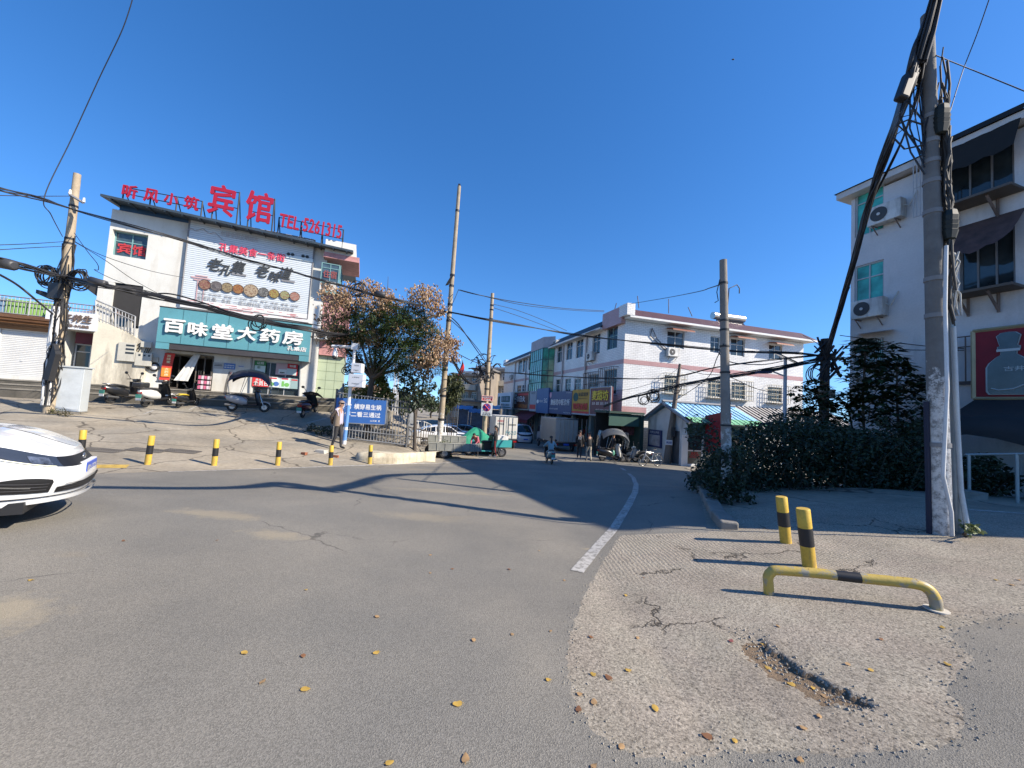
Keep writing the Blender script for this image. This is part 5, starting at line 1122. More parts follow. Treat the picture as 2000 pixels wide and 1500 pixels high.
bands(LP,ld,.2,.115,(.3,.44,.56,.7,.72,.86),BLK)
mb=MB(); mb.box((-.3,-.36,4.5),(.1,-.16,5.1)); mb.build('splice_box',M('dark_box',(.03,.032,.035),r=.5),LP)
mb=MB(); mb.add([V((-.05,-.35,1.3)),V((.25,-.4,1.25)),V((.4,-.4,2.3)),V((.2,-.35,2.7)),V((-.05,-.2,1.3)),V((.25,-.2,1.25)),V((.4,-.2,2.3)),V((.2,-.2,2.7))],[(0,1,2,3),(4,7,6,5),(0,4,5,1),(1,5,6,2),(2,6,7,3),(3,7,4,0)]); mb.build('black_bundle_cover',BLK,LP)
ca=P(136,380,lb_.y-.15)-lb_; cb=P(163,396,lb_.y-.2)-lb_; mb=MB(); mb.bar(ca,cb,.07); mb.build('crossarm',M('grey_steel',(.2,.2,.21)),LP)
mb=MB(); 
for q in(ca,cb): mb.cyl(q+V((0,0,.03)),q+V((0,0,.2)),.05,.03,8)
mb.build('insulator',M('porcelain_white',(.7,.7,.68),r=.2),LP)
fl=P(80,570,lb_.y-.2)-lb_; f2=P(103,582,lb_.y-.1)-lb_; mb=MB(); mb.tube([f2,fl],[.06,.06],6); dd=(fl-f2); mb.add([f2+V((0,-.1,.02)),f2+V((0,.1,.02)),fl+V((0,.16,.05)),fl+V((0,-.16,.05)),f2+V((0,-.1,-.08)),f2+V((0,.1,-.08)),fl+V((0,.16,-.1)),fl+V((0,-.16,-.1))],[(0,1,2,3),(4,7,6,5),(0,4,5,1),(1,5,6,2),(2,6,7,3),(3,7,4,0)]); mb.build('lamp_head',M('dark_box',(.03,.032,.035)),LP)
def coils(mb,c,R_,n,r=.018,tilt=0,seed=1):
    q=random.Random(seed)
    for i in range(n):
        mb.torus(c+V((q.uniform(-.1,.1),q.uniform(-.08,.08),q.uniform(-.1,.1))),R_*q.uniform(.75,1.1),r,Matrix.Rotation(RAD(90)+q.uniform(-.35,.35),3,'X')@Matrix.Rotation(q.uniform(-.3,.3),3,'Y'),20,5)
for u,v,lb in((92,540,'coil of black cable left of the tan utility pole'),(152,545,'coil of black cable right of the tan utility pole')):
    mb=MB(); coils(mb,P(u,v,lb_.y-.1),.36,11,.02,0,u); o=mb.build('cable_coil',BLK); tag(o,lb,'cable coil','spare cable coils')
# mid pole
midm=polemat('pole_concrete_tan_whitewashed',(.33,.27,.19),2.0)
MP,mb_,mt_=pole('utility_pole','tall concrete utility pole with whitewashed foot in front of the round tree',(856,890),(897,364),.165,.095,midm); md=mt_-mb_
bands(MP,md,.165,.095,(.13,.215,.31,.335,.40,.49,.52,.55,.62,.66,.905),BLK)
mb=MB(); mb.box((md.x-.06,md.y-.06,md.z),(md.x+.06,md.y+.06,md.z+.12)); mb.build('cap',M('dark_box',(.03,.032,.035)),MP)
mb=MB(); q=md*.655; mb.add([q+V((-.15,-.1,-.5)),q+V((-.3,-.1,-.55)),q+V((0,-.12,.05)),q+V((.1,-.12,.05)),q+V((-.15,-.2,-.5)),q+V((-.3,-.2,-.55)),q+V((0,-.2,.05)),q+V((.1,-.2,.05))],[(0,1,2,3),(4,7,6,5),(0,4,5,1),(1,5,6,2),(2,6,7,3),(3,7,4,0)]); mb.build('black_clamp_wrap',BLK,MP)
# second pole with signs
P2,p2b,p2t=pole('utility_pole','slim concrete utility pole carrying the no parking sign behind the green tarpaulin load',(944,872,25.),(962,573),.17,.11,tan); p2d=p2t-p2b
p2g=gz(p2b.x,p2b.y); bands(P2,p2d,.17,.11,(.37,.42,.55,.83,.89,.92),BLK)
mb=MB(); rr=random.Random(5)
for i in range(26):
    c=p2d*rr.uniform(.42,.56)+V((rr.uniform(-.9,.6),rr.uniform(-.3,.3),rr.uniform(-.3,.3))); a=rr.uniform(0,6); L_=rr.uniform(.4,1.4); mb.tube([c+V((math.cos(a)*L_*(k/5-.5),0,math.sin(a)*L_*(k/5-.5)+.25*math.sin(math.pi*k/5))) for k in range(6)],rr.uniform(.02,.045),5)
mb.build('cable_tangle',BLK,P2)
def flatsign(u0,v0,u1,v1,Y,name,label,cat,mat,yaw=0):
    a=P(u0,v0,Y);b=P(u1,v1,Y); c=(a+b)/2; w=(b-a).x; h=(a-b).z; t=thing(name,label,cat,(c.x,c.y,c.z-h/2),yaw)
    m_=MB(); m_.box((-w/2,-.02,0),(w/2,.02,h)); m_.build('board',mat,t,bevel=.01); return t,w,h
t,w,h=flatsign(941,772.5,962.5,784,24.7,'notice_sign','small red notice board with white characters above the no parking sign','sign',M('sign_bright_red',(.55,.03,.035)))
mb=MB(); text(mb,'违停抓拍\n严管路',(0,-.022,h/2),(1,0,0),(0,0,1),w*.82,h*.74,.03); mb.build('lettering',WT,t); mb=MB()
for a,b in(((-w/2,.02),(w/2,.02)),((-w/2,h-.02),(w/2,h-.02)),((-w/2+.02,0),(-w/2+.02,h)),((w/2-.02,0),(w/2-.02,h))): mb.bar((a[0],-.02,a[1]),(b[0],-.02,b[1]),.04)
mb.build('border',M('sign_pale_red',(.6,.35,.33)),t)
t,w,h=flatsign(940.5,786.5,960.5,813,24.7,'no_parking_sign','white sign with blue and red crossed no parking circle on the slim pole','road sign',M('sign_plain_white',(.7,.7,.7),v=.04))
def disc(mb,c,r,y): mb.prism([(r*math.cos(k*math.pi/14),r*math.sin(k*math.pi/14)) for k in range(28)],Matrix.Translation((c[0],y,c[1]))@Matrix.Rotation(RAD(90),4,'X'),.006)
mb=MB(); disc(mb,(0,h*.66),w*.36,-.022); mb.build('red_ring',M('road_sign_red',(.42,.03,.08)),t); mb=MB(); disc(mb,(0,h*.66),w*.29,-.029); mb.build('blue_disc',M('road_sign_blue',(.07,.07,.42)),t)
mb=MB(); q=w*.2
mb.bar((-q,-.038,h*.66-q),(q,-.038,h*.66+q),.055); mb.bar((-q,-.040,h*.66+q),(q,-.040,h*.66-q),.055); mb.build('red_cross',M('road_sign_red',(.42,.03,.08)),t)
mb=MB(); text(mb,'全路段',(0,-.026,h*.23),(1,0,0),(0,0,1),w*.7,h*.1,.01); text(mb,'违停拖车',(0,-.026,h*.1),(1,0,0),(0,0,1),w*.75,h*.1,.01); mb.build('lettering',DKP,t)
# pole in front of hedge
np_=polemat('pole_concrete_grey',(.22,.2,.175),1.3)
NP,nb_,nt_=pole('utility_pole','grey concrete utility pole rising out of the hedge before the tiled building',(1420,974),(1412.5,508),.115,.078,np_); nd=nt_-nb_
bands(NP,nd,.115,.078,(.3,.52,.63,.70,.74,.90),BLK)
mb=MB(); q=nd*.86; mb.tube([q+V((.09,0,-.5)),q+V((.12,0,.1)),q+V((.3,0,.2)),q+V((.36,0,.12)),q+V((.36,0,0))],.012,5); mb.tube([q+V((-.1,0,.3)),q+V((-.16,0,.0)),q+V((-.12,0,-.2)),q+V((-.2,0,-.25))],.01,5); mb.build('loose_wire',BLK,NP)
# leaning timber pole by the hut
wood=M('weathered_wood',(.17,.135,.105),v=.3,vs=4,stretch=(6,6,1))
TP,tb_,tt_=pole('wooden_pole','thin leaning wooden pole in front of the blue roofed hut',(1302,905),(1328,711),.24,.085,wood,group=None)
mb=MB(); mb.box((-.05,-.35,2.0),(.15,-.2,2.6),mat=Matrix.Translation((tt_-tb_)*.3-V((0,0,2.2)))); mb.build('meter_box',M('dark_box',(.03,.032,.035)),TP)
t,w,h=flatsign(1300,859,1313,869.5,tb_.y-.3,'small_sign','small white sign with blue characters on the leaning wooden pole','sign',M('sign_plain_white',(.7,.7,.7)))
mb=MB(); text(mb,'换拉链',(0,-.022,h/2),(1,0,0),(0,0,1),w*.8,h*.5,.03); mb.build('lettering',M('sign_navy_print',(.03,.06,.25)),t)
# big right pole
bp=polemat('pole_concrete_dark',(.15,.145,.135),2.0)
BP,bb_,bt_=pole('utility_pole','big dark concrete utility pole with peeling whitewash and heavy cable mass',(1838,1042),(1811,30),.125,.078,bp); bd=bt_-bb_
print('BP',bb_,bd)
bands(BP,bd,.125,.078,(.16,.4,.47,.60,.66,.70,.74,.79),M('band_wire_grey',(.2,.2,.2)))
rr=random.Random(3); mb=MB()
for i in range(24):
    f0=rr.uniform(.36,.6); f1=rr.uniform(.7,.93); a=rr.uniform(-1.0,.4); mb.tube([onpole(bb_,bd,f0+(f1-f0)*k/10,a+rr.uniform(-.3,.3),.13+rr.uniform(0,.08)) for k in range(11)],rr.uniform(.008,.02),5)
mb.build('cable_wrap',M('cable_dark_grey',(.05,.048,.045)),BP)
mb=MB(); ptsB=[(1812,60),(1800,95),(1788,130),(1775,165),(1762,205),(1752,240),(1742,275)]
for i in range(34):
    f=rr.uniform(.66,.97); k=rr.uniform(0,5.99); k0=int(k); u=ptsB[k0][0]+(ptsB[k0+1][0]-ptsB[k0][0])*(k-k0); v=ptsB[k0][1]+(ptsB[k0+1][1]-ptsB[k0][1])*(k-k0)
    a=onpole(bb_,bd,f,3.3,.13); b=P(u,v,bb_.y+.1)-bb_; m_=(a+b)/2+V((rr.uniform(-.08,.08),rr.uniform(-.1,.1),rr.uniform(-.3,.12))); mb.tube([a,a.lerp(m_,.55),m_,m_.lerp(b,.55),b],rr.uniform(.006,.014),5)
for i in range(26):
    o_=V((rr.uniform(-.12,.10),rr.uniform(-.12,.05),0)); q0=P(1836,-40,bb_.y-.4)-bb_; mb.tube([q0+o_*.6,P(1822,15,bb_.y-.3)-bb_+o_*.8,P(1806,75,bb_.y-.22)-bb_+o_,P(1790,130,bb_.y-.1)-bb_+o_],rr.uniform(.012,.024),5)
mb.build('loose_wire',BLK,BP)
mb=MB()
for i in range(8):
    f0=.52; pts=[onpole(bb_,bd,f0-.12*k/6,-.3+rr.uniform(-.2,.2),.2+rr.uniform(0,.08)) for k in range(7)]; mb.tube(pts,.012,5)
mb.build('pale_wire',M('cable_pale',(.5,.5,.47)),BP)
q=P(1768,170,bb_.y-.1)-bb_; mb=MB(); mt4=Matrix.Translation(q)@Matrix.Rotation(.32,4,'Y'); mb.box((-.07,-.07,-.22),(.07,.07,.22),mat=mt4); mb.build('splice_closure',M('black_plastic',(.015,.015,.017),r=.5),BP,bevel=.03)
for (u,v,s_) in((1840,232,.15),(1856,438,.15)):
    q=P(u,v,bb_.y-.12)-bb_; mb=MB(); loft(mb,[(-.27,0,.03,.03),(-.24,0,.08,.07),(-.1,.0,.1,.09),(.12,0,.1,.09),(.24,0,.085,.08),(.27,0,.04,.04)],8) if False else None
    rows=[]
    for z,r_ in((-.24,.02),(-.22,.07),(-.1,.1),(-.09,.088),(-.03,.105),(-.02,.09),(.04,.105),(.05,.09),(.12,.1),(.2,.08),(.24,.03)): rows.append([q+V((r_*math.cos(a_)+.03*z,r_*.8*math.sin(a_),z)) for a_ in [math.pi*2*k/8+.3 for k in range(8)]])
    mb.grid(rows,0,False,True); mb.build('splice_dome',M('dark_green_plastic',(.008,.013,.011),r=.6),BP)
q0=GP(1815,1042)-bb_; mb=MB(); mb.box((-.022,-.022,0),(.022,.022,1.9),mat=Matrix.Translation(q0)@Matrix.Rotation(-.02,4,'Y')); mb.build('navy_post_guard',M('navy_bracket',(.03,.04,.09)),BP)
mb=MB(); mb.tube([P(1860,1046,bb_.y-.22)-bb_,P(1858,1000,bb_.y-.25)-bb_,P(1842,930,bb_.y-.25)-bb_,P(1850,760,bb_.y-.25)-bb_,P(1846,600,bb_.y-.22)-bb_,P(1848,480,bb_.y-.2)-bb_],.022,8); mb.build('white_conduit',M('white_plastic_pipe',(.6,.6,.58),r=.5),BP)
SPo,sb_,st_=pole('steel_pole','smooth pale grey steel pole standing against the big dark utility pole',(1869,1038),(1856,575),.078,.05,M('pale_steel',(.32,.345,.34),r=.4,m=.3),group=None,cat='steel pole')
mb=MB(); mb.tube([GP(1884,1046)-sb_+V((0,-.05,.02)),P(1877,960,sb_.y-.08)-sb_,P(1868,800,sb_.y-.08)-sb_,P(1862,640,sb_.y-.08)-sb_],.03,8); mb.tube([P(1890,1010,sb_.y)-sb_,P(1878,950,sb_.y)-sb_],.01,5); mb.build('conduit',M('pale_conduit',(.5,.51,.49),r=.4),SPo)
# dark stub pole in the hedge
DP,db_,dt_=pole('utility_pole','dark short pole smothered in black cables above the hedge trees',(1608,905,15.),(1612,662),.17,.15,M('burnt_wood',(.03,.027,.025),v=.4)); dd_=dt_-db_
mb=MB(); rr=random.Random(9)
for i in range(34):
    c=dd_*rr.uniform(.68,.97)+V((rr.uniform(-.25,.35),rr.uniform(-.25,.1),0)); L_=rr.uniform(.3,1.1); a=rr.uniform(.8,2.4); mb.tube([c+V((math.cos(a)*L_*(k/5-.5),0,math.sin(a)*L_*(k/5-.5))) for k in range(6)],rr.uniform(.02,.06),5)
mb.build('cable_tangle',BLK,DP)
mb=MB(); q=P(1608,765,14.8)-db_; mb.box((-.2,-.15,-.25),(.35,.1,.1),mat=Matrix.Translation(q)); mb.build('concrete_collar',M('step_concrete',(.22,.2,.165)),DP)
# solar street lamp
SLp,sb2,st2=pole('solar_street_lamp','white solar street lamp with tilted panel behind the hedge',(1531.5,905,15.8),(1534,700),.085,.06,M('lamp_white_metal',(.52,.52,.55),r=.4),group=None,cat='street lamp'); sdv=st2-sb2
mb=MB(); q=P(1537,700,15.8)-sb2; mb.box((-.5,-.35,-.02),(.5,.35,.02),mat=Matrix.Translation(q)@Matrix.Rotation(RAD(22),4,'Y')@Matrix.Rotation(RAD(18),4,'X')); mb.build('solar_panel',M('solar_panel_dark',(.05,.08,.09),r=.2),SLp)
mb=MB(); a=P(1533,735,15.8)-sb2; b=P(1505,724,15.5)-sb2; mb.tube([a,b],.03,6); mb.build('arm',M('lamp_white_metal',(.52,.52,.55)),SLp); mb=MB(); c=P(1492,727,15.4)-sb2; mb.box((-.28,-.12,-.05),(.25,.12,.04),mat=Matrix.Translation(c)@Matrix.Rotation(RAD(-4),4,'Y')); mb.build('lamp_head',M('lamp_navy',(.03,.035,.08)),SLp)
# camera pole
CP,cb_,ct_=pole('camera_pole','white and blue camera pole with control boxes in front of the fence',(672,867),(694,672),.085,.06,M('pole_white',(.62,.63,.64),r=.4),group=None,cat='camera pole'); cdv=ct_-cb_
def pf(v0): # fraction of the pole at image row
    return (867-v0)/(867-672)
mb=MB(); 
def pr(f): return (.085+(.06-.085)*f)
mb.tube([cdv*pf(860),cdv*pf(840)],[pr(pf(860))+.004,pr(pf(840))+.004],14); mb.tube([cdv*pf(834),cdv*pf(792)],[pr(pf(834))+.004,pr(pf(792))+.004],14); mb.build('blue_paint_band',M('pole_blue',(.12,.27,.55),r=.4),CP)
Yc=cb_.y
mb=MB(); a=P(694,678,Yc)-cb_; b=P(648,676,Yc)-cb_; mb.bar(a,b,.09); mb.box((-.14,-.1,-.12),(.14,.1,.16),mat=Matrix.Translation(a)); mb.build('arm',M('pole_white',(.62,.63,.64)),CP)
mb=MB(); q=P(654.5,693,Yc)-cb_; mb.cyl(q+V((0,0,.1)),q+V((0,0,.3)),.1,.05,12); mb.ball(q,(.115,.115,.19),14,10); mb.build('dome_camera',M('camera_white',(.7,.71,.72),r=.3),CP); m2=MB(); m2.ball(q+V((0,-.03,-.1)),(.1,.1,.1),12,8); m2.build('lens_dome',M('black_plastic',(.015,.015,.017)),CP)
for (u0,v0,u1,v1) in((688,709,706.5,729),(682.5,730,709,757)):
    a=P(u0,v0,Yc-.2)-cb_; b=P(u1,v1,Yc-.2)-cb_; mb=MB(); mb.box((a.x,-.28,b.z),(b.x,.06,a.z)); bx=mb.build('control_box',M('box_pale_white',(.62,.64,.67),r=.45,v=.05),CP,bevel=.015)
    q=MB(); text(q,'公安监控',((a.x+b.x)/2,-.283,a.z-(a.z-b.z)*.25),(1,0,0),(0,0,1),(b.x-a.x)*.5,.06,.0); text(q,'严禁破坏',((a.x+b.x)/2,-.283,a.z-(a.z-b.z)*.75),(1,0,0),(0,0,1),(b.x-a.x)*.5,.06,.0); q.build('lettering',DKP,bx)
mb=MB(); a=P(660,676,Yc-.1)-cb_; mb.tube([a,P(672,690,Yc-.15)-cb_,P(676,720,Yc-.15)-cb_,P(680,728,Yc-.1)-cb_],.02,5); coils(mb,P(680,722,Yc-.05)-cb_,.16,6,.02,0,4); mb.build('cable_wrap',BLK,CP)
# grey street cabinet at left pole
a=GP(125,806); t=thing('street_cabinet','tall pale grey street cabinet beside the cable wrapped pole','cabinet',(a.x+.15,a.y+.1,a.z),RAD(21)); hgt=(806-718)/745*a.y
mb=MB(); mb.box((-.38,-.25,.06),(.38,.25,hgt)); mb.build('casing',M('cabinet_grey',(.42,.45,.46),r=.5,v=.08,dirt=(1.5,.58,.4)),t,bevel=.02); mb=MB(); mb.box((-.42,-.29,hgt+.001),(.42,.29,hgt+.06)); mb.build('lid',M('cabinet_grey',(.42,.45,.46)),t); mb=MB(); mb.box((-.42,-.3,-.1),(.42,.3,.058)); mb.build('plinth',st,t); mb=MB(); mb.box((-.33,-.256,.15),(.33,-.2505,hgt-.1)); mb.build('door',M('cabinet_door_grey',(.47,.5,.51),r=.5),t)
# ================================================================ overhead cables
def cr(pts,n=10):
    out=[]
    for i in range(len(pts)-1):
        p0=pts[max(i-1,0)];p1=pts[i];p2=pts[i+1];p3=pts[min(i+2,len(pts)-1)]
        for k in range(n):
            t=k/n; out.append(.5*((2*p1)+(p2-p0)*t+(2*p0-5*p1+4*p2-p3)*t*t+(3*p1-p0-3*p2+p3)*t**3))
    out.append(pts[-1]); return out
def wire(pts,r,label,group='thin overhead wires',strands=1,spread=.05,seed=0,mat=None):
    base=cr([p if isinstance(p,V) else P(*p) for p in pts],8); mb=MB(); q=random.Random(seed+int(pts[0][0]))
    if strands==1: mb.tube(base,r,5)
    else:
        for s in range(strands):
            a0=q.uniform(0,6.3); tw=q.uniform(-.25,.25); rad=spread*q.uniform(.2,1); ph=q.uniform(0,6)
            mb.tube([b+V((math.cos(a0+tw*i)*rad*.7,math.cos(a0+tw*i)*rad*.5,math.sin(a0+tw*i)*rad-.35*spread*abs(math.sin(i*.13+ph)))) for i,b in enumerate(base)],r*q.uniform(.6,1.2),5)
    o=mb.build('overhead_cable' if strands>1 else 'overhead_wire',mat or BLK); tag(o,label,'cable bundle' if strands>1 else 'wire',group); return o
CB='thick overhead cable bundles'; Yl=lb_.y
wire([(-70,343,9.5),(0,368,10.3),(80,389,11.2),(143,408,Yl-.18),(250,437,12.9),(370,473,14),(470,505,14.6),(560,526,15),(640,549,15.4),(700,566,15.8),(740,578,16),(800,591,16.2),(868,607,mb_.y-.2)],.016,'cable bundle from the tan pole top across the striped billboard to the tall pole',CB,6,.07)
wire([(868,607,mb_.y-.2),(950,623,18.5),(1030,638,21),(1100,650,22.5),(1180,660,21.5),(1290,671,19),(1415,684,16.5),(1500,688,15.6),(1560,689,15.2),(1612,696,15)],.018,'cable bundle from the tall pole across the tiled building to the dark pole',CB,6,.05)
wire([(-80,487,9.5),(0,508,10.3),(60,522,11),(128,541,Yl-.2),(190,556,12.2),(265,569,12.7),(330,583,13),(400,598,13.3),(470,616,13.6),(540,630,14),(600,642,14.3),(650,653,15.5),(720,648,19.5),(800,628,19.5),(868,612,mb_.y+.2)],.022,'heaviest black cable bundle sagging in front of the teal pharmacy sign',CB,11,.11)
wire([(310,572,13.2),(340,575,13.3),(400,592,13.6),(440,607,13.8),(500,618,14),(560,624,14.3),(630,637,14.8)],.016,'loose black cable curving above the heaviest bundle over the teal sign',CB,2,.03)
wire([(876,618,mb_.y-.15),(900,640,18.5),(930,678,22),(948,706,24.6)],.03,'pair of cables slanting from the tall pole down to the slim pole',CB,2,.12)
wire([(880,700,17),(905,735,20),(925,745,23),(948,733,24.6)],.03,'slack cables running low from the tall pole to the slim pole',CB,3,.15)
wire([(948,728,24.8),(1000,728,24),(1060,733,23.4),(1130,737,22.8),(1200,739,21.5),(1280,739,20),(1330,733,18),(1400,716,16.5),(1500,702,15.6),(1610,692,15)],.022,'cable bundle running level across the street side of the tiled building',CB,5,.06)
wire([(1180,793,25.5),(1215,781,23.5),(1260,769,22.2),(1320,754,20.5),(1380,743,18),(1440,733,16.2),(1500,722,15.5),(1560,711,15.2),(1612,700,15)],.022,'thick sagging cable bundle in front of the sunlit barred windows',CB,9,.1)
wire([V((-16,-14,9.)),V((-7,-6,8.35)),V((-.5,-.4,8.05)),V((3.4,3.0,7.95)),V((5.3,4.75,7.9)),(1828,0,5.5),(1803,70,bb_.y-.1),(1772,165,bb_.y+.1),(1745,250,7.9),(1712,345,9),(1690,425,10),(1668,505,11.4),(1645,585,13),(1625,655,14.4),(1612,700,15)],.03,'heavy black cable bundle dropping from the big right pole to the dark pole',CB,28,.2)
wire([(1806,110,bb_.y-.2),(1790,190,bb_.y+.3),(1765,265,8),(1735,330,8.8),(1708,385,9.4),(1692,425,10)],.02,'second cable strand beside the heavy bundle at the big right pole',CB,4,.05)
W_='thin overhead wires'
wr=[([(264,-20,11),(240,55,11.2),(195,150,11.5),(140,270,11.7),(87,383,11.5),(100,420,11.6),(122,462,Yl)],.014,'single wire dropping from top left of the sky onto the tan pole'),
([(-20,381,10),(60,383,11),(138,383,Yl-.1)],.012,'wire running level from the left edge to the tan pole crossarm'),
([(-20,479,10),(60,476,11),(123,472,Yl-.1)],.011,'upper of two wires reaching the middle of the tan pole from the left'),
([(-20,489,10),(60,484,11),(123,481,Yl-.1)],.011,'lower of two wires reaching the middle of the tan pole from the left'),
([(147,472,Yl-.1),(200,499,13),(290,528,15),(358,542,18)],.011,'wire from the tan pole to the billboard edge'),
([(147,473,Yl-.1),(205,508,13),(260,546,14),(312,575,17)],.011,'wire from the tan pole down to the teal sign corner'),
([(145,455,Yl-.1),(170,490,12.5),(190,515,13),(192,527,13.2),(186,528,13.2),(230,549,14),(310,578,17)],.011,'kinked slack wire right of the tan pole'),
([(-20,527,9.5),(15,545,10.2),(40,561,11),(75,590,11.7),(104,614,Yl-.1)],.03,'thick guy wire slanting down to the tan pole from the left edge'),
([(895,566,mb_.y-.1),(930,575,17.5),(1010,590,21),(1100,602,25),(1180,607,27.5)],.02,'upper wire from the tall pole to the tiled building roof'),
([(898,566,mb_.y-.1),(960,582,19),(1030,597,22),(1120,606,25),(1180,609,27.5)],.016,'lower wire from the tall pole to the tiled building roof'),
([(963,594,24.8),(1010,606,26),(1060,625,27),(1107,646,28)],.018,'wire from the slim pole top to the tiled building eave'),
([(964,601,24.8),(1020,620,26),(1100,650,28)],.018,'second wire from the slim pole to the tiled building eave'),
([(895,567,mb_.y-.1),(885,590,16.8),(872,612,mb_.y-.1)],.014,'short slanting wire at the middle of the tall pole'),
([(1229,594,26.5),(1300,582,21),(1362,570,15),(1385,563,12),(1410,555,nb_.y-.05)],.016,'wire from the tiled building roof corner to the hedge pole top'),
([(1828,108,bb_.y-.1),(1900,137,6.0),(2040,194,5)],.008,'wire from the big right pole to the right edge of the picture'),
([(1940,-25,5.9),(1910,62,6.2),(1880,140,6.5),(1850,236,bb_.y-.1)],.008,'wire crossing the sky at top right down to the round splice dome'),
([(1413,672,nb_.y-.1),(1400,700,11.5),(1380,740,15),(1330,775,19),(1300,792,22)],.014,'wire slanting from the hedge pole towards the hut'),
([(1404,690,10),(1430,708,11),(1490,712,13),(1530,705,15)],.016,'slack wire right of the hedge pole in front of the tiled building'),
([(1330,718,tt_.y-.1),(1370,730,18),(1420,735,15),(1480,760,16),(1540,770,17)],.014,'wire from the leaning wooden pole across the barred windows'),
([(1328,717,tt_.y-.1),(1290,742,24),(1240,758,26),(1200,764,27)],.014,'wire from the leaning wooden pole to the tiled building corner'),
([(1569,655,26),(1595,670,20),(1612,690,15)],.02,'short wire from the brown roof end to the dark pole'),
([(1660,560,14.2),(1640,610,14.6),(1614,680,15)],.014,'short wire from the right building edge to the dark pole'),
([(1640,655,14),(1740,668,13),(1830,678,11),(1905,681,11.5)],.014,'upper dark wire stretched along the shaded right wall'),
([(1640,680,14),(1740,683,13),(1830,684,11),(1905,684,11.5)],.014,'lower dark wire stretched along the shaded right wall'),
([(893,690,mb_.y-.1),(925,706,20),(948,712,24.7)],.02,'slack wire at roof height from the tall pole to the slim pole'),
([(700,677,cb_.y-.05),(770,681,15),(850,676,mb_.y-.1)],.012,'level wire from the camera pole to the tall pole')]
for p,r,l in wr: wire(p,r,l,W_)
for u,v,Y,R_,n,lb in((1256,780,22.3,.3,4,'small hanging cable coil left of the leaning wooden pole'),(1278,774,21.8,.34,6,'larger hanging cable coil beside the leaning wooden pole'),(1322,758,20.4,.25,3,'hanging cable coil right of the leaning wooden pole'),(1597,733,15,.38,4,'open cable ring hanging left of the dark pole'),(505,632,13.9,.22,4,'cable coil hanging over the teal sign'),(700,566,15.7,.3,5,'cable coil hanging in the round tree')):
    mb=MB(); coils(mb,P(u,v,Y),R_,n,.02,0,u); o=mb.build('cable_coil',BLK); tag(o,lb,'cable coil','spare cable coils')
def splice(u0,v0,u1,v1,Y,r,lb):
    a=P(u0,v0,Y);b=P(u1,v1,Y); mb=MB(); mb.tube([a,a.lerp(b,.05),a.lerp(b,.95),b],[r*.6,r,r,r*.6],10); o=mb.build('splice_closure',M('splice_black_grey',(.04,.04,.043),r=.5)); tag(o,lb,'splice closure','cable splice closures')
splice(176,546,207,555,12.1,.11,'black splice closure on the heavy bundle right of the tan pole'); splice(-10,512,28,519,10.4,.14,'black splice closure on the heavy bundle at the left edge'); splice(733,572,752,577,15.9,.12,'black splice closure on the cable through the round tree')
mb=MB(); c=P(1432,116,30); mb.ball(c,(.1,.06,.05),8,6); mb.add([c,c+V((-.16,.05,.08)),c+V((-.1,.02,-.02))],[(0,1,2)]); mb.add([c,c+V((.16,.05,.09)),c+V((.1,.02,-.02))],[(0,1,2)]); o=mb.build('bird',M('bird_dark',(.03,.03,.03))); tag(o,'tiny dark bird flying alone high in the clear sky','bird')
# ================================================================ vegetation
def leafquad(mb,c,s,w,rr,droop=0,mi=0):
    a=rr.uniform(0,6.283); el=rr.uniform(-1,.9)-droop; d=V((math.cos(a)*math.cos(el),math.sin(a)*math.cos(el),math.sin(el)))
    n=V((rr.gauss(0,1),rr.gauss(0,1),rr.gauss(.6,1))); b=d.cross(n)
    if b.length<.01: b=d.orthogonal()
    b.normalize(); n=b.cross(d); t=rr.uniform(-.15,.15)*s
    mb.add([c,c+d*s*.45+b*w+n*t,c+d*s,c+d*s*.45-b*w+n*t],[(0,1,2),(0,2,3)],mi)
def compound(mb,c,s,rr,k=5,droop=.3,mi=0):
    """a pinnate leaf: a bent stalk with leaflets in pairs"""
    a=rr.uniform(0,6.283); el=rr.uniform(-.5,.6)-droop; d=V((math.cos(a)*math.cos(el),math.sin(a)*math.cos(el),math.sin(el))); sd=d.cross(V((0,0,1)))
    if sd.length<.05: sd=V((1,0,0))
    sd.normalize(); up=sd.cross(d)
    for i in range(k):
        p=c+d*s*(i+1)/k-V((0,0,.25*s*((i+1)/k)**2))
        for q in(-1,1):
            l=s*.38; e=p+sd*q*l+d*l*.45+up*rr.uniform(-.3,.2)*l; m_=(p+e)/2; wd=d*l*.24
            mb.add([p,m_+wd,e,m_-wd],[(0,1,2,3)],mi)
def pod(mb,c,s,rr,mi=0):
    R_=Matrix.Rotation(rr.uniform(0,6.3),3,'Z')@Matrix.Rotation(rr.uniform(-.8,.8),3,'X')
    v=[c+R_@V(p)*s for p in((0,0,-.9),(.5,0,0),(-.25,.43,0),(-.25,-.43,0),(0,0,.6))]
    mb.add(v,[(0,2,1),(0,3,2),(0,1,3),(4,1,2),(4,2,3),(4,3,1)],mi)
def inball(rr,r,shell=.5):
    while 1:
        p=V((rr.uniform(-1,1),rr.uniform(-1,1),rr.uniform(-1,1)))
        l=p.length
        if .05<l<=1: break
    p=p/l*(l**shell); return V((p.x*r[0],p.y*r[1],p.z*r[2]))
bark=M('tree_bark',(.07,.055,.042),v=.3,vs=6,b=.5,bs=30,stretch=(5,5,1))
def limb(mb,a,b,r0,r1,rr,bend=.15,n=6):
    L_=(b-a).length; off=V((rr.uniform(-1,1),rr.uniform(-1,1),rr.uniform(0,1)))*L_*bend
    mb.tube([a.lerp(b,k/n)+off*math.sin(math.pi*k/n) for k in range(n+1)],[r0+(r1-r0)*k/n for k in range(n+1)],8)
A=GP(650,858);B=GP(793,874); YT=A.y*.45+B.y*.55+.7; print('FENCE',A,B)
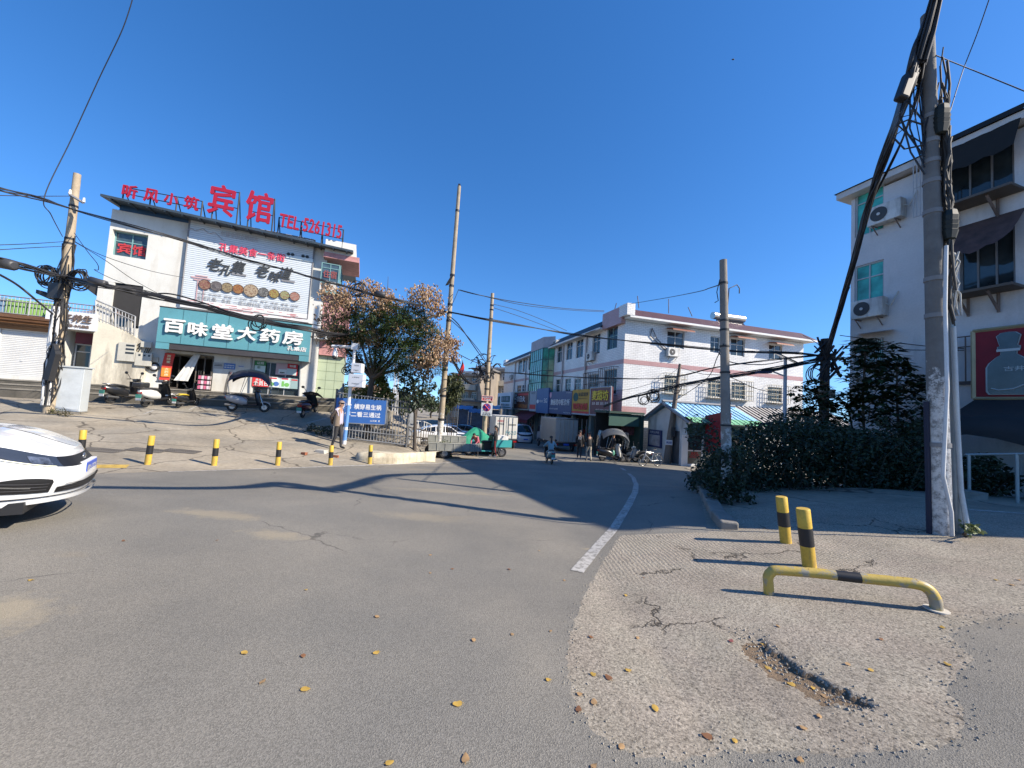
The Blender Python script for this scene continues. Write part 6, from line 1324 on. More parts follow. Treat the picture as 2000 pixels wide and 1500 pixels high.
# ---- golden rain tree behind the fence
tb=P(722,800,YT); tz=gz(tb.x,tb.y); T=thing('golden_rain_tree','round tree with tan seed pods over dark green leaves behind the fence','tree',(tb.x,tb.y,tz)); O=V((tb.x,tb.y,tz)); rr=random.Random(31)
fk=P(727,740,YT)-O; mb=MB(); limb(mb,V((0,0,-.2)),fk,.17,.13,rr,.02)
tips=[P(u,v,YT+rr.uniform(-1.2,1.2))-O for u,v in((670,650),(695,620),(720,640),(740,600),(762,650),(790,640),(815,660),(700,690),(765,700),(845,690),(650,640),(830,620))]
for t_ in tips: 
    q=fk.lerp(t_,.5)+V((0,0,-.15)); limb(mb,fk,q,.085,.05,rr,.05); limb(mb,q,t_,.05,.015,rr,.1)
mb.build('trunk',bark,T)
gcl=[(690,640,38),(735,640,44),(785,640,44),(825,650,36),(670,665,30),(720,690,38),(765,690,40),(800,690,34),(830,690,28),(655,650,24),(705,610,30),(760,610,34),(810,615,30),(745,715,24),(790,725,20),(848,712,20)]
leafg=leafmat('rain_tree_leaves',(.035,.06,.02),(.065,.10,.028),.3)
lm=MB()
for u,v,r in gcl:
    c=P(u,v,YT+rr.uniform(-.9,1.1))-O; R_=r/745*YT
    for k in range(int(270*(R_/.8)**2)): compound(lm,c+inball(rr,(R_,R_*1.15,R_*.85),.45),rr.uniform(.22,.36),rr,5,.35)
lm.build('leaves',leafg,T)
pm=MB()
pcl=[(655,580,30,150),(690,575,30,170),(665,605,32,190),(640,625,22,110),(700,600,22,90),(722,563,20,110),(745,580,26,130),(735,600,28,120),(765,598,26,130),(755,580,16,60),(820,575,24,130),(842,580,24,140),(850,605,22,110),(812,595,18,80),(760,615,26,90),(700,650,22,50),(668,655,24,70),(690,665,20,70),(720,640,22,70),(763,640,16,80),(730,663,16,80),(740,660,12,50),(785,650,26,50),(820,640,26,70),(845,650,22,70),(640,650,20,70),(655,668,16,60),(800,625,24,60),(820,700,22,110),(842,700,22,130),(822,720,18,100),(868,665,22,150),(882,675,18,120),(866,690,22,110),(888,700,12,50),(850,675,16,70),(836,735,12,40)]
for u,v,r,n in pcl:
    c=P(u,v,YT-.5+rr.uniform(-.6,.9))-O; R_=r/745*17
    for k in range(int(n*2.1)): pod(pm,c+inball(rr,(R_,R_,R_*.8),.75)*(1 if rr.random()<.75 else rr.uniform(1,1.6))+V((0,0,.12*math.sin(k))),rr.uniform(.06,.10),rr,0 if rr.random()<.75 else 1)
pm.build('seed_pods',[leafmat('seed_pods_tan',(.42,.29,.17),(.34,.20,.11),.3),leafmat('seed_pods_pale',(.52,.41,.27),(.42,.28,.17),.3)],T)
sp=MB()
for u,v,dv in((757,570,30),(705,575,18),(880,645,18),(795,580,14)): a=P(u,v,YT-.4)-O; sp.tube([a,P(u+1,v-dv,YT-.4)-O],[.02,.008],5)
sp.build('twigs',bark,T)
# ---- dark drooping tree to its right
tb=P(812,850,YT-.3); tz=gz(tb.x,tb.y); T=thing('dark_leaved_tree','dark leafy small tree drooping between the round tree and the tall pole','tree',(tb.x,tb.y,tz)); O=V((tb.x,tb.y,tz)); rr=random.Random(33)
mb=MB(); tp=P(808,740,YT-.3)-O
limb(mb,V((0,0,-.1)),tp,.1,.04,rr,.05)
cl=[(795,738,26),(818,750,30),(790,765,24),(830,770,24),(810,785,26),(845,752,20),(785,785,16),(800,800,18),(835,795,18),(775,750,16),(850,775,14)]
lm=MB()
for u,v,r in cl:
    c=P(u,v,YT-.3+rr.uniform(-.7,.7))-O; R_=r/745*YT-.3; limb(mb,tp*rr.uniform(.5,.95),c,.035,.01,rr,.1)
    for k in range(int(330*(R_/.6)**2)): leafquad(lm,c+inball(rr,(R_,R_,R_*.9),.5),rr.uniform(.14,.24),.05,rr,.5)
mb.build('trunk',bark,T); lm.build('leaves',leafmat('dark_tree_leaves',(.014,.026,.012),(.028,.046,.02),.15),T)
def bush(name,label,base,cl,Y,size,wd,mats,dens,cat='shrub',seed=1,droop=.2,stem=True,group=None):
    tb=P(*base,Y); tz=gz(tb.x,tb.y); O=V((tb.x,tb.y,tz)); T=thing(name,label,cat,O,0,group); q=random.Random(seed); lm=MB(); sm_=MB()
    for u,v,r in cl:
        c=P(u,v,Y+q.uniform(-.3,.3))-O; R_=r/745*Y; limb(sm_,V((q.uniform(-.1,.1),q.uniform(-.1,.1),0)),c,.02,.006,q,.08)
        for k in range(int(dens*(R_/.5)**2)+6): leafquad(lm,c+inball(q,(R_,R_,R_*.9),.5),q.uniform(.7,1.3)*size,wd,q,droop)
    lm.build('leaves',mats,T); sm_.build('stems',bark,T); return T
bush('shrub','yellow green leafy shrub behind the fence beside the tree trunk',(728,830),[(708,768,18),(738,760,24),(755,775,16),(745,742,12),(715,780,14)],YT+1.2,.2,.06,leafmat('yellow_green_leaves',(.10,.13,.025),(.16,.16,.03),.3),260,seed=4)
bush('young_tree','young tree with long drooping leaves right of the tall pole',(876,880),[(885,740,16),(872,760,16),(893,755,14),(878,780,14),(888,775,12),(870,795,10)],mb_.y+1.2,.34,.035,leafmat('drooping_leaves',(.05,.065,.025),(.09,.1,.04),.25),260,'tree',6,.7)
bush('weed_clump','grey green leafy weed clump at foot of the tall pole',(870,895),[(868,868,9),(876,880,10),(866,885,8),(880,892,7),(872,896,7)],mb_.y-.3,.13,.04,leafmat('weed_leaves',(.07,.1,.045),(.1,.13,.06),.3),260,'weeds',8)
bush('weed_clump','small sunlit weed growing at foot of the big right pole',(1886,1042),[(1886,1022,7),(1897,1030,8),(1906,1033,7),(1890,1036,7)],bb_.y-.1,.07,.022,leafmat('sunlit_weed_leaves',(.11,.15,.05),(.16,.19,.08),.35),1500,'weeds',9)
bush('grass_clump','low dry grass clump at foot of the tan pole',(115,812),[(105,806,6),(118,808,7),(130,810,6)],lb_.y-.2,.2,.012,leafmat('dry_grass',(.08,.085,.03),(.12,.1,.04),.2),500,'grass',10,-.6)
# ---- hedge in the shade on the right: one tangled mass of undergrowth
rr=random.Random(41); lm=MB(); tw=MB()
hd=[]  # clump rows: pixel u, top v, base v
top=[(1372,950),(1390,900),(1420,872),(1460,850),(1500,830),(1540,822),(1580,828),(1620,840),(1660,850),(1700,850),(1740,845),(1780,835),(1815,830)]
def topv(u):
    for i in range(len(top)-1):
        if top[i][0]<=u<=top[i+1][0]: k=(u-top[i][0])/(top[i+1][0]-top[i][0]); return top[i][1]+(top[i+1][1]-top[i][1])*k
    return top[-1][1]
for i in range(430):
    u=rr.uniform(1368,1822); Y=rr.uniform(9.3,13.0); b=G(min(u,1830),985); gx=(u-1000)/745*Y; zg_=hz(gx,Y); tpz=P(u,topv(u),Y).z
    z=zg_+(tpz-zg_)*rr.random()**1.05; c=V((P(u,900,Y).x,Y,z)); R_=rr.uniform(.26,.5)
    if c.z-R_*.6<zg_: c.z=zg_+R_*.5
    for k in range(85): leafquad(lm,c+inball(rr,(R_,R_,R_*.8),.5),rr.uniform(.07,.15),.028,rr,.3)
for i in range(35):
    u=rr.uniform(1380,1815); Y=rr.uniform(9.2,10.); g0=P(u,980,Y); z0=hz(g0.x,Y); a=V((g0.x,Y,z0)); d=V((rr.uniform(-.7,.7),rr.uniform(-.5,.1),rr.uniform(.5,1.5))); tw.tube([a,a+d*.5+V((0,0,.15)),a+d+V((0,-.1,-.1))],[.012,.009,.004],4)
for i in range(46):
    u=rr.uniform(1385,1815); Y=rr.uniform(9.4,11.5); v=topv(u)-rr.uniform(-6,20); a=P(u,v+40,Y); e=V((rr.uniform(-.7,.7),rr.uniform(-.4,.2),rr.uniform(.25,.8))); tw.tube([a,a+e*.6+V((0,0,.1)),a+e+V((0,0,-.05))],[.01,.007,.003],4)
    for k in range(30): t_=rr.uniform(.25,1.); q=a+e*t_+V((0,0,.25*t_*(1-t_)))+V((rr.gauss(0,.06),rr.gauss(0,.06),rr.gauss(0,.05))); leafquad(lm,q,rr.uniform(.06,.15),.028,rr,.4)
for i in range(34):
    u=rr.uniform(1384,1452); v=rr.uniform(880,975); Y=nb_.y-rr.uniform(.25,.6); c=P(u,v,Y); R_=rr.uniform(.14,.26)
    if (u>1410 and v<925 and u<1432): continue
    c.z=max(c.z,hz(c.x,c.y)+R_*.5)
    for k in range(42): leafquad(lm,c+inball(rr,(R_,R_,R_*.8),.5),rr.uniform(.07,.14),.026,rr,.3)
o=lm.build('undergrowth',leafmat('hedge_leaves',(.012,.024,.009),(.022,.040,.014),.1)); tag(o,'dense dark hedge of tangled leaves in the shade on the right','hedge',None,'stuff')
o=tw.build('dry_stems',M('dry_stem',(.06,.048,.03),v=.4)); tag(o,'dry stems sticking out along the front of the hedge','stems',None,'stuff')
# tall saplings with large leaves growing out of it
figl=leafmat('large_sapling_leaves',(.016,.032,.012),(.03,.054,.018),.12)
def sapling(label,base_u,Y,cl,seed,s=.3):
    q=random.Random(seed); b=P(base_u,975,Y); O=V((b.x,Y,hz(b.x,Y))); T=thing('sapling',label,'sapling',O,0,'saplings growing out of the hedge'); lm=MB(); sm_=MB()
    tpx=min(cl,key=lambda c:c[1]); tp=P(tpx[0],tpx[1]+10,Y)-O; limb(sm_,V((0,0,0)),tp,.05,.018,q,.06)
    for u,v,r in cl:
        c=P(u,v,Y+q.uniform(-.3,.3))-O; R_=r/745*Y; limb(sm_,tp*max(.3,min(.95,(c.z-.4)/max(tp.z,.1))),c,.018,.006,q,.08)
        for k in range(int(95*(R_/.5)**2)+8):
            p=c+inball(q,(R_,R_,R_*.7),.5)
            a0=q.uniform(0,6.3); ll=q.uniform(.6,1.1)*s
            for j in range(3):
                a=a0+(j-1)*.5; d=V((math.cos(a),math.sin(a),q.uniform(-.7,.1))).normalized(); bb=d.cross(V((0,0,1))).normalized()*ll*.2; lm.add([p,p+d*ll*.5+bb,p+d*ll,p+d*ll*.5-bb],[(0,1,2,3)])
    lm.build('leaves',figl,T); sm_.build('stem',bark,T)
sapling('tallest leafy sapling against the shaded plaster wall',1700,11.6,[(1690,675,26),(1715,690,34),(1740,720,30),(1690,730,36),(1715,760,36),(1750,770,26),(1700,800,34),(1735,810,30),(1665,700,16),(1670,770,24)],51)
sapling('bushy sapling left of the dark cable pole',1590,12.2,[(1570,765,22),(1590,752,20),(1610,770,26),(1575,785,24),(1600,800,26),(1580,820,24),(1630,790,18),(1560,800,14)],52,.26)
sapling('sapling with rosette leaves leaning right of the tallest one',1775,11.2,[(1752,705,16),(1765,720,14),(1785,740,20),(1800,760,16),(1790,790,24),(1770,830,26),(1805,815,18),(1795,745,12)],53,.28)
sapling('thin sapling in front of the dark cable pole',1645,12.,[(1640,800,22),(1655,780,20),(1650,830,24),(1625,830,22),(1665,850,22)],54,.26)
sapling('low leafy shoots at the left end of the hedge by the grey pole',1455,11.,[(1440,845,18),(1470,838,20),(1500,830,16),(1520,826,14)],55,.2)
bush('shrub','dark shrub behind the metal rail under the black tarpaulin',(1930,955),[(1895,910,20),(1925,905,20),(1945,925,22),(1905,940,22),(1960,945,20),(1885,945,18),(1930,955,20),(1975,935,14)],9.2,.12,.035,leafmat('hedge_leaves',(.012,.024,.009),(.032,.056,.02)),700,seed=14)
# dark shrub beside the steps and far greenery
bush('shrub','low dark shrubs on the earth bank left of the fence',(625,845),[(610,835,8),(625,840,9),(640,838,8),(600,842,6),(648,846,8)],A.y+.5,.12,.03,leafmat('dark_tree_leaves',(.014,.026,.012),(.028,.046,.02)),500,seed=15)
# ================================================================ fence, blue sign, low wall
gm2=M('galvanised_fence',(.3,.31,.32),r=.4,m=.5,v=.2)
A=GP(650,858);B=GP(793,874);Cc=P(778,868,B.y+1.9); Cc.z=gz(Cc.x,Cc.y); Dp=GP(846,872)
F=thing('metal_fence','grey metal bar fence round the planted garden plot','fence',A)
def fence_run(a,b,h,n,name,parent,dense=False,post=True):
    mb=MB(); a=a-A;b=b-A
    for k in range(n+1):
        p=a.lerp(b,k/n); mb.bar(p+V((0,0,.08)),p+V((0,0,h)),.022 if not dense else .018)
    for z in((.12,.5,h-.35,h-.05)): mb.bar(a+V((0,0,z)),b+V((0,0,z)),.04)
    mb.build(name,gm2,parent)
    if post:
        for p in(a,b): q=MB(); q.bar(p+V((0,0,-.1)),p+V((0,0,h+.12)),.08); q.build('post',gm2,parent)
hf=(874-785)/745*B.y
fence_run(A,B,hf,24,'bar_panel',F)
back=P(705,840,A.y+4.5); back.z=gz(back.x,back.y)
fence_run(B,P(802,868,B.y+2.2)-V((0,0,0)),hf,26,'side_panel',F,True); fence_run(A,V((A.x-.9,A.y+2.6,A.z+.35)),hf,14,'side_panel',F,True)
R2=thing('handrail_fence','low rust brown railing between the garden fence and the tall pole','fence',B); mb=MB(); a=V((.05,0,0)); b=Dp-B; hh=.95
for k in range(11):
    p=a.lerp(b,k/10); mb.bar(p,p+V((0,0,hh)),.028)
for z in(.12,hh*.55,hh): mb.bar(a+V((0,0,z)),b+V((0,0,z)),.045)
mb.build('railing',M('rust_dark',(.1,.085,.07)),R2)
WR_=MB(); w0=GP(806,866); w1=GP(846,864); 
g=thing('garden_gate','small white arched gate behind the brown railing','gate',w0); mb=MB(); e=w1-w0
for k in range(9): p=e*(k/8); mb.bar(p,p+V((0,0,1.2+.15*math.sin(math.pi*k/8))),.03)
mb.tube([V((0,0,1.2))+e*(k/8)+V((0,0,.15*math.sin(math.pi*k/8))) for k in range(9)],.03,6); mb.bar(V((0,0,.2)),e+V((0,0,.2)),.03); mb.build('panel',M('white_plastic_pipe',(.6,.6,.58)),g)
fd=(B-A).to_2d().normalized(); FR=thing('fence_axis','x','x',A); FFc=Fac(FR,(0,0,0),(fd.x,fd.y,0),(fd.y,-fd.x,0))
s0=FFc.px(658,775,.1); s1=FFc.px(755,784,.1); s2=FFc.px(749,831,.1); s3=FFc.px(664,822,.1); w=s1[0]-s0[0]; h=((s0[1]+s1[1])-(s2[1]+s3[1]))/2; zc_=(s0[1]+s1[1]+s2[1]+s3[1])/4
bpos=A+FFc.pt((s0[0]+s1[0])/2,zc_-h/2,.1); bpy.data.objects.remove(FR)
bs=thing('road_safety_sign','blue road safety sign with large white characters fixed to the metal fence','sign',bpos,math.atan2(fd.y,fd.x))
mb=MB(); mb.box((-w/2,-.025,0),(w/2,.025,h)); mb.build('board',M('sign_road_blue',(.035,.12,.36),r=.4,v=.06),bs); mb=MB(); mb.box((w/2+.001,-.03,0),(w/2+.06,.03,h)); mb.box((-w/2,-.028,-.04),(w/2,.02,-.001)); mb.build('edge',gm2,bs)
mb=MB(); text(mb,'转弯',(-w*.32,-.028,h*.68),(1,0,0),(0,0,1),w*.25,h*.23,.03); text(mb,'横穿易生祸',(w*.13,-.028,h*.68),(1,0,0),(0,0,1),w*.55,h*.23,.03); text(mb,'一停二看三通过',(-w*.02,-.028,h*.36),(1,0,0),(0,0,1),w*.84,h*.22,.03); text(mb,'山王镇  宣',(w*.3,-.028,h*.12),(1,0,0),(0,0,1),w*.2,h*.075,.02); mb.build('lettering',M('sign_plain_white',(.7,.7,.7)),bs)
# whitewashed low wall
LWp=[GP(694,893),GP(700,899),GP(740,905),GP(790,905.5),GP(850,902.5)]
lw0=LWp[0]; T=thing('low_wall','low yellowed stone kerb wall with rounded whitewashed end','wall',lw0); mb=MB(); rows=[]
hs=[.12,.3,.36,.38,.42]
dense=cr([p-lw0 for p in LWp],6); 
for i,p in enumerate(dense):
    f=i/(len(dense)-1)*4; k=min(3,int(f)); h_=hs[k]+(hs[k+1]-hs[k])*(f-k); nn=V((.25,.97,0)) if i>3 else V((.9,.4,0)); q=.012*noise.noise(p*5)
    rows.append([p+V((0,0,-.15)),p+V((0,-.02+q,h_*.5)),p+nn*.04+V((0,q,h_)),p+nn*.4+V((0,0,h_+q)),p+nn*.9+V((0,0,h_-.02))])
mb.grid(rows); mb.build('stonework',M('yellowed_stone',(.50,.44,.32),v=.25,vs=3,f=.15,fs=30,b=.5,bs=20,dirt=(2,.5,.6),dirtc=(.2,.16,.1)),T)
# garden blocks inside the fence
for u,v,w_,h_,d_,lb in((735,862,1.3,.28,.35,'long concrete block lying inside the fence'),(700,838,2.6,.75,.4,'low concrete planter wall inside the fence below the blue sign')):
    p=GP(u,v); p.y+=1.2; p.z=gz(p.x,p.y); mb=MB(); mb.box((-w_/2,-d_/2,-.2),(w_/2,d_/2,h_)); o=mb.build('concrete_block',st,None,p,.03,RAD(-6)); tag(o,lb,'concrete block')
# kerb stones on the right of the road
pts=path([(1352,930),(1362,958),(1378,990),(1388,1012),(1408,1034)],.9); mbk=M('kerb_stone',(.2,.185,.16),v=.25,vs=3,b=.5,bs=25)
for i in range(len(pts)-1):
    a,b=pts[i],pts[i+1]; d=(b-a); L_=d.length; 
    if L_<.2: continue
    n=d.orthogonal().normalized(); n=-n if n.x<0 else n; c=(a+b)/2+n*.13; z=gz(c.x,c.y); mb=MB(); mb.box((-L_/2+.012,-.13,-.15),(L_/2-.012,.13,.115+.02*rnd.uniform(-1,1))); o=mb.build('kerb_stone',mbk,None,(c.x,c.y,z),.025,math.atan2(d.y,d.x)); tag(o,'worn grey kerb stone along the hedge at the road edge','kerb','kerb stones along the hedge')
# rail under the tarpaulin
a=P(1886,888,8.6);b=P(2030,886,7.6); g=thing('guard_rail','pale horizontal pipe rail at the right edge below the black tarpaulin','rail',a); mb=MB(); mb.cyl(V((0,0,0)),b-a,.025,n=8)
for k in(.05,.72): p=(b-a)*k; z=gz(a.x+p.x,a.y+p.y)-a.z; mb.cyl(p,V((p.x,p.y,z)),.03,n=8)
mb.build('pipe',M('pale_steel',(.32,.345,.34)),g)
# grates, bricks, planks on the plaza
gmat=M('iron_grate',(.11,.1,.09),v=.3,r=.6)
for i,(u,v,lb) in enumerate(((200,880,'iron drain grate nearest the white car on the plaza'),(288,880,'iron drain grate behind the second bollard'),(355,882,'iron drain grate behind the third bollard'))):
    p=GP(u,v); mb=MB(); w_,d_=.9,.42
    for k in range(16): x=-w_/2+w_*k/15; mb.box((x-.012,-d_/2,0),(x+.012,d_/2,.02))
    for y in(-d_/2,0,d_/2): mb.box((-w_/2,y-.02,.0),(w_/2,y+.02,.022))
    o=mb.build('drain_grate',gmat,None,p+V((0,0,.004)),0,RAD(12)); 
    n=(V((0,0,0)))
    dx=(gz(p.x+.3,p.y)-gz(p.x-.3,p.y))/.6; dy=(gz(p.x,p.y+.3)-gz(p.x,p.y-.3))/.6; o.rotation_euler=(math.atan(dy),-math.atan(dx),RAD(12)); tag(o,lb,'drain grate','drain grates on the plaza')
def lump(name,label,cat,px,size,mat,seed,group=None):
    q=random.Random(seed); p=GP(*px); mb=MB(); vs=[]
    mb.box((-size[0]/2,-size[1]/2,-.03),(size[0]/2,size[1]/2,size[2])); mb.v=[(x+q.uniform(-.1,.1)*size[0],y+q.uniform(-.1,.1)*size[1],z+q.uniform(-.15,.15)*size[2]) for x,y,z in mb.v]
    o=mb.build(name,mat,None,p,.012,q.uniform(-.5,.5)); tag(o,label,cat,group)
brk=M('brick_red',(.28,.1,.05),v=.3,vs=8,b=.5)
lump('brick','broken red brick lying by the left end of the plaza debris','brick',(594,888),(.2,.12,.09),brk,1); lump('brick','red brick piece near the second bollard from the wall','brick',(655,893),(.24,.12,.08),brk,2); lump('stone_slab','pale flat slab lying on the plaza between two bollards','slab',(628,884),(.42,.25,.1),M('pale_slab',(.45,.42,.36),v=.2),3)
lump('brick','orange brick on the steps in front of the shutter shop','brick',(33,746),(.9,.3,.12),brk,4); lump('stone','grey stone at the foot of the stained wall','stone',(179,757),(.25,.2,.22),st,5)
lump('stone','large grey stone lying beside the shrub behind the big right pole','stone',(1892,975),(.4,.3,.18),mbk,6)
# fallen leaves
def fleaf(px,s,col,seed):
    q=random.Random(seed); p=GP(*px); mb=MB(); P_=[]; s*=.62
    for i in range(5):
        t_=i/4; wd=.32*s*math.sin(math.pi*(.12+.88*t_)**.8)+.004
        P_.append([V(((t_-.5)*s,-wd,.006*s/.06*(abs(t_-.5)*1.2+.3)+q.uniform(0,.006))),V(((t_-.5)*s,0,.004+q.uniform(0,.004))),V(((t_-.5)*s,wd,.007*s/.06*(abs(t_-.5)+.3)))])
    mb.grid(P_); mb.tube([V((-.5*s,0,.006)),V((-.72*s,.05*s,.004))],.0015,4)
    o=mb.build('fallen_leaf',col,None,p+V((0,0,.004)),0,q.uniform(0,6.3)); return tag(o,'dry curled leaf lying on the ground in front','leaf','fallen leaves')
lc=[leafmat('leaf_yellow',(.45,.28,.05),(.5,.33,.08),.2),leafmat('leaf_brown',(.2,.09,.04),(.26,.13,.06),.2),leafmat('leaf_tan',(.42,.27,.13),(.36,.22,.1),.2),leafmat('leaf_pinkish',(.28,.09,.08),(.22,.08,.07),.2)]
LV=[(478,1277,.075,0),(592,1283,.06,1),(734,1277,.065,0),(597,1348,.085,0),(893,1377,.085,0),(737,1206,.07,2),(909,1483,.08,2),(761,1492,.06,0),(241,1057,.06,1),(62,1134,.06,0),(424,1056,.05,1),(598,1153,.04,0),(840,1085,.05,2),(883,1112,.05,1),(840,1120,.04,2),(513,1333,.06,2),(1000,1240,.05,2),(925,1252,.06,2),(1222,1164,.06,0),(1188,1324,.09,1),(1158,1317,.06,0),(1228,1310,.07,0),(1072,1327,.06,0),(1130,1385,.075,1),(1280,1388,.08,0),(1380,1443,.085,1),(1245,1247,.05,2),(1155,1246,.06,1),(1428,1253,.07,3),(1160,1370,.08,2),(1133,1355,.06,2),(1435,1452,.05,0),(1570,1424,.06,2),(1655,1298,.05,2),(1700,1310,.05,0),(1850,1300,.06,0),(1545,1333,.07,0),(1590,1337,.06,0),(1610,1352,.06,2),(1500,1300,.07,0),(1489,1252,.05,0),(1520,1225,.05,2),(1075,1234,.04,2),(1102,1133,.05,2),(1257,1128,.04,1),(1990,1133,.06,2),(1975,1143,.06,2),(1945,1133,.05,0),(1160,1500,.05,2),(1213,1462,.06,2),(1563,1485,.06,2),(1720,1250,.05,1),(1840,1225,.06,0),(1053,1077,.05,2),(995,1113,.06,1),(1600,1400,.05,2)]
for i,(u,v,s_,k) in enumerate(LV): fleaf((u,v),s_,lc[k],i)
# ================================================================ bollards and barrier
yel=M('bollard_yellow',(.55,.36,.045),r=.5,v=.12,vs=6,f=.1,fs=40,dirt=(7,.53,.75),dirtc=(.22,.15,.08)); blk_=M('bollard_black',(.015,.015,.016),r=.5)
def bollard(base,top,label,r=.07):
    b=GP(*base); t_=P(*top,b.y); d=t_-b; T=thing('bollard',label,'bollard',b,0,'yellow and black bollards'); mb=MB(); mb.tube([d*-.08,d*.0,d*.36,d*.67,d*.985,d],[r,r,r,r,r,r*.93],14); mb.build('yellow_post',yel,T)
    mb=MB(); mb.tube([d*.36,d*.67],[r*1.03]*2,14); mb.build('black_band',blk_,T)
for b,t_,lb in (((157,895),(163,840),'bollard half hidden behind the bonnet of the white car'),((288,907),(297,851),'bollard just right of the white car with chipped yellow top'),((418,909),(423.5,858),'bollard in the middle of the kerb row behind the road edge'),((542,908.5),(546,863),'bollard in front of the canopy scooter along the kerb row'),((645,908),(648,870),'bollard at the feet of the walking man in the tan jacket'),((722,906),(724.5,869.5),'bollard in front of the low whitewashed wall')): bollard(b,t_,lb)
bollard((1535,1060),(1526,970),'farther of the two bollards on the rough concrete, in front of hedge'); bollard((1581,1107),(1568,993),'nearer of the two bollards on the rough concrete, behind the bent barrier')
def wornyellow():
    mt,t,p=nodes('worn_yellow_pipe'); L=t.links.new; tc=N(t,'TexCoord').outputs['Object']
    n=noi(t,tc,7,6,.7); k=ramp(t,n,(.5,.58),(0,1)); col=mixc(t,k,(.48,.34,.07),(.3,.27,.2)); k2=ramp(t,noi(t,tc,12,4,.7),(.64,.68),(0,1)); col=mixc(t,k2,col,(.14,.06,.03))
    L(col,p.inputs['Base Color']); p.inputs['Roughness'].default_value=.5; L(bumpn(t,n,.25),p.inputs['Normal']); return mt
a=GP(1503,1160);b=GP(1829,1191); UB=thing('pipe_barrier','low bent U shaped yellow pipe barrier with scraped paint on the concrete','barrier',a); e=b-a
r_=.045
pts=[]
for u,v in((1502,1172),(1501,1145),(1500,1128),(1506,1118),(1520,1114),(1600,1120),(1680,1129),(1750,1136),(1790,1141),(1810,1149),(1822,1162),(1828,1178),(1829,1203)):
    k=(u-1502)/(1829-1502); pts.append(P(u,v,a.y+(b.y-a.y)*k)-a)
pth=cr(pts,5); mb=MB(); mb.tube(pth,[r_*(1.25 if 18<i<28 else 1) if False else r_ for i in range(len(pth))],14); mb.build('pipe',wornyellow(),UB)
mb=MB(); q=[p for i,p in enumerate(pth) if 27<=i<=30]; mb.tube(q,r_*1.02,14,caps=False); mb.build('black_band',blk_,UB)
mb=MB(); mb.tube([e+V((0,0,.0)),e+V((0,0,.012))],.085,14); mb.build('cement_foot',M('pale_slab',(.45,.42,.36)),UB)
# ================================================================ scooters, bicycle
def loft(mb,secs,n=12,mi=0,p=2.6):
    rows=[]
    for x,z,hw,hh in secs:
        row=[]
        for j in range(n):
            a=2*math.pi*j/n; c,s_=math.cos(a),math.sin(a); row.append(V((x,math.copysign(abs(c)**(2/p),c)*hw,z+math.copysign(abs(s_)**(2/p),s_)*hh)))
        rows.append(row)
    mb.grid(rows,mi,True,True); mb.add(rows[0][::-1],[tuple(range(n))],mi); mb.add(rows[-1],[tuple(range(n))],mi); return mb
rub=M('tyre_rubber',(.02,.02,.021),r=.8); chrome=M('chrome_grey',(.4,.4,.4),r=.25,m=.9)
def wheel(T,c,r,w=.05,name='wheel',spokes=0):
    mb=MB(); RX=Matrix.Rotation(RAD(90),3,'X'); mb.torus(c,r-w*.6,w*.6,RX,24,8); o=mb.build(name,rub,T); mb=MB(); mb.torus(c,r-w*1.3,.012,RX,20,5)
    if spokes:
        for k in range(spokes): a=math.pi*2*k/spokes; mb.cyl(V(c),V(c)+V((math.cos(a)*(r-w),0,math.sin(a)*(r-w))),.002,n=4)
    else: mb.cyl(V(c)+V((0,-w*.5,0)),V(c)+V((0,w*.5,0)),r*.5,n=14)
    mb.build('rim',chrome,o)
PLT=M('plate_green',(.06,.26,.2)); PLW=M('plate_white',(.6,.6,.6))
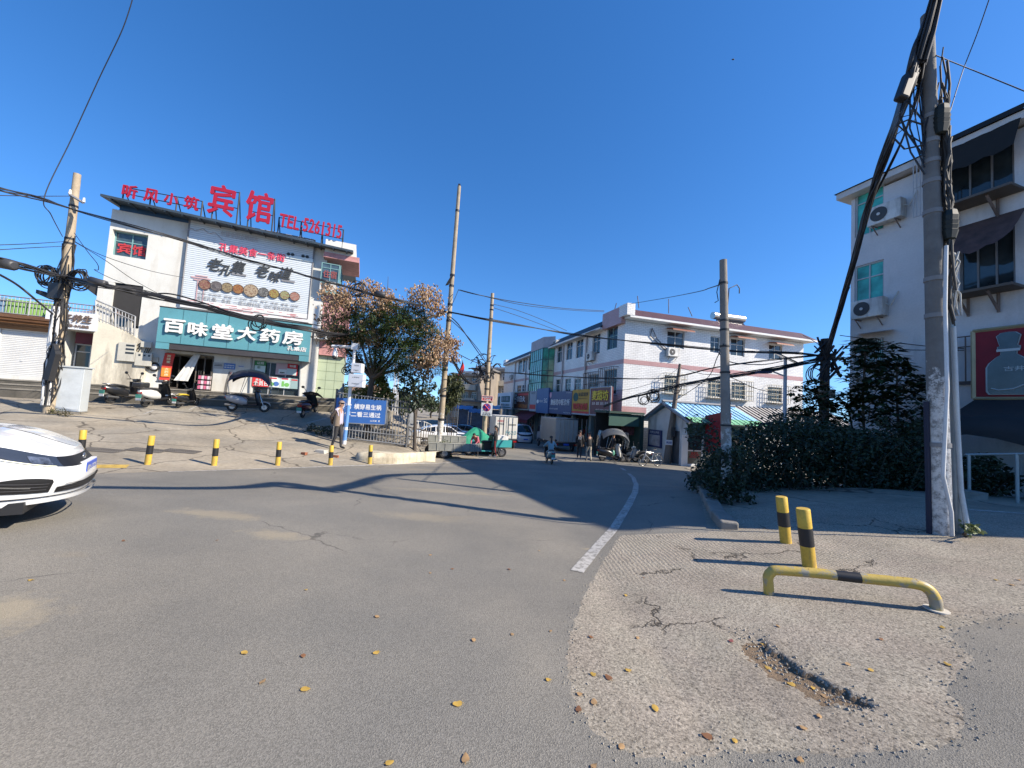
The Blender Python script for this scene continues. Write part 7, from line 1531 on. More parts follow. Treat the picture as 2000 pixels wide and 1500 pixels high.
def scooter(label,pos,yaw,col,col2=None,canopy=False,box=None,scale=1.,plate=True,group='parked scooters',low=False,covered=False,seatc=None):
    T=thing('scooter',label,'scooter',pos,yaw,group); T.scale=(scale,)*3
    dx=(gz(pos.x+.6*math.cos(yaw),pos.y+.6*math.sin(yaw))-gz(pos.x-.6*math.cos(yaw),pos.y-.6*math.sin(yaw)))/1.2; T.rotation_euler=(0,-math.atan(dx),yaw)
    cm=M(*col,r=.3,coat=.5,v=.05); c2=M(*(col2 or col),r=.3,coat=.5,v=.05); dkp=M('black_plastic',(.015,.015,.017))
    r=.21; wheel(T,(-.6,0,r),r,.07); wheel(T,(.62,0,r),r,.07)
    mb=MB(); loft(mb,[(-.9,.68,.06,.05),(-.8,.6,.15,.13),(-.5,.54,.2,.2),(-.22,.48,.19,.2),(-.05,.42,.15,.14)]); mb.build('rear_body',cm,T)
    mb=MB(); loft(mb,[(-.2,.3,.13,.05),(.1,.28,.15,.04),(.35,.3,.13,.05)]); mb.build('footboard',dkp,T)
    mb=MB(); rows=[]
    for k in range(8):
        z=.3+.62*k/7; x=.42-.16*(k/7)**1.3; w=.25-.06*abs(k/7-.5)*2
        rows.append([V((x+.08-.5*y*y/w,y,z)) for y in(-w,-w*.6,0,w*.6,w)])
    mb.grid(rows); mb.grid([[p-V((.05,0,0)) for p in q] for q in rows]); mb.build('front_shield',c2,T)
    mb=MB(); loft(mb,[(.4,.42,.07,.03),(.62,.47,.085,.03),(.8,.4,.07,.03),(.86,.3,.04,.03)]); mb.build('front_mudguard',cm,T)
    mb=MB(); mb.tube([(.62,.07,r),(.5,.07,.5),(.36,0,.9),(.3,0,1.0)],.022,6); mb.tube([(.62,-.07,r),(.5,-.07,.5),(.36,0,.9)],.022,6); mb.build('fork',chrome,T)
    mb=MB(); mb.tube([(.2,-.34,1.02),(.28,-.2,1.03),(.32,0,1.0),(.28,.2,1.03),(.2,.34,1.02)],.018,6); h=mb.build('handlebar',dkp,T)
    mb=MB(); loft(mb,[(.22,.98,.09,.06),(.34,.98,.11,.08),(.42,.95,.09,.07)]); mb.build('headlamp_cowl',c2,T)
    mb=MB(); mb.ball((.43,0,.93),(.03,.075,.055),10,6); mb.build('headlight',M('lamp_lens',(.5,.5,.5),r=.1),T)
    mb=MB(); loft(mb,[(-.72,.73,.1,.03),(-.5,.76,.15,.05),(-.2,.72,.14,.05),(.0,.66,.1,.03)]); mb.build('seat',M(*(seatc or ('seat_black',(.02,.02,.02))),r=.6),T)
    mb=MB(); mb.tube([(-.6,.1,.75),(-.85,.1,.8),(-.88,0,.8),(-.85,-.1,.8),(-.6,-.1,.75)],.015,6); mb.build('grab_rail',chrome,T)
    mb=MB(); mb.box((-.89,-.09,.58),(-.84,.09,.65)); mb.build('tail_light',M('tail_red',(.35,.01,.01),r=.2),T)
    for s_ in(-1,1):
        mb=MB(); mb.tube([(.25,.22*s_,1.03),(.22,.3*s_,1.2),(.2,.34*s_,1.24)],.012,5); mb.ball((.2,.38*s_,1.29),(.02,.085,.06),10,6); mb.build('mirror',dkp,T)
    mb=MB(); mb.tube([(-.45,-.16,.25),(-.85,-.17,.3)],.05,8); mb.tube([(-.1,.1,.2),(-.05,.2,.01)],.012,5); mb.build('motor_and_stand',M('engine_grey',(.15,.15,.15),r=.4,m=.6),T)
    if plate: mb=MB(); mb.box((-.93,-.11,.4),(-.915,.11,.54)); p=mb.build('number_plate',PLT,T); mb=MB(); mb.box((-.935,-.1,.3),(-.918,.1,.39)); mb.build('rear_flap',PLW,T)
    if box:
        mb=MB(); mb.box((-1.02,-.2,.82),(-.62,.2,1.03)); mb.build('top_box',M(*box,r=.35,coat=.4),T,bevel=.05)
    if canopy:
        mb=MB(); rows=[]
        for k in range(11):
            t_=k/10; x=-.75+1.55*t_; z=1.72+.20*math.sin(math.pi*min(1,t_*1.02))-(.22*max(0,t_-.85)/.15)-.1*max(0,.15-t_)/.15; rows.append([V((x,y,z-1.5*y*y)) for y in(-.46,-.4,-.25,0,.25,.4,.46)])
        mb.grid(rows); mb.grid([[p-V((0,0,.015)) for p in q] for q in rows]); cn=mb.build('canopy',M(*canopy,r=.4),T)
        mb=MB()
        for y in(-.3,.3): mb.tube([(.75,y*.6,.75),(.82,y,1.2),(.72,y,1.72)],.012,5); mb.tube([(-.35,y*.5,.75),(-.2,y,1.35),(-.1,y,1.85)],.012,5)
        mb.tube([(-.75,0,.75),(-.85,0,1.3),(-.65,0,1.75)],.014,5); mb.build('canopy_strut',chrome,T)
        mb=MB(); mb.grid([[V((.86-.1*k/6+.0,y,.85+.88*k/6)) for y in(-.3,-.15,0,.15,.3)] for k in range(7)]); mb.build('windscreen',clearmat('clear_plastic',(.5,.55,.55),.3),T)
        mb=MB(); mb.grid([[V((-.9+.12*(k/6)**2+.05*math.cos(y*4),y,.7+1.05*k/6)) for y in(-.36,-.18,0,.18,.36)] for k in range(7)]); mb.build('rear_curtain',clearmat('smoky_plastic',(.06,.06,.08),.75),T)
    if covered:
        mb=MB(); rows=[]
        for k in range(7):
            t_=k/6; rows.append([V((.1+.7*t_,y,1.12-.35*t_-.6*abs(y)*(.4+.3*t_)+.02*math.sin(k+j))) for j,y in enumerate((-.42,-.3,-.12,0,.12,.3,.42))])
        mb.grid(rows); mb.build('wind_cover',M('cover_dark',(.025,.025,.035),r=.6),T)
    return T
BKc=('scooter_black',(.015,.016,.018)); WHc=('scooter_white',(.62,.62,.6)); SVc=('scooter_silver',(.28,.28,.29)); RDc=('scooter_maroon',(.1,.012,.02))
def sp_(u,v): return GP(u,v)
scooter('black scooter with two round mirrors standing below the meter boxes',sp_(247,786),RAD(84),BKc,covered=False,scale=1.15)
scooter('white and black scooter with dark top box in front of the pharmacy banner',sp_(309,792),RAD(92),WHc,BKc,box=('top_box_black',(.02,.02,.022)),scale=1.12)
scooter('small yellow and black scooter below the open pharmacy door',sp_(366,794),RAD(92),BKc,scale=.85,seatc=('seat_yellow',(.5,.36,.03)))
scooter('silver scooter with dark canopy roof in front of the steps',sp_(484,804),RAD(26),SVc,BKc,canopy=('canopy_navy',(.02,.02,.035)),scale=1.12,plate=False)
scooter('dark maroon scooter with black wind cover parked near the fence',sp_(604,810),RAD(92),RDc,BKc,covered=True,scale=1.12)
scooter('dark scooter under a striped canopy in the shade by the porch',P(1196,900,23.3)*1,RAD(4),BKc,WHc,canopy=('canopy_dark',(.06,.065,.07)),scale=1.05)
o=[x for x in COL.objects if x.get('label','').startswith('dark scooter under a striped')][0]; o.location.z=gz(o.location.x,o.location.y)
p=P(1246,900,23.6); p.z=gz(p.x,p.y); scooter('dark scooter standing nose out between the canopy scooter and the bicycle',p,RAD(185),BKc,('scooter_blue_grey',(.1,.14,.18)),scale=.95)
p=P(1222,895,24.2); p.z=gz(p.x,p.y); scooter('pale scooter deep in the shade of the green porch',p,RAD(160),('scooter_cream',(.3,.29,.26)),BKc,scale=.95)
def bicycle(label,pos,yaw):
    T=thing('bicycle',label,'bicycle',pos,yaw); r=.34; wheel(T,(-.52,0,r),r,.032,spokes=14); wheel(T,(.52,0,r),r,.032,spokes=14)
    fm_=M('bike_silver',(.45,.46,.47),r=.3,m=.5); mb=MB(); A_=V((-.52,0,r));Bq=V((-.08,0,.3));Cq=V((-.2,0,.78));Dq=V((.32,0,.8));Eq=V((.36,0,.68))
    for a,b in((A_,Bq),(A_,Cq),(Bq,Cq),(Cq,Dq),(Bq,Eq)): mb.cyl(a,b,.02,n=8)
    mb.cyl(V((.52,.05,r)),V((.37,.03,.66)),.015,n=6); mb.cyl(V((.52,-.05,r)),V((.37,-.03,.66)),.015,n=6); mb.cyl(V((.37,0,.64)),V((.29,0,.98)),.02,n=8); mb.cyl(Cq,V((-.23,0,.92)),.014,n=6); mb.build('frame',fm_,T)
    mb=MB(); mb.tube([(.22,-.3,1.0),(.3,-.1,.98),(.3,.1,.98),(.22,.3,1.0)],.014,6); mb.build('handlebar',blk_,T)
    mb=MB(); loft(mb,[(-.38,.94,.07,.025),(-.28,.95,.08,.03),(-.1,.95,.02,.02)]); mb.build('saddle',blk_,T)
    mb=MB(); mb.torus(Bq,.09,.008,Matrix.Rotation(RAD(90),3,'X'),18,5); mb.cyl(Bq+V((0,-.1,0)),Bq+V((.12,-.1,-.12)),.01,n=5); mb.cyl(Bq+V((0,.1,0)),Bq+V((-.12,.1,.12)),.01,n=5); mb.build('crank',blk_,T)
    mb=MB(); mb.bar((-.2,.05,.72),(-.72,.05,.74),.02); mb.bar((-.2,-.05,.72),(-.72,-.05,.74),.02); mb.bar((-.72,.05,.74),(-.52,.05,r),.015); mb.build('rack',blk_,T)
p=P(1270,904,21.8); p.z=gz(p.x,p.y); bicycle('silver mountain bicycle parked in front of the hut gable',p,RAD(200))
# ================================================================ cars
def car(name,label,pos,yaw,paint,L_=4.6,W=1.8,hood=.98,Ht=1.45,detail=False,group=None,van=False,cat='car'):
    T=thing(name,label,cat,pos,yaw,group); hx=L_/2
    def ztop(x):
        u=x/hx
        if van: return 1.0+.12*(1-sst(.72,1.0,u)) 
        return (hood-.30*sst(.50,1.02,u)**1.3*.9-.02*sst(.2,.6,u)) if u>0 else hood+.04*sst(0,.6,-u)-.12*sst(.8,1,-u)
    nf=14; ns=10
    def outline(t):
        """points around the plan at height fraction t, from front centre along the right side to rear centre"""
        bul=1-.10*(1-t)**2-.06*sst(.75,1,t); pts=[]; fx=hx*(1-.035*abs(t-.42)*2-(.035*sst(.55,1,t)))
        af=1.15; ar=.7; wq=W/2*bul
        for i in range(nf+1):
            a=RAD(90)*i/nf; pts.append((fx-af+af*math.cos(a)**(2/2.9),-wq*(math.sin(a)**(2/2.9)) if a>0 else 0))
        for i in range(1,ns): pts.append((fx-af+( -hx+ar-(fx-af))*i/ns,-wq))
        for i in range(nf+1):
            a=RAD(90)*(1-i/nf); pts.append((-hx+ar-ar*math.cos(a)**(2/3.2),-wq*(math.sin(a)**(2/3.2) if a>1e-6 else 0)))
        return pts
    zb=.2
    def S(i,t,off=0):
        """surface point by outline index (float) and height fraction"""
        o=outline(t); k=min(int(i),len(o)-2); f=i-k; x=o[k][0]+(o[k+1][0]-o[k][0])*f; y=o[k][1]+(o[k+1][1]-o[k][1])*f
        z=zb+t*(ztop(x)-zb); p=V((x,y,z))
        if off:
            a=o[max(k-1,0)]; b=o[min(k+2,len(o)-1)]; n=V((b[1]-a[1],-(b[0]-a[0]),0)); n=V((-(n.x),-(n.y),0)) if (n.x*x+n.y*y)<0 else n
            if n.length>0: p=p+n.normalized()*off
        return p
    N_=len(outline(0)); ts=[0,.06,.14,.25,.38,.5,.62,.74,.84,.92,.97,1]
    rows=[]
    for t in ts:
        r=[S(i,t) for i in range(N_)]; rows.append(r+[V((p.x,-p.y,p.z)) for p in r[-2:0:-1]])
    top=rows[-1]
    for q in(.9,.72,.5,.25,.02):
        rows.append([V((p.x,p.y*q,p.z+.055*(1-q*q)*min(1,max(.1,(hx-abs(p.x))*1.6)))) for p in top])
    pm_=M(*paint,r=.25,coat=1.,v=.02,f=.0); mb=MB(); mb.grid(rows,0,True,True); 
    body=mb.build('body',pm_,T); md=body.modifiers.new('s','SUBSURF'); md.levels=1; md.render_levels=1
    mb=MB(); mb.box((-hx+.25,-W/2+.12,.12),(hx-.35,W/2-.12,.24)); mb.build('underside',blk_,T)
    gl_d=glassmat('car_glass',(.012,.015,.017),r=.04)
    # cabin
    zc=hood-.02; 
    st_=[(-.82,.0,.93),(-.62,.62,.86),(-.3,.97,.82),(.0,1.,.8),(.2,.86,.8),(.42,.02,.88)] if not van else [(-.98,.0,.95),(-.95,.7,.9),(-.6,.98,.88),(.2,1.,.88),(.5,.9,.88),(.82,.0,.92)]
    rows=[]; top_r=[]
    for u,hf_,wf_ in st_:
        x=u*hx; zt_=zc+(Ht-zc)*hf_; wb=W/2*.93; wt=W/2*wf_*.84 if hf_>.1 else wb
        rows.append([V((x,-wb,zc-.03)),V((x,-(wb*.35+wt*.65),zc+(zt_-zc)*.62)),V((x,-wt,zc+(zt_-zc)*.9)),V((x,-wt*.8,zt_)),V((x,0,zt_+.02)),V((x,wt*.8,zt_)),V((x,wt,zc+(zt_-zc)*.9)),V((x,(wb*.35+wt*.65),zc+(zt_-zc)*.62)),V((x,wb,zc-.03))])
    mb=MB(); mb.grid(rows); g=mb.build('windows',gl_d,T)
    mb=MB(); rr_=rows[1:-1]; mb.grid([[p+V((0,0,.014)) for p in r[2:7]] for r in rr_]); 
    for r in(rows[2],rows[-3]):
        for s_ in(0,1): q=[p+V((0,(-.012 if s_==0 else .012),0)) for p in (r[0:3] if s_==0 else r[6:9])]; mb.tube(q,.04,5)
    for k in range(len(rows)-1):
        for c in(2,6): mb.bar(rows[k][c],rows[k+1][c],.05)
    mb.build('roof',pm_,T)
    for sx in(.60,-.58):
        for sy in(-1,1):
            c=V((sx*hx,sy*(W/2-.10),.32)); mb=MB(); RX=Matrix.Rotation(RAD(90),3,'X'); mb.torus(c,.235,.085,RX,26,10); w_=mb.build('wheel',rub,T); mb=MB(); mb.cyl(c+V((0,sy*.07,0)),c+V((0,sy*.09,0)),.2,n=20); mb.build('rim',chrome,w_)
            mb=MB(); mb.cyl(V((c.x,sy*(W/2-.16),.34)),V((c.x,sy*(W/2-.03),.34)),.37,n=24); mb.build('wheel_arch',blk_,T)
    def patch(name,i0,i1,t0,t1,mat,off=.006,both=True,shape=None,nu=14,nv=5,parent=None):
        mb=MB(); R_=[]
        for a in range(nu+1):
            i=i0+(i1-i0)*a/nu; lo,hi=(t0,t1) if not shape else shape(a/nu); R_.append([S(i,lo+(hi-lo)*b/nv,off) for b in range(nv+1)])
        mb.grid(R_)
        o=mb.build(name,mat,parent or T)
        if both:
            m2=MB(); m2.grid([[V((p.x,-p.y,p.z)) for p in r] for r in R_]); m2.build(name,mat,parent or T)
        return o
    lens=M('headlight_dark',(.03,.035,.045),r=.05,coat=1.); dark=M('grille_black',(.012,.012,.013),r=.4); lamp=M('lamp_reflector',(.22,.24,.27),r=.15,m=.7,v=.8,vs=14); tailr=M('tail_red',(.35,.01,.01),r=.2)
    patch('headlight',4.2,14.6,.80,.97,lens,.008,shape=lambda s_:(.72+.10*s_,.90+.02*s_+.05*math.sin(s_*3.1)))
    patch('grille',0,4.2,.72,.9,dark,.010,shape=lambda s_:(.70+.02*s_,.90))
    patch('tail_light',N_-9,N_-3.5,.66,.9,tailr,.008)
    if detail:
        patch('headlamp_lens',9.5,13.6,.8,.9,lamp,.014,shape=lambda s_:(.80+.03*s_,.885)); patch('headlamp_lens',5.2,7.2,.76,.88,lamp,.014)
        patch('daylight_strip',5.,13.,.735,.75,M('lamp_strip',(.75,.75,.55),r=.2),.013,shape=lambda s_:(.722+.085*s_,.738+.085*s_))
        patch('air_intake',6.2,12.6,.2,.5,dark,.008,shape=lambda s_:(.20+.02*s_,.30+.2*math.sin(math.pi*(.25+.75*s_)**.8)))
        for k in range(3): patch('intake_slat',6.6,11.8,.26+.06*k,.275+.06*k,M('slat_grey',(.06,.06,.065),r=.4),.014)
        patch('intake_chrome',8.,12.9,.33,.36,chrome,.016,shape=lambda s_:(.30+.05*s_,.325+.05*s_))
        patch('lower_grille',0,5.6,.18,.42,dark,.009,shape=lambda s_:(.18,.40-.10*s_))
        for k in range(4): patch('grille_slat',0,4.8,.2+.05*k,.213+.05*k,M('slat_grey',(.06,.06,.065)),.014)
        patch('front_lip',0,14,.0,.08,pm_,.05,shape=lambda s_:(.0,.09)); patch('lip_groove',0,14,.1,.12,dark,.012)
        f=S(0,.62); mb=MB(); mb.box((f.x-.01,-.22,f.z-.085),(f.x+.012,.22,f.z+.055)); mb.box((f.x-.06,-.24,f.z-.1),(f.x+.005,.24,f.z+.07),1); pl_=mb.build('number_plate',[M('plate_blue',(.04,.1,.5),r=.4),PLW],T)
        mb=MB(); text(mb,'皖D·17Z2L',(f.x+.0128,0,f.z-.015),(0,1,0),(0,0,1),.4,.085,.02); mb.build('lettering',PLW,pl_)
        mb=MB(); mb.ball((S(0,.82).x+.012,0,S(0,.82).z),(.015,.06,.045),14,8); mb.build('badge',chrome,T)
        for s_ in(-1,1): mb=MB(); mb.ball((hx*.30,s_*(W/2+.06),hood+.1),(.1,.11,.07),12,8); mb.build('door_mirror',pm_,T)
    else:
        f=S(0,.35); mb=MB(); mb.box((f.x+.0,-.22,f.z-.06),(f.x+.02,.22,f.z+.06)); mb.box((-hx-.02,-.22,.68),(-hx+.01,.22,.8)); mb.build('number_plate',M('plate_blue',(.04,.1,.5)),T)
    return T
c0=GP(178,965); fr_=V((-5.28,4.97)); yw=RAD(37); cp_=V((fr_.x-2.3*math.cos(yw),fr_.y-2.3*math.sin(yw),0)); cp_.z=gz(-6.2,3.9)
car('white_car','shiny white saloon car with blue number plate, only its front in view','car' and cp_,yw,('car_white_paint',(.68,.69,.69)),4.6,1.82,.98,1.45,True)
def cpos(u,Y): p=P(u,840,Y); p.z=gz(p.x,p.y); return p
car('parked_car','white hatchback parked behind the tall pole in the side street',cpos(880,33),RAD(12),('car_white_far',(.62,.63,.64)),group='cars parked in the side street')
car('parked_car','second white car parked behind the red and blue crates',cpos(866,29),RAD(20),('car_white_far',(.62,.63,.64)),group='cars parked in the side street')
car('parked_car','black car parked farther back left of the slim pole',cpos(915,38),RAD(-20),('car_black_paint',(.015,.015,.017)),group='cars parked in the side street')
car('parked_car','dark grey car parked behind the black car',cpos(890,44),RAD(10),('car_grey_paint',(.05,.055,.06)),group='cars parked in the side street')
car('white_minivan','white minivan facing the camera far down the street',cpos(1017,40),RAD(-77),('car_white_far',(.62,.63,.64)),4.4,1.75,1.05,1.85,van=True,cat='minivan')
# box trucks
def truck(label,pos,yaw,boxm,W=1.9,H=2.0,L_=3.2,cab=('car_white_far',(.62,.63,.64)),texts=(),ribs=True,open_rear=False,name='box_truck'):
    T=thing(name,label,'truck',pos,yaw); zb=.75
    mb=MB(); mb.box((-L_/2,-W/2,zb),(L_/2,W/2,zb+H)); b=mb.build('cargo_box',boxm,T)
    if ribs:
        mb=MB(); n=int(L_/.16)
        for k in range(n):
            x=-L_/2+.1+k*.16
            for s_ in(-1,1): mb.box((x,s_*W/2,zb+.1),(x+.07,s_*(W/2+.025),zb+H-.1))
        mb.build('rib',boxm,b)
    mb=MB(); 
    for y0,y1 in((-W/2+.05,-.03),(.03,W/2-.05)): mb.box((-L_/2-.03,y0,zb+.08),(-L_/2-.002,y1,zb+H-.08))
    mb.build('rear_door',boxm,T)
    mb=MB()
    for y in(-.55,-.2,.2,.55): mb.cyl((-L_/2-.05,y*W/1.9,zb+.1),(-L_/2-.05,y*W/1.9,zb+H-.1),.018,n=6)
    for z in(zb+.04,zb+H-.04): mb.box((-L_/2-.04,-W/2,z-.04),(-L_/2-.001,W/2,z+.04))
    mb.build('locking_bar',chrome,T)
    mb=MB(); loft(mb,[(L_/2+.08,1.1,W*.45,.75),(L_/2+.5,1.15,W*.45,.8),(L_/2+.95,1.1,W*.44,.72),(L_/2+1.3,.85,W*.42,.45),(L_/2+1.4,.75,W*.38,.3)],16,0,5); c=mb.build('cab',M(*cab,r=.3,coat=.5),T)
    mb=MB(); 
    for s_ in(-1,1): mb.add([V((L_/2+.45,s_*(W*.455),1.3)),V((L_/2+1.15,s_*(W*.45),1.25)),V((L_/2+.95,s_*(W*.45),1.75)),V((L_/2+.45,s_*(W*.455),1.78))],[(0,1,2,3)])
    mb.add([V((L_/2+1.3,-W*.38,1.25)),V((L_/2+1.3,W*.38,1.25)),V((L_/2+1.03,W*.36,1.75)),V((L_/2+1.03,-W*.36,1.75))],[(0,1,2,3)]); mb.build('cab_window',glassmat('car_glass',(.012,.015,.017)),c)
    for x in(-L_/2+.55,L_/2+.75):
        for s_ in(-1,1): wheel(T,(x,s_*(W/2-.14),.33),.33,.12)
    mb=MB(); mb.box((-L_/2-.05,-W/2+.1,.5),(L_/2+.9,W/2-.1,.74)); mb.build('chassis',blk_,T)
    mb=MB(); 
    for s_ in(-1,1): mb.box((-L_/2-.08,s_*W*.42-.12,.55),(-L_/2-.05,s_*W*.42+.12,.66))
    mb.build('tail_light',M('tail_red',(.35,.01,.01)),T); mb=MB(); mb.box((-L_/2-.085,-.22,.54),(-L_/2-.06,.22,.68)); mb.build('number_plate',M('plate_blue',(.04,.1,.5)),T)
    for b_,y,z,w_,h_,m_ in texts: q=MB(); text(q,b_,(-L_/2-.034,y,z),(0,-1,0),(0,0,1),w_,h_,.01); q.build('lettering',m_,T)
    return T
tp=cpos(982,30.2); truck('white box truck seen from behind down the street beside the slim pole',tp,RAD(101),M('truck_box_white',(.62,.6,.54),v=.12,vs=1.5),1.72,1.75,2.7,texts=[('冷藏配送',.45,2.1,.5,.16,RDX),('仓栅保温',.45,1.88,.5,.14,DKP),('F620',-.4,1.25,.8,.3,M('print_teal',(.06,.25,.3))),('════',-.45,1.85,.6,.12,DKP)])
tp=cpos(1083,31.2); tp.x+=.3; truck('silver van truck with ribbed cargo box parked before the shaded shops',tp,RAD(104.7),M('truck_box_grey_white',(.34,.33,.31),v=.12,vs=1.5),1.85,1.85,3.4,cab=('car_silver',(.3,.3,.31)))
# ================================================================ street sellers' vehicles
p=G(905,893); p=V((-3.15,19.6,0)); p.z=gz(p.x,p.y)
FB=thing('flatbed_trailer','grey flatbed cargo trailer with lowered side boards beside the tall pole','trailer',p,RAD(14)); gmt=M('trailer_grey',(.23,.23,.2),r=.5,v=.2,vs=3); mb=MB(); mb.box((-.9,-.75,.55),(1.1,.75,.68)); mb.build('deck',gmt,FB)
def board(a,b,h,t_=.04):
    q=MB(); d=V(b)-V(a); q.bar(V(a)+V((0,0,h)),V(b)+V((0,0,h)),.05); q.bar(V(a)+V((0,0,.03)),V(b)+V((0,0,.03)),.05); n=V((-d.y,d.x,0)).normalized()*t_*.5
    q.add([V(a)+n,V(b)+n,V(b)+n+V((0,0,h)),V(a)+n+V((0,0,h)),V(a)-n,V(b)-n,V(b)-n+V((0,0,h)),V(a)-n+V((0,0,h))],[(0,1,2,3),(4,7,6,5),(2,6,7,3),(1,5,6,2),(0,3,7,4)])
    for k in range(1,5): c=V(a).lerp(V(b),k/5); q.bar(c+n*1.3,c+n*1.3+V((0,0,h)),.03); q.bar(c-n*1.3,c-n*1.3+V((0,0,h)),.03)
    q.build('side_board',gmt,FB)
board((-.9,-.76,.42),(1.1,-.76,.42),.36); board((1.12,-.75,.42),(1.75,-.45,.42),.36); board((-.9,.76,.68),(1.1,.76,.68),.34)
mb=MB(); mb.box((-.9,-.4,.4),(1.3,.4,.545)); mb.build('chassis',blk_,FB)
for x in(-.75,-.1):
    for s_ in(-1,1): wheel(FB,(x,s_*.6,.29),.29,.13)
tl=M('tricycle_teal',(.04,.28,.28),r=.4,coat=.3)
p=V((-1.2,22.0,0)); p.z=gz(p.x,p.y); TR_=thing('cargo_tricycle','teal electric cargo tricycle facing the flatbed trailer in sunlight','tricycle',p,RAD(203)); TR_.scale=(1.12,)*3; wheel(TR_,(.95,0,.24),.24,.07)
for s_ in(-1,1): wheel(TR_,(-.65,s_*.45,.25),.25,.08)
mb=MB(); mb.tube([(.95,.06,.24),(.8,.05,.7),(.7,0,1.0)],.025,6); mb.tube([(.95,-.06,.24),(.8,-.05,.7),(.7,0,1.)],.025,6); mb.tube([(.6,-.35,1.05),(.68,0,1.02),(.6,.35,1.05)],.02,6); mb.build('fork',blk_,TR_)
mb=MB(); loft(mb,[(.55,.6,.2,.2),(.72,.62,.22,.26),(.85,.6,.16,.2)],14); mb.build('front_fairing',tl,TR_); mb=MB(); loft(mb,[(.6,.5,.14,.04),(.95,.53,.1,.03),(1.15,.42,.07,.03)]); mb.build('mudguard',tl,TR_)
mb=MB(); mb.box((-1.15,-.5,.5),(-.2,.5,.56)); 
for a,b in(((-1.15,-.5,.56),(-.2,-.46,.86)),((-1.15,.46,.56),(-.2,.5,.86)),((-1.15,-.46,.56),(-1.11,.46,.86)),((-.24,-.46,.56),(-.2,.46,.86))): mb.box(a,b)
mb.build('cargo_box',tl,TR_); mb=MB(); loft(mb,[(-.15,.72,.2,.06),(.2,.72,.2,.07),(.3,.7,.14,.04)]); mb.box((-.15,-.18,.3),(.25,.18,.66)); mb.build('seat',M('seat_black',(.02,.02,.02)),TR_); mb=MB(); mb.tube([(-.16,-.22,.7),(-.2,-.22,1.15),(-.2,.22,1.15),(-.16,.22,.7)],.02,6); mb.box((-.22,-.2,.8),(-.18,.2,1.12)); mb.build('backrest',blk_,TR_)
mb=MB(); mb.box((-.2,-.3,.26),(.75,.3,.31)); mb.build('footboard',tl,TR_); mb=MB(); mb.box((-1.0,-.35,.86),(-.4,.35,1.05)); mb.build('white_sack',M('white_cloth',(.62,.61,.57)),TR_)
p=V((-2.0,23.6,0)); p.z=gz(p.x,p.y); TL_=thing('covered_load','market load covered by bright green tarpaulin between trailer and slim pole','covered load',p,RAD(8)); rr=random.Random(61); rows=[]
for i in range(15):
    x=-1.25+2.5*i/14; row=[]
    for j in range(11):
        y=-.9+1.8*j/10; e_=max(abs(x)/1.25,abs(y)/.9); hgt_=.55+1.0*(1-e_**1.25)+.12*noise.noise(V((x*2.2,y*2.2,1)))+.07*noise.noise(V((x*6,y*6,4)))+.05*abs(math.sin(x*6.5+y*2)); row.append(V((x,y,hgt_-.3*(e_>.97))))
    rows.append(row)
mb=MB(); mb.grid(rows); mb.build('tarpaulin',M('tarpaulin_green',(.03,.26,.15),r=.45,v=.2,vs=3,b=.4,bs=8),TL_); mb=MB(); mb.box((-1.1,-.78,.0),(1.1,.78,.5)); mb.build('crate_stack',M('dark_box',(.03,.032,.035)),TL_)
def crate(label,u,Y,colr,z=0,w=.6,d=.4,h=.32):
    p=P(u,850,Y); p.z=gz(p.x,p.y)+z; T=thing('crate',label,'crate',p,RAD(rnd.uniform(-8,8)),'plastic market crates'); mb=MB()
    for a,b in(((-w/2,-d/2,0),(w/2,-d/2+.02,h)),((-w/2,d/2-.02,0),(w/2,d/2,h)),((-w/2,-d/2+.02,0),(-w/2+.02,d/2-.02,h)),((w/2-.02,-d/2+.02,0),(w/2,d/2-.02,h)),((-w/2+.02,-d/2+.02,0),(w/2-.02,d/2-.02,.02))): mb.box(a,b)
    for k in range(7): x=-w/2+w*(k+.5)/7; mb.box((x-.015,-d/2-.012,.03),(x+.015,-d/2-.001,h-.04))
    mb.box((-w/2-.015,-d/2-.018,h-.04),(w/2+.015,-d/2-.001,h)); mb.build('shell',M(*colr,r=.4),T)
RC=('crate_red',(.4,.03,.03)); BC=('crate_blue',(.025,.07,.32))
crate('blue crate on top beside the green tarpaulin',887,22.2,BC,.62,.7); crate('blue crate under the other blue crate',887,22.3,BC,.29,.7); crate('red crate on top of the red crates behind the tall pole',868,21.8,RC,.64,.6); crate('middle red crate behind the tall pole',868,21.9,RC,.31,.6); crate('lowest red crate standing behind the tall pole',868,22.,RC,-.02,.6)
p=P(898,752,24); T=thing('red_flag','red flag on a thin leaning pole beside the slim utility pole','flag',V((p.x,24,gz(p.x,24)))); b=T.location.copy(); t0=P(903.5,703,24)-b; t1=P(893,740,24)-b; mb=MB(); mb.cyl(V((0,0,0)),t0,.025,.015,6); mb.build('staff',chrome,T); mb=MB(); mb.grid([[t0.lerp(t1,k/8)+V((.0+.10*j/4*math.sin(math.pi*min(1,k/7+.1))*2.2,.08*math.sin(j*1.5+k),-.05*j)) for j in range(5)] for k in range(9)]); mb.build('cloth',M('flag_red',(.45,.02,.025)),T)
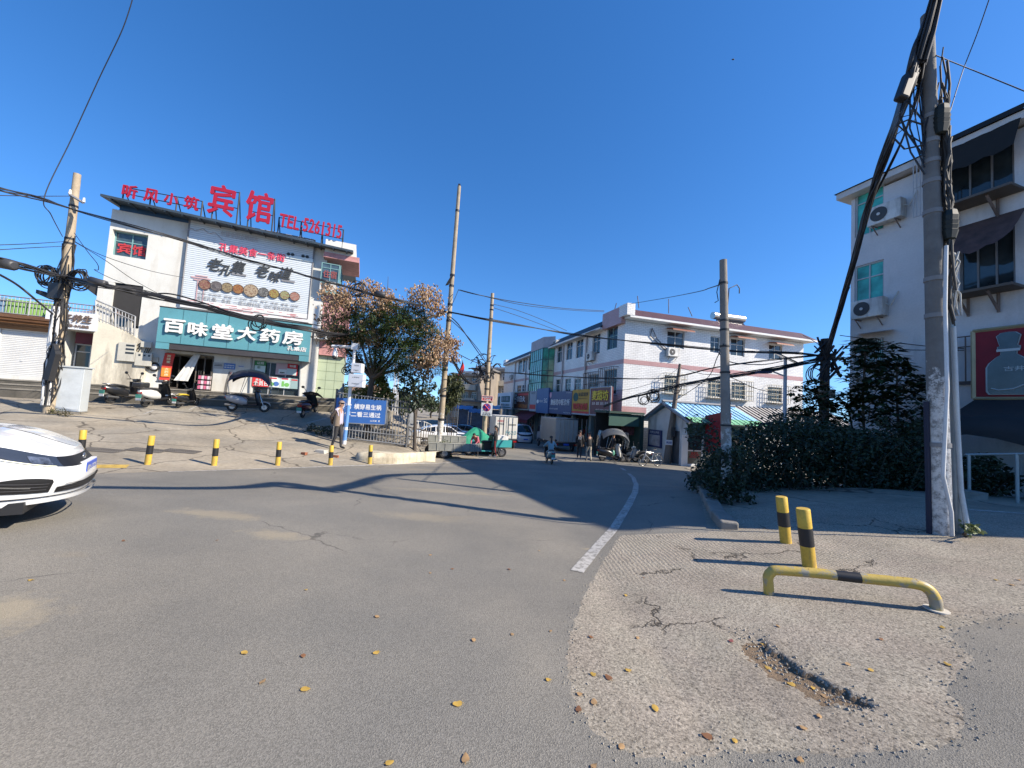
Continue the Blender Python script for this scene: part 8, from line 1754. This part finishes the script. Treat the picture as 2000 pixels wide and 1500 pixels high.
# ================================================================ people
def person(label,pos,yaw,H,joints,cols,hat=None,hair='short',extra=None,rad=None):
    """joints in metres for a 1.7 m figure facing +x; cols: material per region"""
    T=thing('person',label,'person',pos,yaw); k=H/1.7
    J={'pelvis':(0,0,.92),'waist':(0,0,1.06),'chest':(.01,0,1.27),'neck':(.0,0,1.46),'jaw':(.025,0,1.54),'head':(.02,0,1.62),'crown':(.0,0,1.69),
       'hipL':(0,.09,.88),'hipR':(0,-.09,.88),'kneeL':(.02,.1,.48),'kneeR':(.02,-.1,.48),'ankL':(-.02,.1,.08),'ankR':(-.02,-.1,.08),'toeL':(.15,.12,.04),'toeR':(.15,-.12,.04),
       'shL':(0,.17,1.39),'shR':(0,-.17,1.39),'elL':(-.03,.23,1.12),'elR':(-.03,-.23,1.12),'wrL':(.05,.22,.87),'wrR':(.05,-.22,.87)}
    J.update(joints)
    R_={'pelvis':.145,'waist':.135,'chest':.15,'neck':.055,'jaw':.07,'head':.092,'crown':.075,'hipL':.095,'hipR':.095,'kneeL':.062,'kneeR':.062,'ankL':.045,'ankR':.045,'toeL':.035,'toeR':.035,'shL':.07,'shR':.07,'elL':.048,'elR':.048,'wrL':.034,'wrR':.034}
    if rad: R_.update(rad)
    E_=[('pelvis','waist'),('waist','chest'),('chest','neck'),('neck','jaw'),('jaw','head'),('head','crown')]
    for s in 'LR': E_+=[('pelvis','hip'+s),('hip'+s,'knee'+s),('knee'+s,'ank'+s),('ank'+s,'toe'+s),('chest','sh'+s),('sh'+s,'el'+s),('el'+s,'wr'+s)]
    reg={'head':'skin','jaw':'skin','crown':'skin','neck':'skin','toeL':'shoe','toeR':'shoe','wrL':'sleeve','wrR':'sleeve','elL':'sleeve','elR':'sleeve','shL':'top','shR':'top','chest':'top','waist':'top','pelvis':'top','hipL':'leg','hipR':'leg','kneeL':'leg','kneeR':'leg','ankL':'leg','ankR':'leg'}
    P_={n:V(p)*k for n,p in J.items()}
    for s,sg in(('L',1),('R',-1)):   # hands: palm and five fingers
        w=P_['wr'+s]; d=(w-P_['el'+s]).normalized(); side=d.cross(V((1,0,0))).normalized() if abs(d.x)<.9 else V((0,1,0)); fw=side.cross(d).normalized()
        pl=w+d*.075*k; P_['palm'+s]=pl; R_['palm'+s]=.032; E_.append(('wr'+s,'palm'+s)); reg['palm'+s]='skin'
        for i in range(4):
            a=pl+fw*(i-1.5)*.017*k+d*.035*k; b=a+d*(.045-.006*abs(i-1.2))*k+side*.012*k
            for n,p_,pr_ in(('f%d'%i+s,a,'palm'+s),('g%d'%i+s,b,'f%d'%i+s)): P_[n]=p_; R_[n]=.0095; E_.append((pr_,n)); reg[n]='skin'
        a=w+d*.035*k+fw*.035*k; P_['t'+s]=a+d*.03*k+fw*.012*k; R_['t'+s]=.011; E_.append(('palm'+s,'t'+s)); reg['t'+s]='skin'
    names=list(P_); ix={n:i for i,n in enumerate(names)}
    me=bpy.data.meshes.new('body'); me.from_pydata([P_[n] for n in names],[(ix[a],ix[b]) for a,b in E_],[]); ob=bpy.data.objects.new('body',me); COL.objects.link(ob)
    md=ob.modifiers.new('skin','SKIN'); md.use_smooth_shade=True
    for n in names:
        sv=me.skin_vertices[0].data[ix[n]]; r=R_[n]*k; sv.radius=(r,r); sv.use_root=(n=='pelvis')
    if True:
        for n,f in(('chest',(1.0,.72)),('waist',(1.,.75)),('pelvis',(1.,.8))): pass
    s2=ob.modifiers.new('sub','SUBSURF'); s2.levels=2; s2.render_levels=2
    dg=bpy.context.evaluated_depsgraph_get(); m2=bpy.data.meshes.new_from_object(ob.evaluated_get(dg)); bpy.data.objects.remove(ob); bpy.data.meshes.remove(me)
    keys=[]; 
    for q in cols: m2.materials.append(cols[q]) ; keys.append(q)
    # region by nearest bone
    segs=[(P_[a],P_[b],reg[b] if b not in('hipL','hipR','shL','shR') else reg[b]) for a,b in E_]
    h0=P_['jaw']
    for p in m2.polygons:
        c=V(p.center); best=9;rg='top'
        for a,b,r_ in segs:
            d=b-a; t=max(0,min(1,(c-a).dot(d)/max(d.length_squared,1e-9))); dd=(c-a-d*t).length
            if r_=='leg' and c.z>P_['hipL'].z+.0*k: r_='top'
            if dd<best: best=dd; rg=r_
        p.material_index=keys.index(rg) if rg in keys else keys.index('top'); p.use_smooth=True
    # nose and brow: pull the face out a little
    hd=P_['head']
    for v in m2.vertices:
        d=v.co-hd
        if d.length<.13*k: v.co.y=hd.y+(v.co.y-hd.y)*.86
        if d.x>.07*k and abs(d.y)<.02*k and -.035*k<d.z<.01*k: v.co.x+=.02*k
    b=bpy.data.objects.new('body',m2); COL.objects.link(b); b.parent=T
    fm_=MB()
    for s in(-1,1): fm_.ball(hd+V((.083*k,s*.03*k,.012*k)),.009*k,6,4); 
    fm_.box(hd+V((.082*k,-.022*k,-.052*k)),hd+V((.09*k,.022*k,-.046*k))); fm_.build('facial_features',M('eye_dark',(.03,.02,.02)),T)
    em=MB()
    for s in(-1,1): em.ball(hd+V((-.005*k,s*.082*k,-.005*k)),(.018*k,.012*k,.028*k),8,6)
    em.build('ear',cols['skin'],T)
    hm=M('hair_black',(.012,.011,.012),r=.5); mb=MB(); mb.ball(hd+V((-.018*k,0,.035*k)),(.098*k,.09*k,.095*k),14,8,z0=-.35)
    if hair in('tail','long'): mb.tube([hd+V((-.09*k,0,.05*k)),hd+V((-.13*k,0,-.02*k)),hd+V((-.12*k,0,-.16*k)),hd+V((-.11*k,0,-.30*k))],[.03*k,.038*k,.034*k,.01*k],8)
    mb.build('hair',hm,T)
    if hat:
        mb=MB(); mb.ball(hd+V((0,0,.045*k)),(.108*k,.1*k,.085*k),14,6,z0=0.); mb.add([hd+V(q)*k for q in((.05,-.085,.05),(.12,-.07,.05),(.175,0,.035),(.12,.07,.05),(.05,.085,.05))],[(0,1,2,3,4)]); mb.build('cap',hat,T)
    if extra: extra(T,P_,k)
    return T
skin=M('skin_tone',(.36,.2,.13),r=.5,v=.05)
def foot(u,v): return GP(u,v)
# man with cap, hands behind his back
fp=foot(657,877); Hm=1.04*(877-788)/745*fp.y; print('MAN',fp,Hm)
def jack(T,P_,k):
    mb=MB(); rows=[]
    for z,r0,r1 in((.82,.2,.165),(.95,.195,.16),(1.1,.185,.15),(1.25,.19,.15),(1.36,.19,.13),(1.42,.13,.09)):
        rows.append([V((r1*math.cos(a)-.01,r0*math.sin(a),z))*k for a in [RAD(38+284*i/16) for i in range(17)]])
    mb.grid(rows); mb.grid([[p*1.0+V((-.012*math.copysign(1,p.x),0,0)) for p in r] for r in rows]); mb.build('open_jacket',M('jacket_tan',(.20,.15,.105),v=.15),T)
    mb=MB(); loft(mb,[(-.2,1.0,.12,.13),(-.26,1.0,.1,.12)],10); mb.v=[tuple(V(p)*k) for p in mb.v]; mb.build('dark_bag',M('bag_dark',(.03,.02,.02)),T)
Tm=person('old man in cap and open tan jacket over lavender shirt walking by the fence',fp,RAD(-8),Hm,{'head':(.05,0,1.6),'jaw':(.05,0,1.53),'crown':(.045,0,1.665),'shL':(-.02,.18,1.38),'shR':(-.02,-.18,1.38),'elL':(-.16,.25,1.14),'elR':(-.16,-.25,1.14),'wrL':(-.21,.06,.96),'wrR':(-.21,-.06,.98),'kneeL':(.08,.09,.48),'ankL':(.1,.09,.08),'toeL':(.26,.1,.04),'kneeR':(-.02,-.09,.48),'ankR':(-.14,-.09,.1),'toeR':(.0,-.1,.04)},
 {'top':M('shirt_lavender',(.42,.38,.46)),'sleeve':M('jacket_dark_brown',(.06,.045,.035)),'leg':M('trousers_charcoal',(.03,.029,.031)),'shoe':blk_,'skin':skin},hat=M('cap_tan',(.22,.17,.14)),extra=jack)
# woman in tracksuit with red stripe
fp=foot(966,892.5); Hm=(893-833)/745*fp.y
def stripe(T,P_,k):
    mb=MB()
    for s,sg in(('L',1),('R',-1)):
        for a,b,r0,r1 in(('hip'+s,'knee'+s,.1,.07),('knee'+s,'ank'+s,.07,.055)): mb.tube([P_[a]+V((0,sg*r0*k*.95,0)),P_[b]+V((0,sg*r1*k*.95,0))],.022*k,5)
    mb.build('red_stripe',M('stripe_red',(.3,.03,.03)),T)
person('woman in black tracksuit with red leg stripe standing by the teal tricycle',fp,RAD(170),Hm,{'elL':(.02,.24,1.13),'wrL':(.24,.1,1.2),'elR':(.02,-.24,1.13),'wrR':(.24,-.08,1.2),'head':(.04,0,1.6),'kneeR':(.12,-.1,.5),'ankR':(.2,-.1,.08),'toeR':(.36,-.1,.04),'kneeL':(-.02,.1,.48),'ankL':(-.12,.1,.08),'toeL':(.04,.11,.04)},
 {'top':M('tracksuit_black',(.018,.018,.02)),'sleeve':M('tracksuit_black',(.018,.018,.02)),'leg':M('tracksuit_black',(.018,.018,.02)),'shoe':M('shoe_white',(.6,.6,.6)),'skin':skin},hair='tail',extra=stripe)
# person in pink bending over the trailer
p=V((-1.75,21.3,0)); p.z=gz(p.x,p.y)
person('person in pink top bending forward behind the flatbed trailer',p,RAD(250),1.55,{'pelvis':(-.12,0,.86),'waist':(-.02,0,1.0),'chest':(.17,0,1.12),'neck':(.34,0,1.22),'jaw':(.4,0,1.26),'head':(.45,0,1.3),'crown':(.5,0,1.36),'hipL':(-.12,.09,.82),'hipR':(-.12,-.09,.82),'shL':(.24,.17,1.18),'shR':(.24,-.17,1.18),'elL':(.34,.22,.92),'elR':(.34,-.22,.92),'wrL':(.5,.14,.78),'wrR':(.5,-.14,.78),'kneeL':(.03,.1,.46),'kneeR':(.03,-.1,.46)},
 {'top':M('top_pink',(.4,.09,.12),v=.3,vs=8),'sleeve':M('top_pink',(.4,.09,.12)),'leg':M('trousers_charcoal',(.03,.029,.031)),'shoe':blk_,'skin':skin},hair='short')
# rider on a small scooter seen from behind
fp=foot(1072.5,905); yw=RAD(97); Hs=1.0
sc_=scooter('small pale scooter ridden away from camera by a woman in a light blue jacket',fp,yw,('scooter_mint',(.2,.32,.33)),BKc,scale=.92,group=None)
person('woman with ponytail and pale blue jacket riding a scooter away from camera',V((fp.x-.18*math.cos(yw),fp.y-.18*math.sin(yw),fp.z-.13)),yw,1.62,{'pelvis':(-.05,0,.80),'waist':(-.03,0,.95),'chest':(0,0,1.17),'neck':(.01,0,1.37),'jaw':(.03,0,1.45),'head':(.03,0,1.52),'crown':(.01,0,1.59),'hipL':(-.03,.1,.8),'hipR':(-.03,-.1,.8),'kneeL':(.34,.13,.72),'kneeR':(.34,-.13,.72),'ankL':(.36,.13,.38),'ankR':(.36,-.13,.38),'toeL':(.5,.13,.36),'toeR':(.5,-.13,.36),'shL':(.0,.17,1.29),'shR':(0,-.17,1.29),'elL':(.12,.33,1.08),'elR':(.12,-.33,1.08),'wrL':(.36,.3,1.02),'wrR':(.36,-.3,1.02)},
 {'top':M('jacket_pale_blue',(.24,.36,.40)),'sleeve':M('jacket_pale_blue',(.24,.36,.40)),'leg':M('trousers_pale_grey',(.25,.28,.3)),'shoe':M('shoe_white',(.6,.6,.6)),'skin':skin},hair='tail')
# two men walking away
def stand(u,Y): p=P(u,890,Y); p.z=gz(p.x,p.y); return p
walk={'kneeL':(.1,.09,.49),'ankL':(.08,.09,.08),'toeL':(.24,.1,.04),'kneeR':(-.03,-.09,.48),'ankR':(-.18,-.09,.12),'toeR':(-.05,-.1,.04)}
def bars(T,P_,k):
    mb=MB(); 
    for y in(-.06,.06): mb.box(V((-.16,y-.02,1.18))*k,V((-.145,y+.02,1.36))*k)
    mb.build('white_stripes',M('sign_plain_white',(.7,.7,.7)),T)
p=stand(1131,24.2)
person('man in black jacket with white back stripes walking in the shade',p,RAD(80),1.72,walk,{'top':M('jacket_black',(.018,.018,.02)),'sleeve':M('jacket_black',(.018,.018,.02)),'leg':M('trousers_charcoal',(.03,.029,.031)),'shoe':M('shoe_white',(.6,.6,.6)),'skin':skin},extra=bars)
fp=foot(1149,901)
person('man in black top and khaki trousers walking away in the sun strip',fp,RAD(100),1.66,{**walk,'elL':(.05,.25,1.14),'wrL':(.22,.12,1.2),'elR':(.05,-.25,1.14),'wrR':(.22,-.12,1.2)},{'top':M('jacket_black',(.018,.018,.02)),'sleeve':M('jacket_black',(.018,.018,.02)),'leg':M('trousers_khaki',(.38,.34,.27)),'shoe':blk_,'skin':skin})
def bag(T,P_,k):
    mb=MB(); c=P_['palmL']; mb.ball(c+V((0,0,-.28)),(.14,.09,.19),12,8); mb.tube([c+V((0,.02,-.02)),c+V((0,.05,-.15))],.012,5); mb.tube([c+V((0,-.02,-.02)),c+V((0,-.05,-.15))],.012,5); mb.build('green_bag',M('bag_mint',(.15,.42,.32),r=.4,v=.2,vs=8),T)
fp=foot(1197,899.5)
person('person in dark clothes carrying a mint green plastic bag past the porch',fp,RAD(185),1.64,{**walk,'elL':(.02,.24,1.12),'wrL':(.1,.25,.88)},{'top':M('coat_dark',(.022,.024,.03)),'sleeve':M('coat_dark',(.022,.024,.03)),'leg':M('trousers_charcoal',(.03,.029,.031)),'shoe':blk_,'skin':skin},hair='short',extra=bag)
# ================================================================ far end of the street
def apartment(label,u0,v0,u1,Y,depth,matw,storeys,cols,yaw=0,zb=-3,bal=False,roofc=(.2,.2,.2)):
    a=P(u0,v0,Y); b=P(u1,v0,Y); w=(b-a).x; T=thing('apartment_building',label,'building',(a.x,Y,0),yaw); f=Fac(T,(0,0,0),(1,0,0),(0,-1,0)); zt=a.z; hs=[]; sh=(zt-zb)/storeys
    for s in range(storeys):
        for c in range(cols): x=w*(c+.5)/cols; hs.append((x-w/cols*.3,x+w/cols*.3,zb+sh*s+sh*.35,zb+sh*s+sh*.85))
    mb=MB(); f.wall(mb,0,w,zb,zt,hs,.2); mb.quad(V((0,0,zb)),V((0,0,zt)),V((0,depth,zt)),V((0,depth,zb))); mb.quad(V((w,0,zb)),V((w,depth,zb)),V((w,depth,zt)),V((w,0,zt))); mb.quad(V((0,0,zt)),V((w,0,zt)),V((w,depth,zt)),V((0,depth,zt))); mb.quad(V((0,depth,zb)),V((0,depth,zt)),V((w,depth,zt)),V((w,depth,zb))); mb.build('wall',matw,T)
    for h in hs: f.window(T,h,2,(.65,),-.15,.08)
    mb=MB(); f.box(mb,-.3,w+.3,zt,zt+.35,-depth-.3,.4); mb.build('roof',M('far_roof_grey',(.14,.13,.12)),T)
    if bal:
        for s in range(1,storeys):
            mb=MB(); f.box(mb,w*.1,w*.9,zb+sh*s-.1,zb+sh*s+.9,.01,.9); mb.build('balcony',M('far_balcony_cream',(.42,.38,.3),v=.15),T)
    mb=MB(); 
    for k in range(3): x=w*(k+.6)/3.6; mb.cyl(f.pt(x-.8,zt+.75,-2),f.pt(x+.5,zt+.85,-2),.25,n=10)
    mb.build('water_tank',M('brushed_steel',(.55,.53,.5)),T); return T
brn=M('far_wall_brown',(.23,.19,.145),v=.2,vs=.5); gry=M('far_wall_grey',(.3,.28,.25),v=.2,vs=.5); crm=M('far_wall_cream',(.42,.38,.30),v=.2,vs=.5)
apartment('far brown block with grey roof left of the slim pole',888,733,938,66,9,brn,4,3,RAD(-12),bal=True)
apartment('far taller brown block directly behind the slim pole',925,722,962,72,9,brn,4,2,RAD(-12))
apartment('far grey block with white balcony windows beside the tiled building',957,724,1004,78,9,gry,4,4,RAD(-10),bal=True)
apartment('low far cream block behind the drooping young tree',868,742,892,75,8,crm,3,2,0)
def stall(label,u0,u1,v,Y,colr):
    a=P(u0,v,Y);b=P(u1,v,Y); w=(b-a).x; z=gz(a.x,Y); T=thing('market_stall',label,'stall',(a.x,Y,z)); h=a.z-z; mb=MB()
    mb.grid([[V((w*i/8,-1.6+3.2*j/5,h-.5*abs(j/5-.5)*2+.05*math.sin(i*2.+j))) for j in range(6)] for i in range(9)]); mb.build('awning',M(*colr,v=.2,r=.5),T); mb=MB()
    for x in(0.05,w-.05):
        for y in(-1.5,1.5): mb.cyl((x,y,0),(x,y,h-.4),.04,n=6)
    mb.build('post',chrome,T); mb=MB(); mb.box((.2,-.4,0),(w-.2,.6,.8)); mb.build('counter',M('stall_counter',(.12,.13,.16),v=.4,vs=2),T)
    mb=MB(); mb.box((.0,1.52,0),(w,1.56,h-.6)); mb.build('back_sheet',M('stall_back_blue',(.07,.12,.2),v=.3),T)
stall('blue roofed market stall left of the no parking sign',893,925,790,47,('stall_blue',(.07,.16,.34))); stall('darker blue market stall right behind the no parking sign',918,950,796,42,('stall_blue_dark',(.05,.09,.2))); stall('blue and white stall behind the white box truck',955,978,790,46,('stall_pale_blue',(.2,.3,.42)))
mb=MB(); a=P(895,780,50); b=P(950,785,50); T=thing('street_shed','long low shed with dark flat roof behind the market stalls','shed',(a.x,50,gz(a.x,50))); w=(b-a).x; h=a.z-T.location.z; mb.box((0,0,0),(w,5,h-.2)); mb.build('wall',crm,T); mb=MB(); mb.box((-.4,-.8,h-.19),(w+.4,5.2,h)); mb.build('roof',M('far_roof_grey',(.14,.13,.12)),T); mb=MB()
for k in range(4): mb.box((w*(k+.2)/4,-.03,.1),(w*(k+.8)/4,-.002,h-.7))
mb.build('shop_opening',dk,T)
# low houses and trees on the skyline behind everything
rr=random.Random(71); lm=MB(); tm=MB()
def treeline(x0,x1,y0,y1,n,h0,h1):
    for i in range(n):
        t=(i+rr.random())/n; x=x0+(x1-x0)*t; y=y0+(y1-y0)*t+rr.uniform(-6,6); z=hz(x,y); h=rr.uniform(h0,h1); tm.cyl((x,y,z-.5),(x,y,z+h*.6),.18,.08,6)
        for c in range(4):
            cc=V((x+rr.uniform(-1.6,1.6),y+rr.uniform(-1.6,1.6),z+h*rr.uniform(.35,.85))); R_=h*rr.uniform(.22,.34)
            for k in range(48): leafquad(lm,cc+inball(rr,(R_,R_,R_*.85),.4),rr.uniform(.7,1.3),.34,rr,.1)
treeline(-190,-32,30,120,46,5,8); treeline(-42,-20,70,105,12,5,8); treeline(-22,20,120,125,16,5,8); treeline(20,150,110,60,34,5,8)
o=lm.build('distant_woods',leafmat('far_leaves',(.03,.045,.018),(.055,.07,.028),.2)); tag(o,'distant line of trees on the horizon behind the buildings','trees',None,'stuff')
o=tm.build('distant_tree_trunks',bark); tag(o,'trunks of the distant tree line behind the buildings','trees',None,'stuff')
for i,(u0,u1,v,Y,lb) in enumerate(((690,735,748,62,'low far house with orange roof edge behind the tree trunk'),(160,262,596,60,'low dark roofed far house seen under the stair soffit'))):
    a=P(u0,v,Y);b=P(u1,v,Y); z=hz(a.x,Y); w=(b-a).x; T=thing('far_house',lb,'house',(a.x,Y,z)); h=a.z-z; mb=MB(); mb.box((0,0,-1),(w,7,h-1.2)); mb.build('wall',crm,T); mb=MB(); mb.add([V((-.5,-.6,h-1.25)),V((w+.5,-.6,h-1.25)),V((w+.5,3.5,h)),V((-.5,3.5,h)),V((-.5,7.6,h-1.25)),V((w+.5,7.6,h-1.25))],[(0,1,2,3),(3,2,5,4)]); mb.build('roof',M('far_roof_terracotta',(.24,.14,.08) if i==0 else (.2,.13,.1),v=.2),T); mb=MB()
    for k in range(3): mb.box((w*(k+.25)/3,-.04,h-3.),(w*(k+.7)/3,-.002,h-1.7))
    mb.build('window',glassmat('dark_glass',(.025,.035,.04)),T)
for u,v0,Y,lb in((770,695,60,'thin white far mast left of the pair behind the dark tree'),(776,690,66,'thin white far mast right of the pair behind the dark tree')):
    b=P(u,800,Y); t_=P(u+3,v0,Y); mb=MB(); z=hz(b.x,Y); d=t_-V((b.x,Y,z)); 
    for q in(V((-.2,0,0)),V((.2,0,0)),V((0,.3,0))): mb.cyl(q,d+q*.4,.05,n=5)
    for k in range(14): mb.bar(V((-.2,0,0))+d*k/14,V((.2,0,0))+d*(k+1)/14,.04)
    o=mb.build('lattice_mast',M('mast_white',(.6,.6,.6)),None,(b.x,Y,z)); tag(o,lb,'mast','far masts')
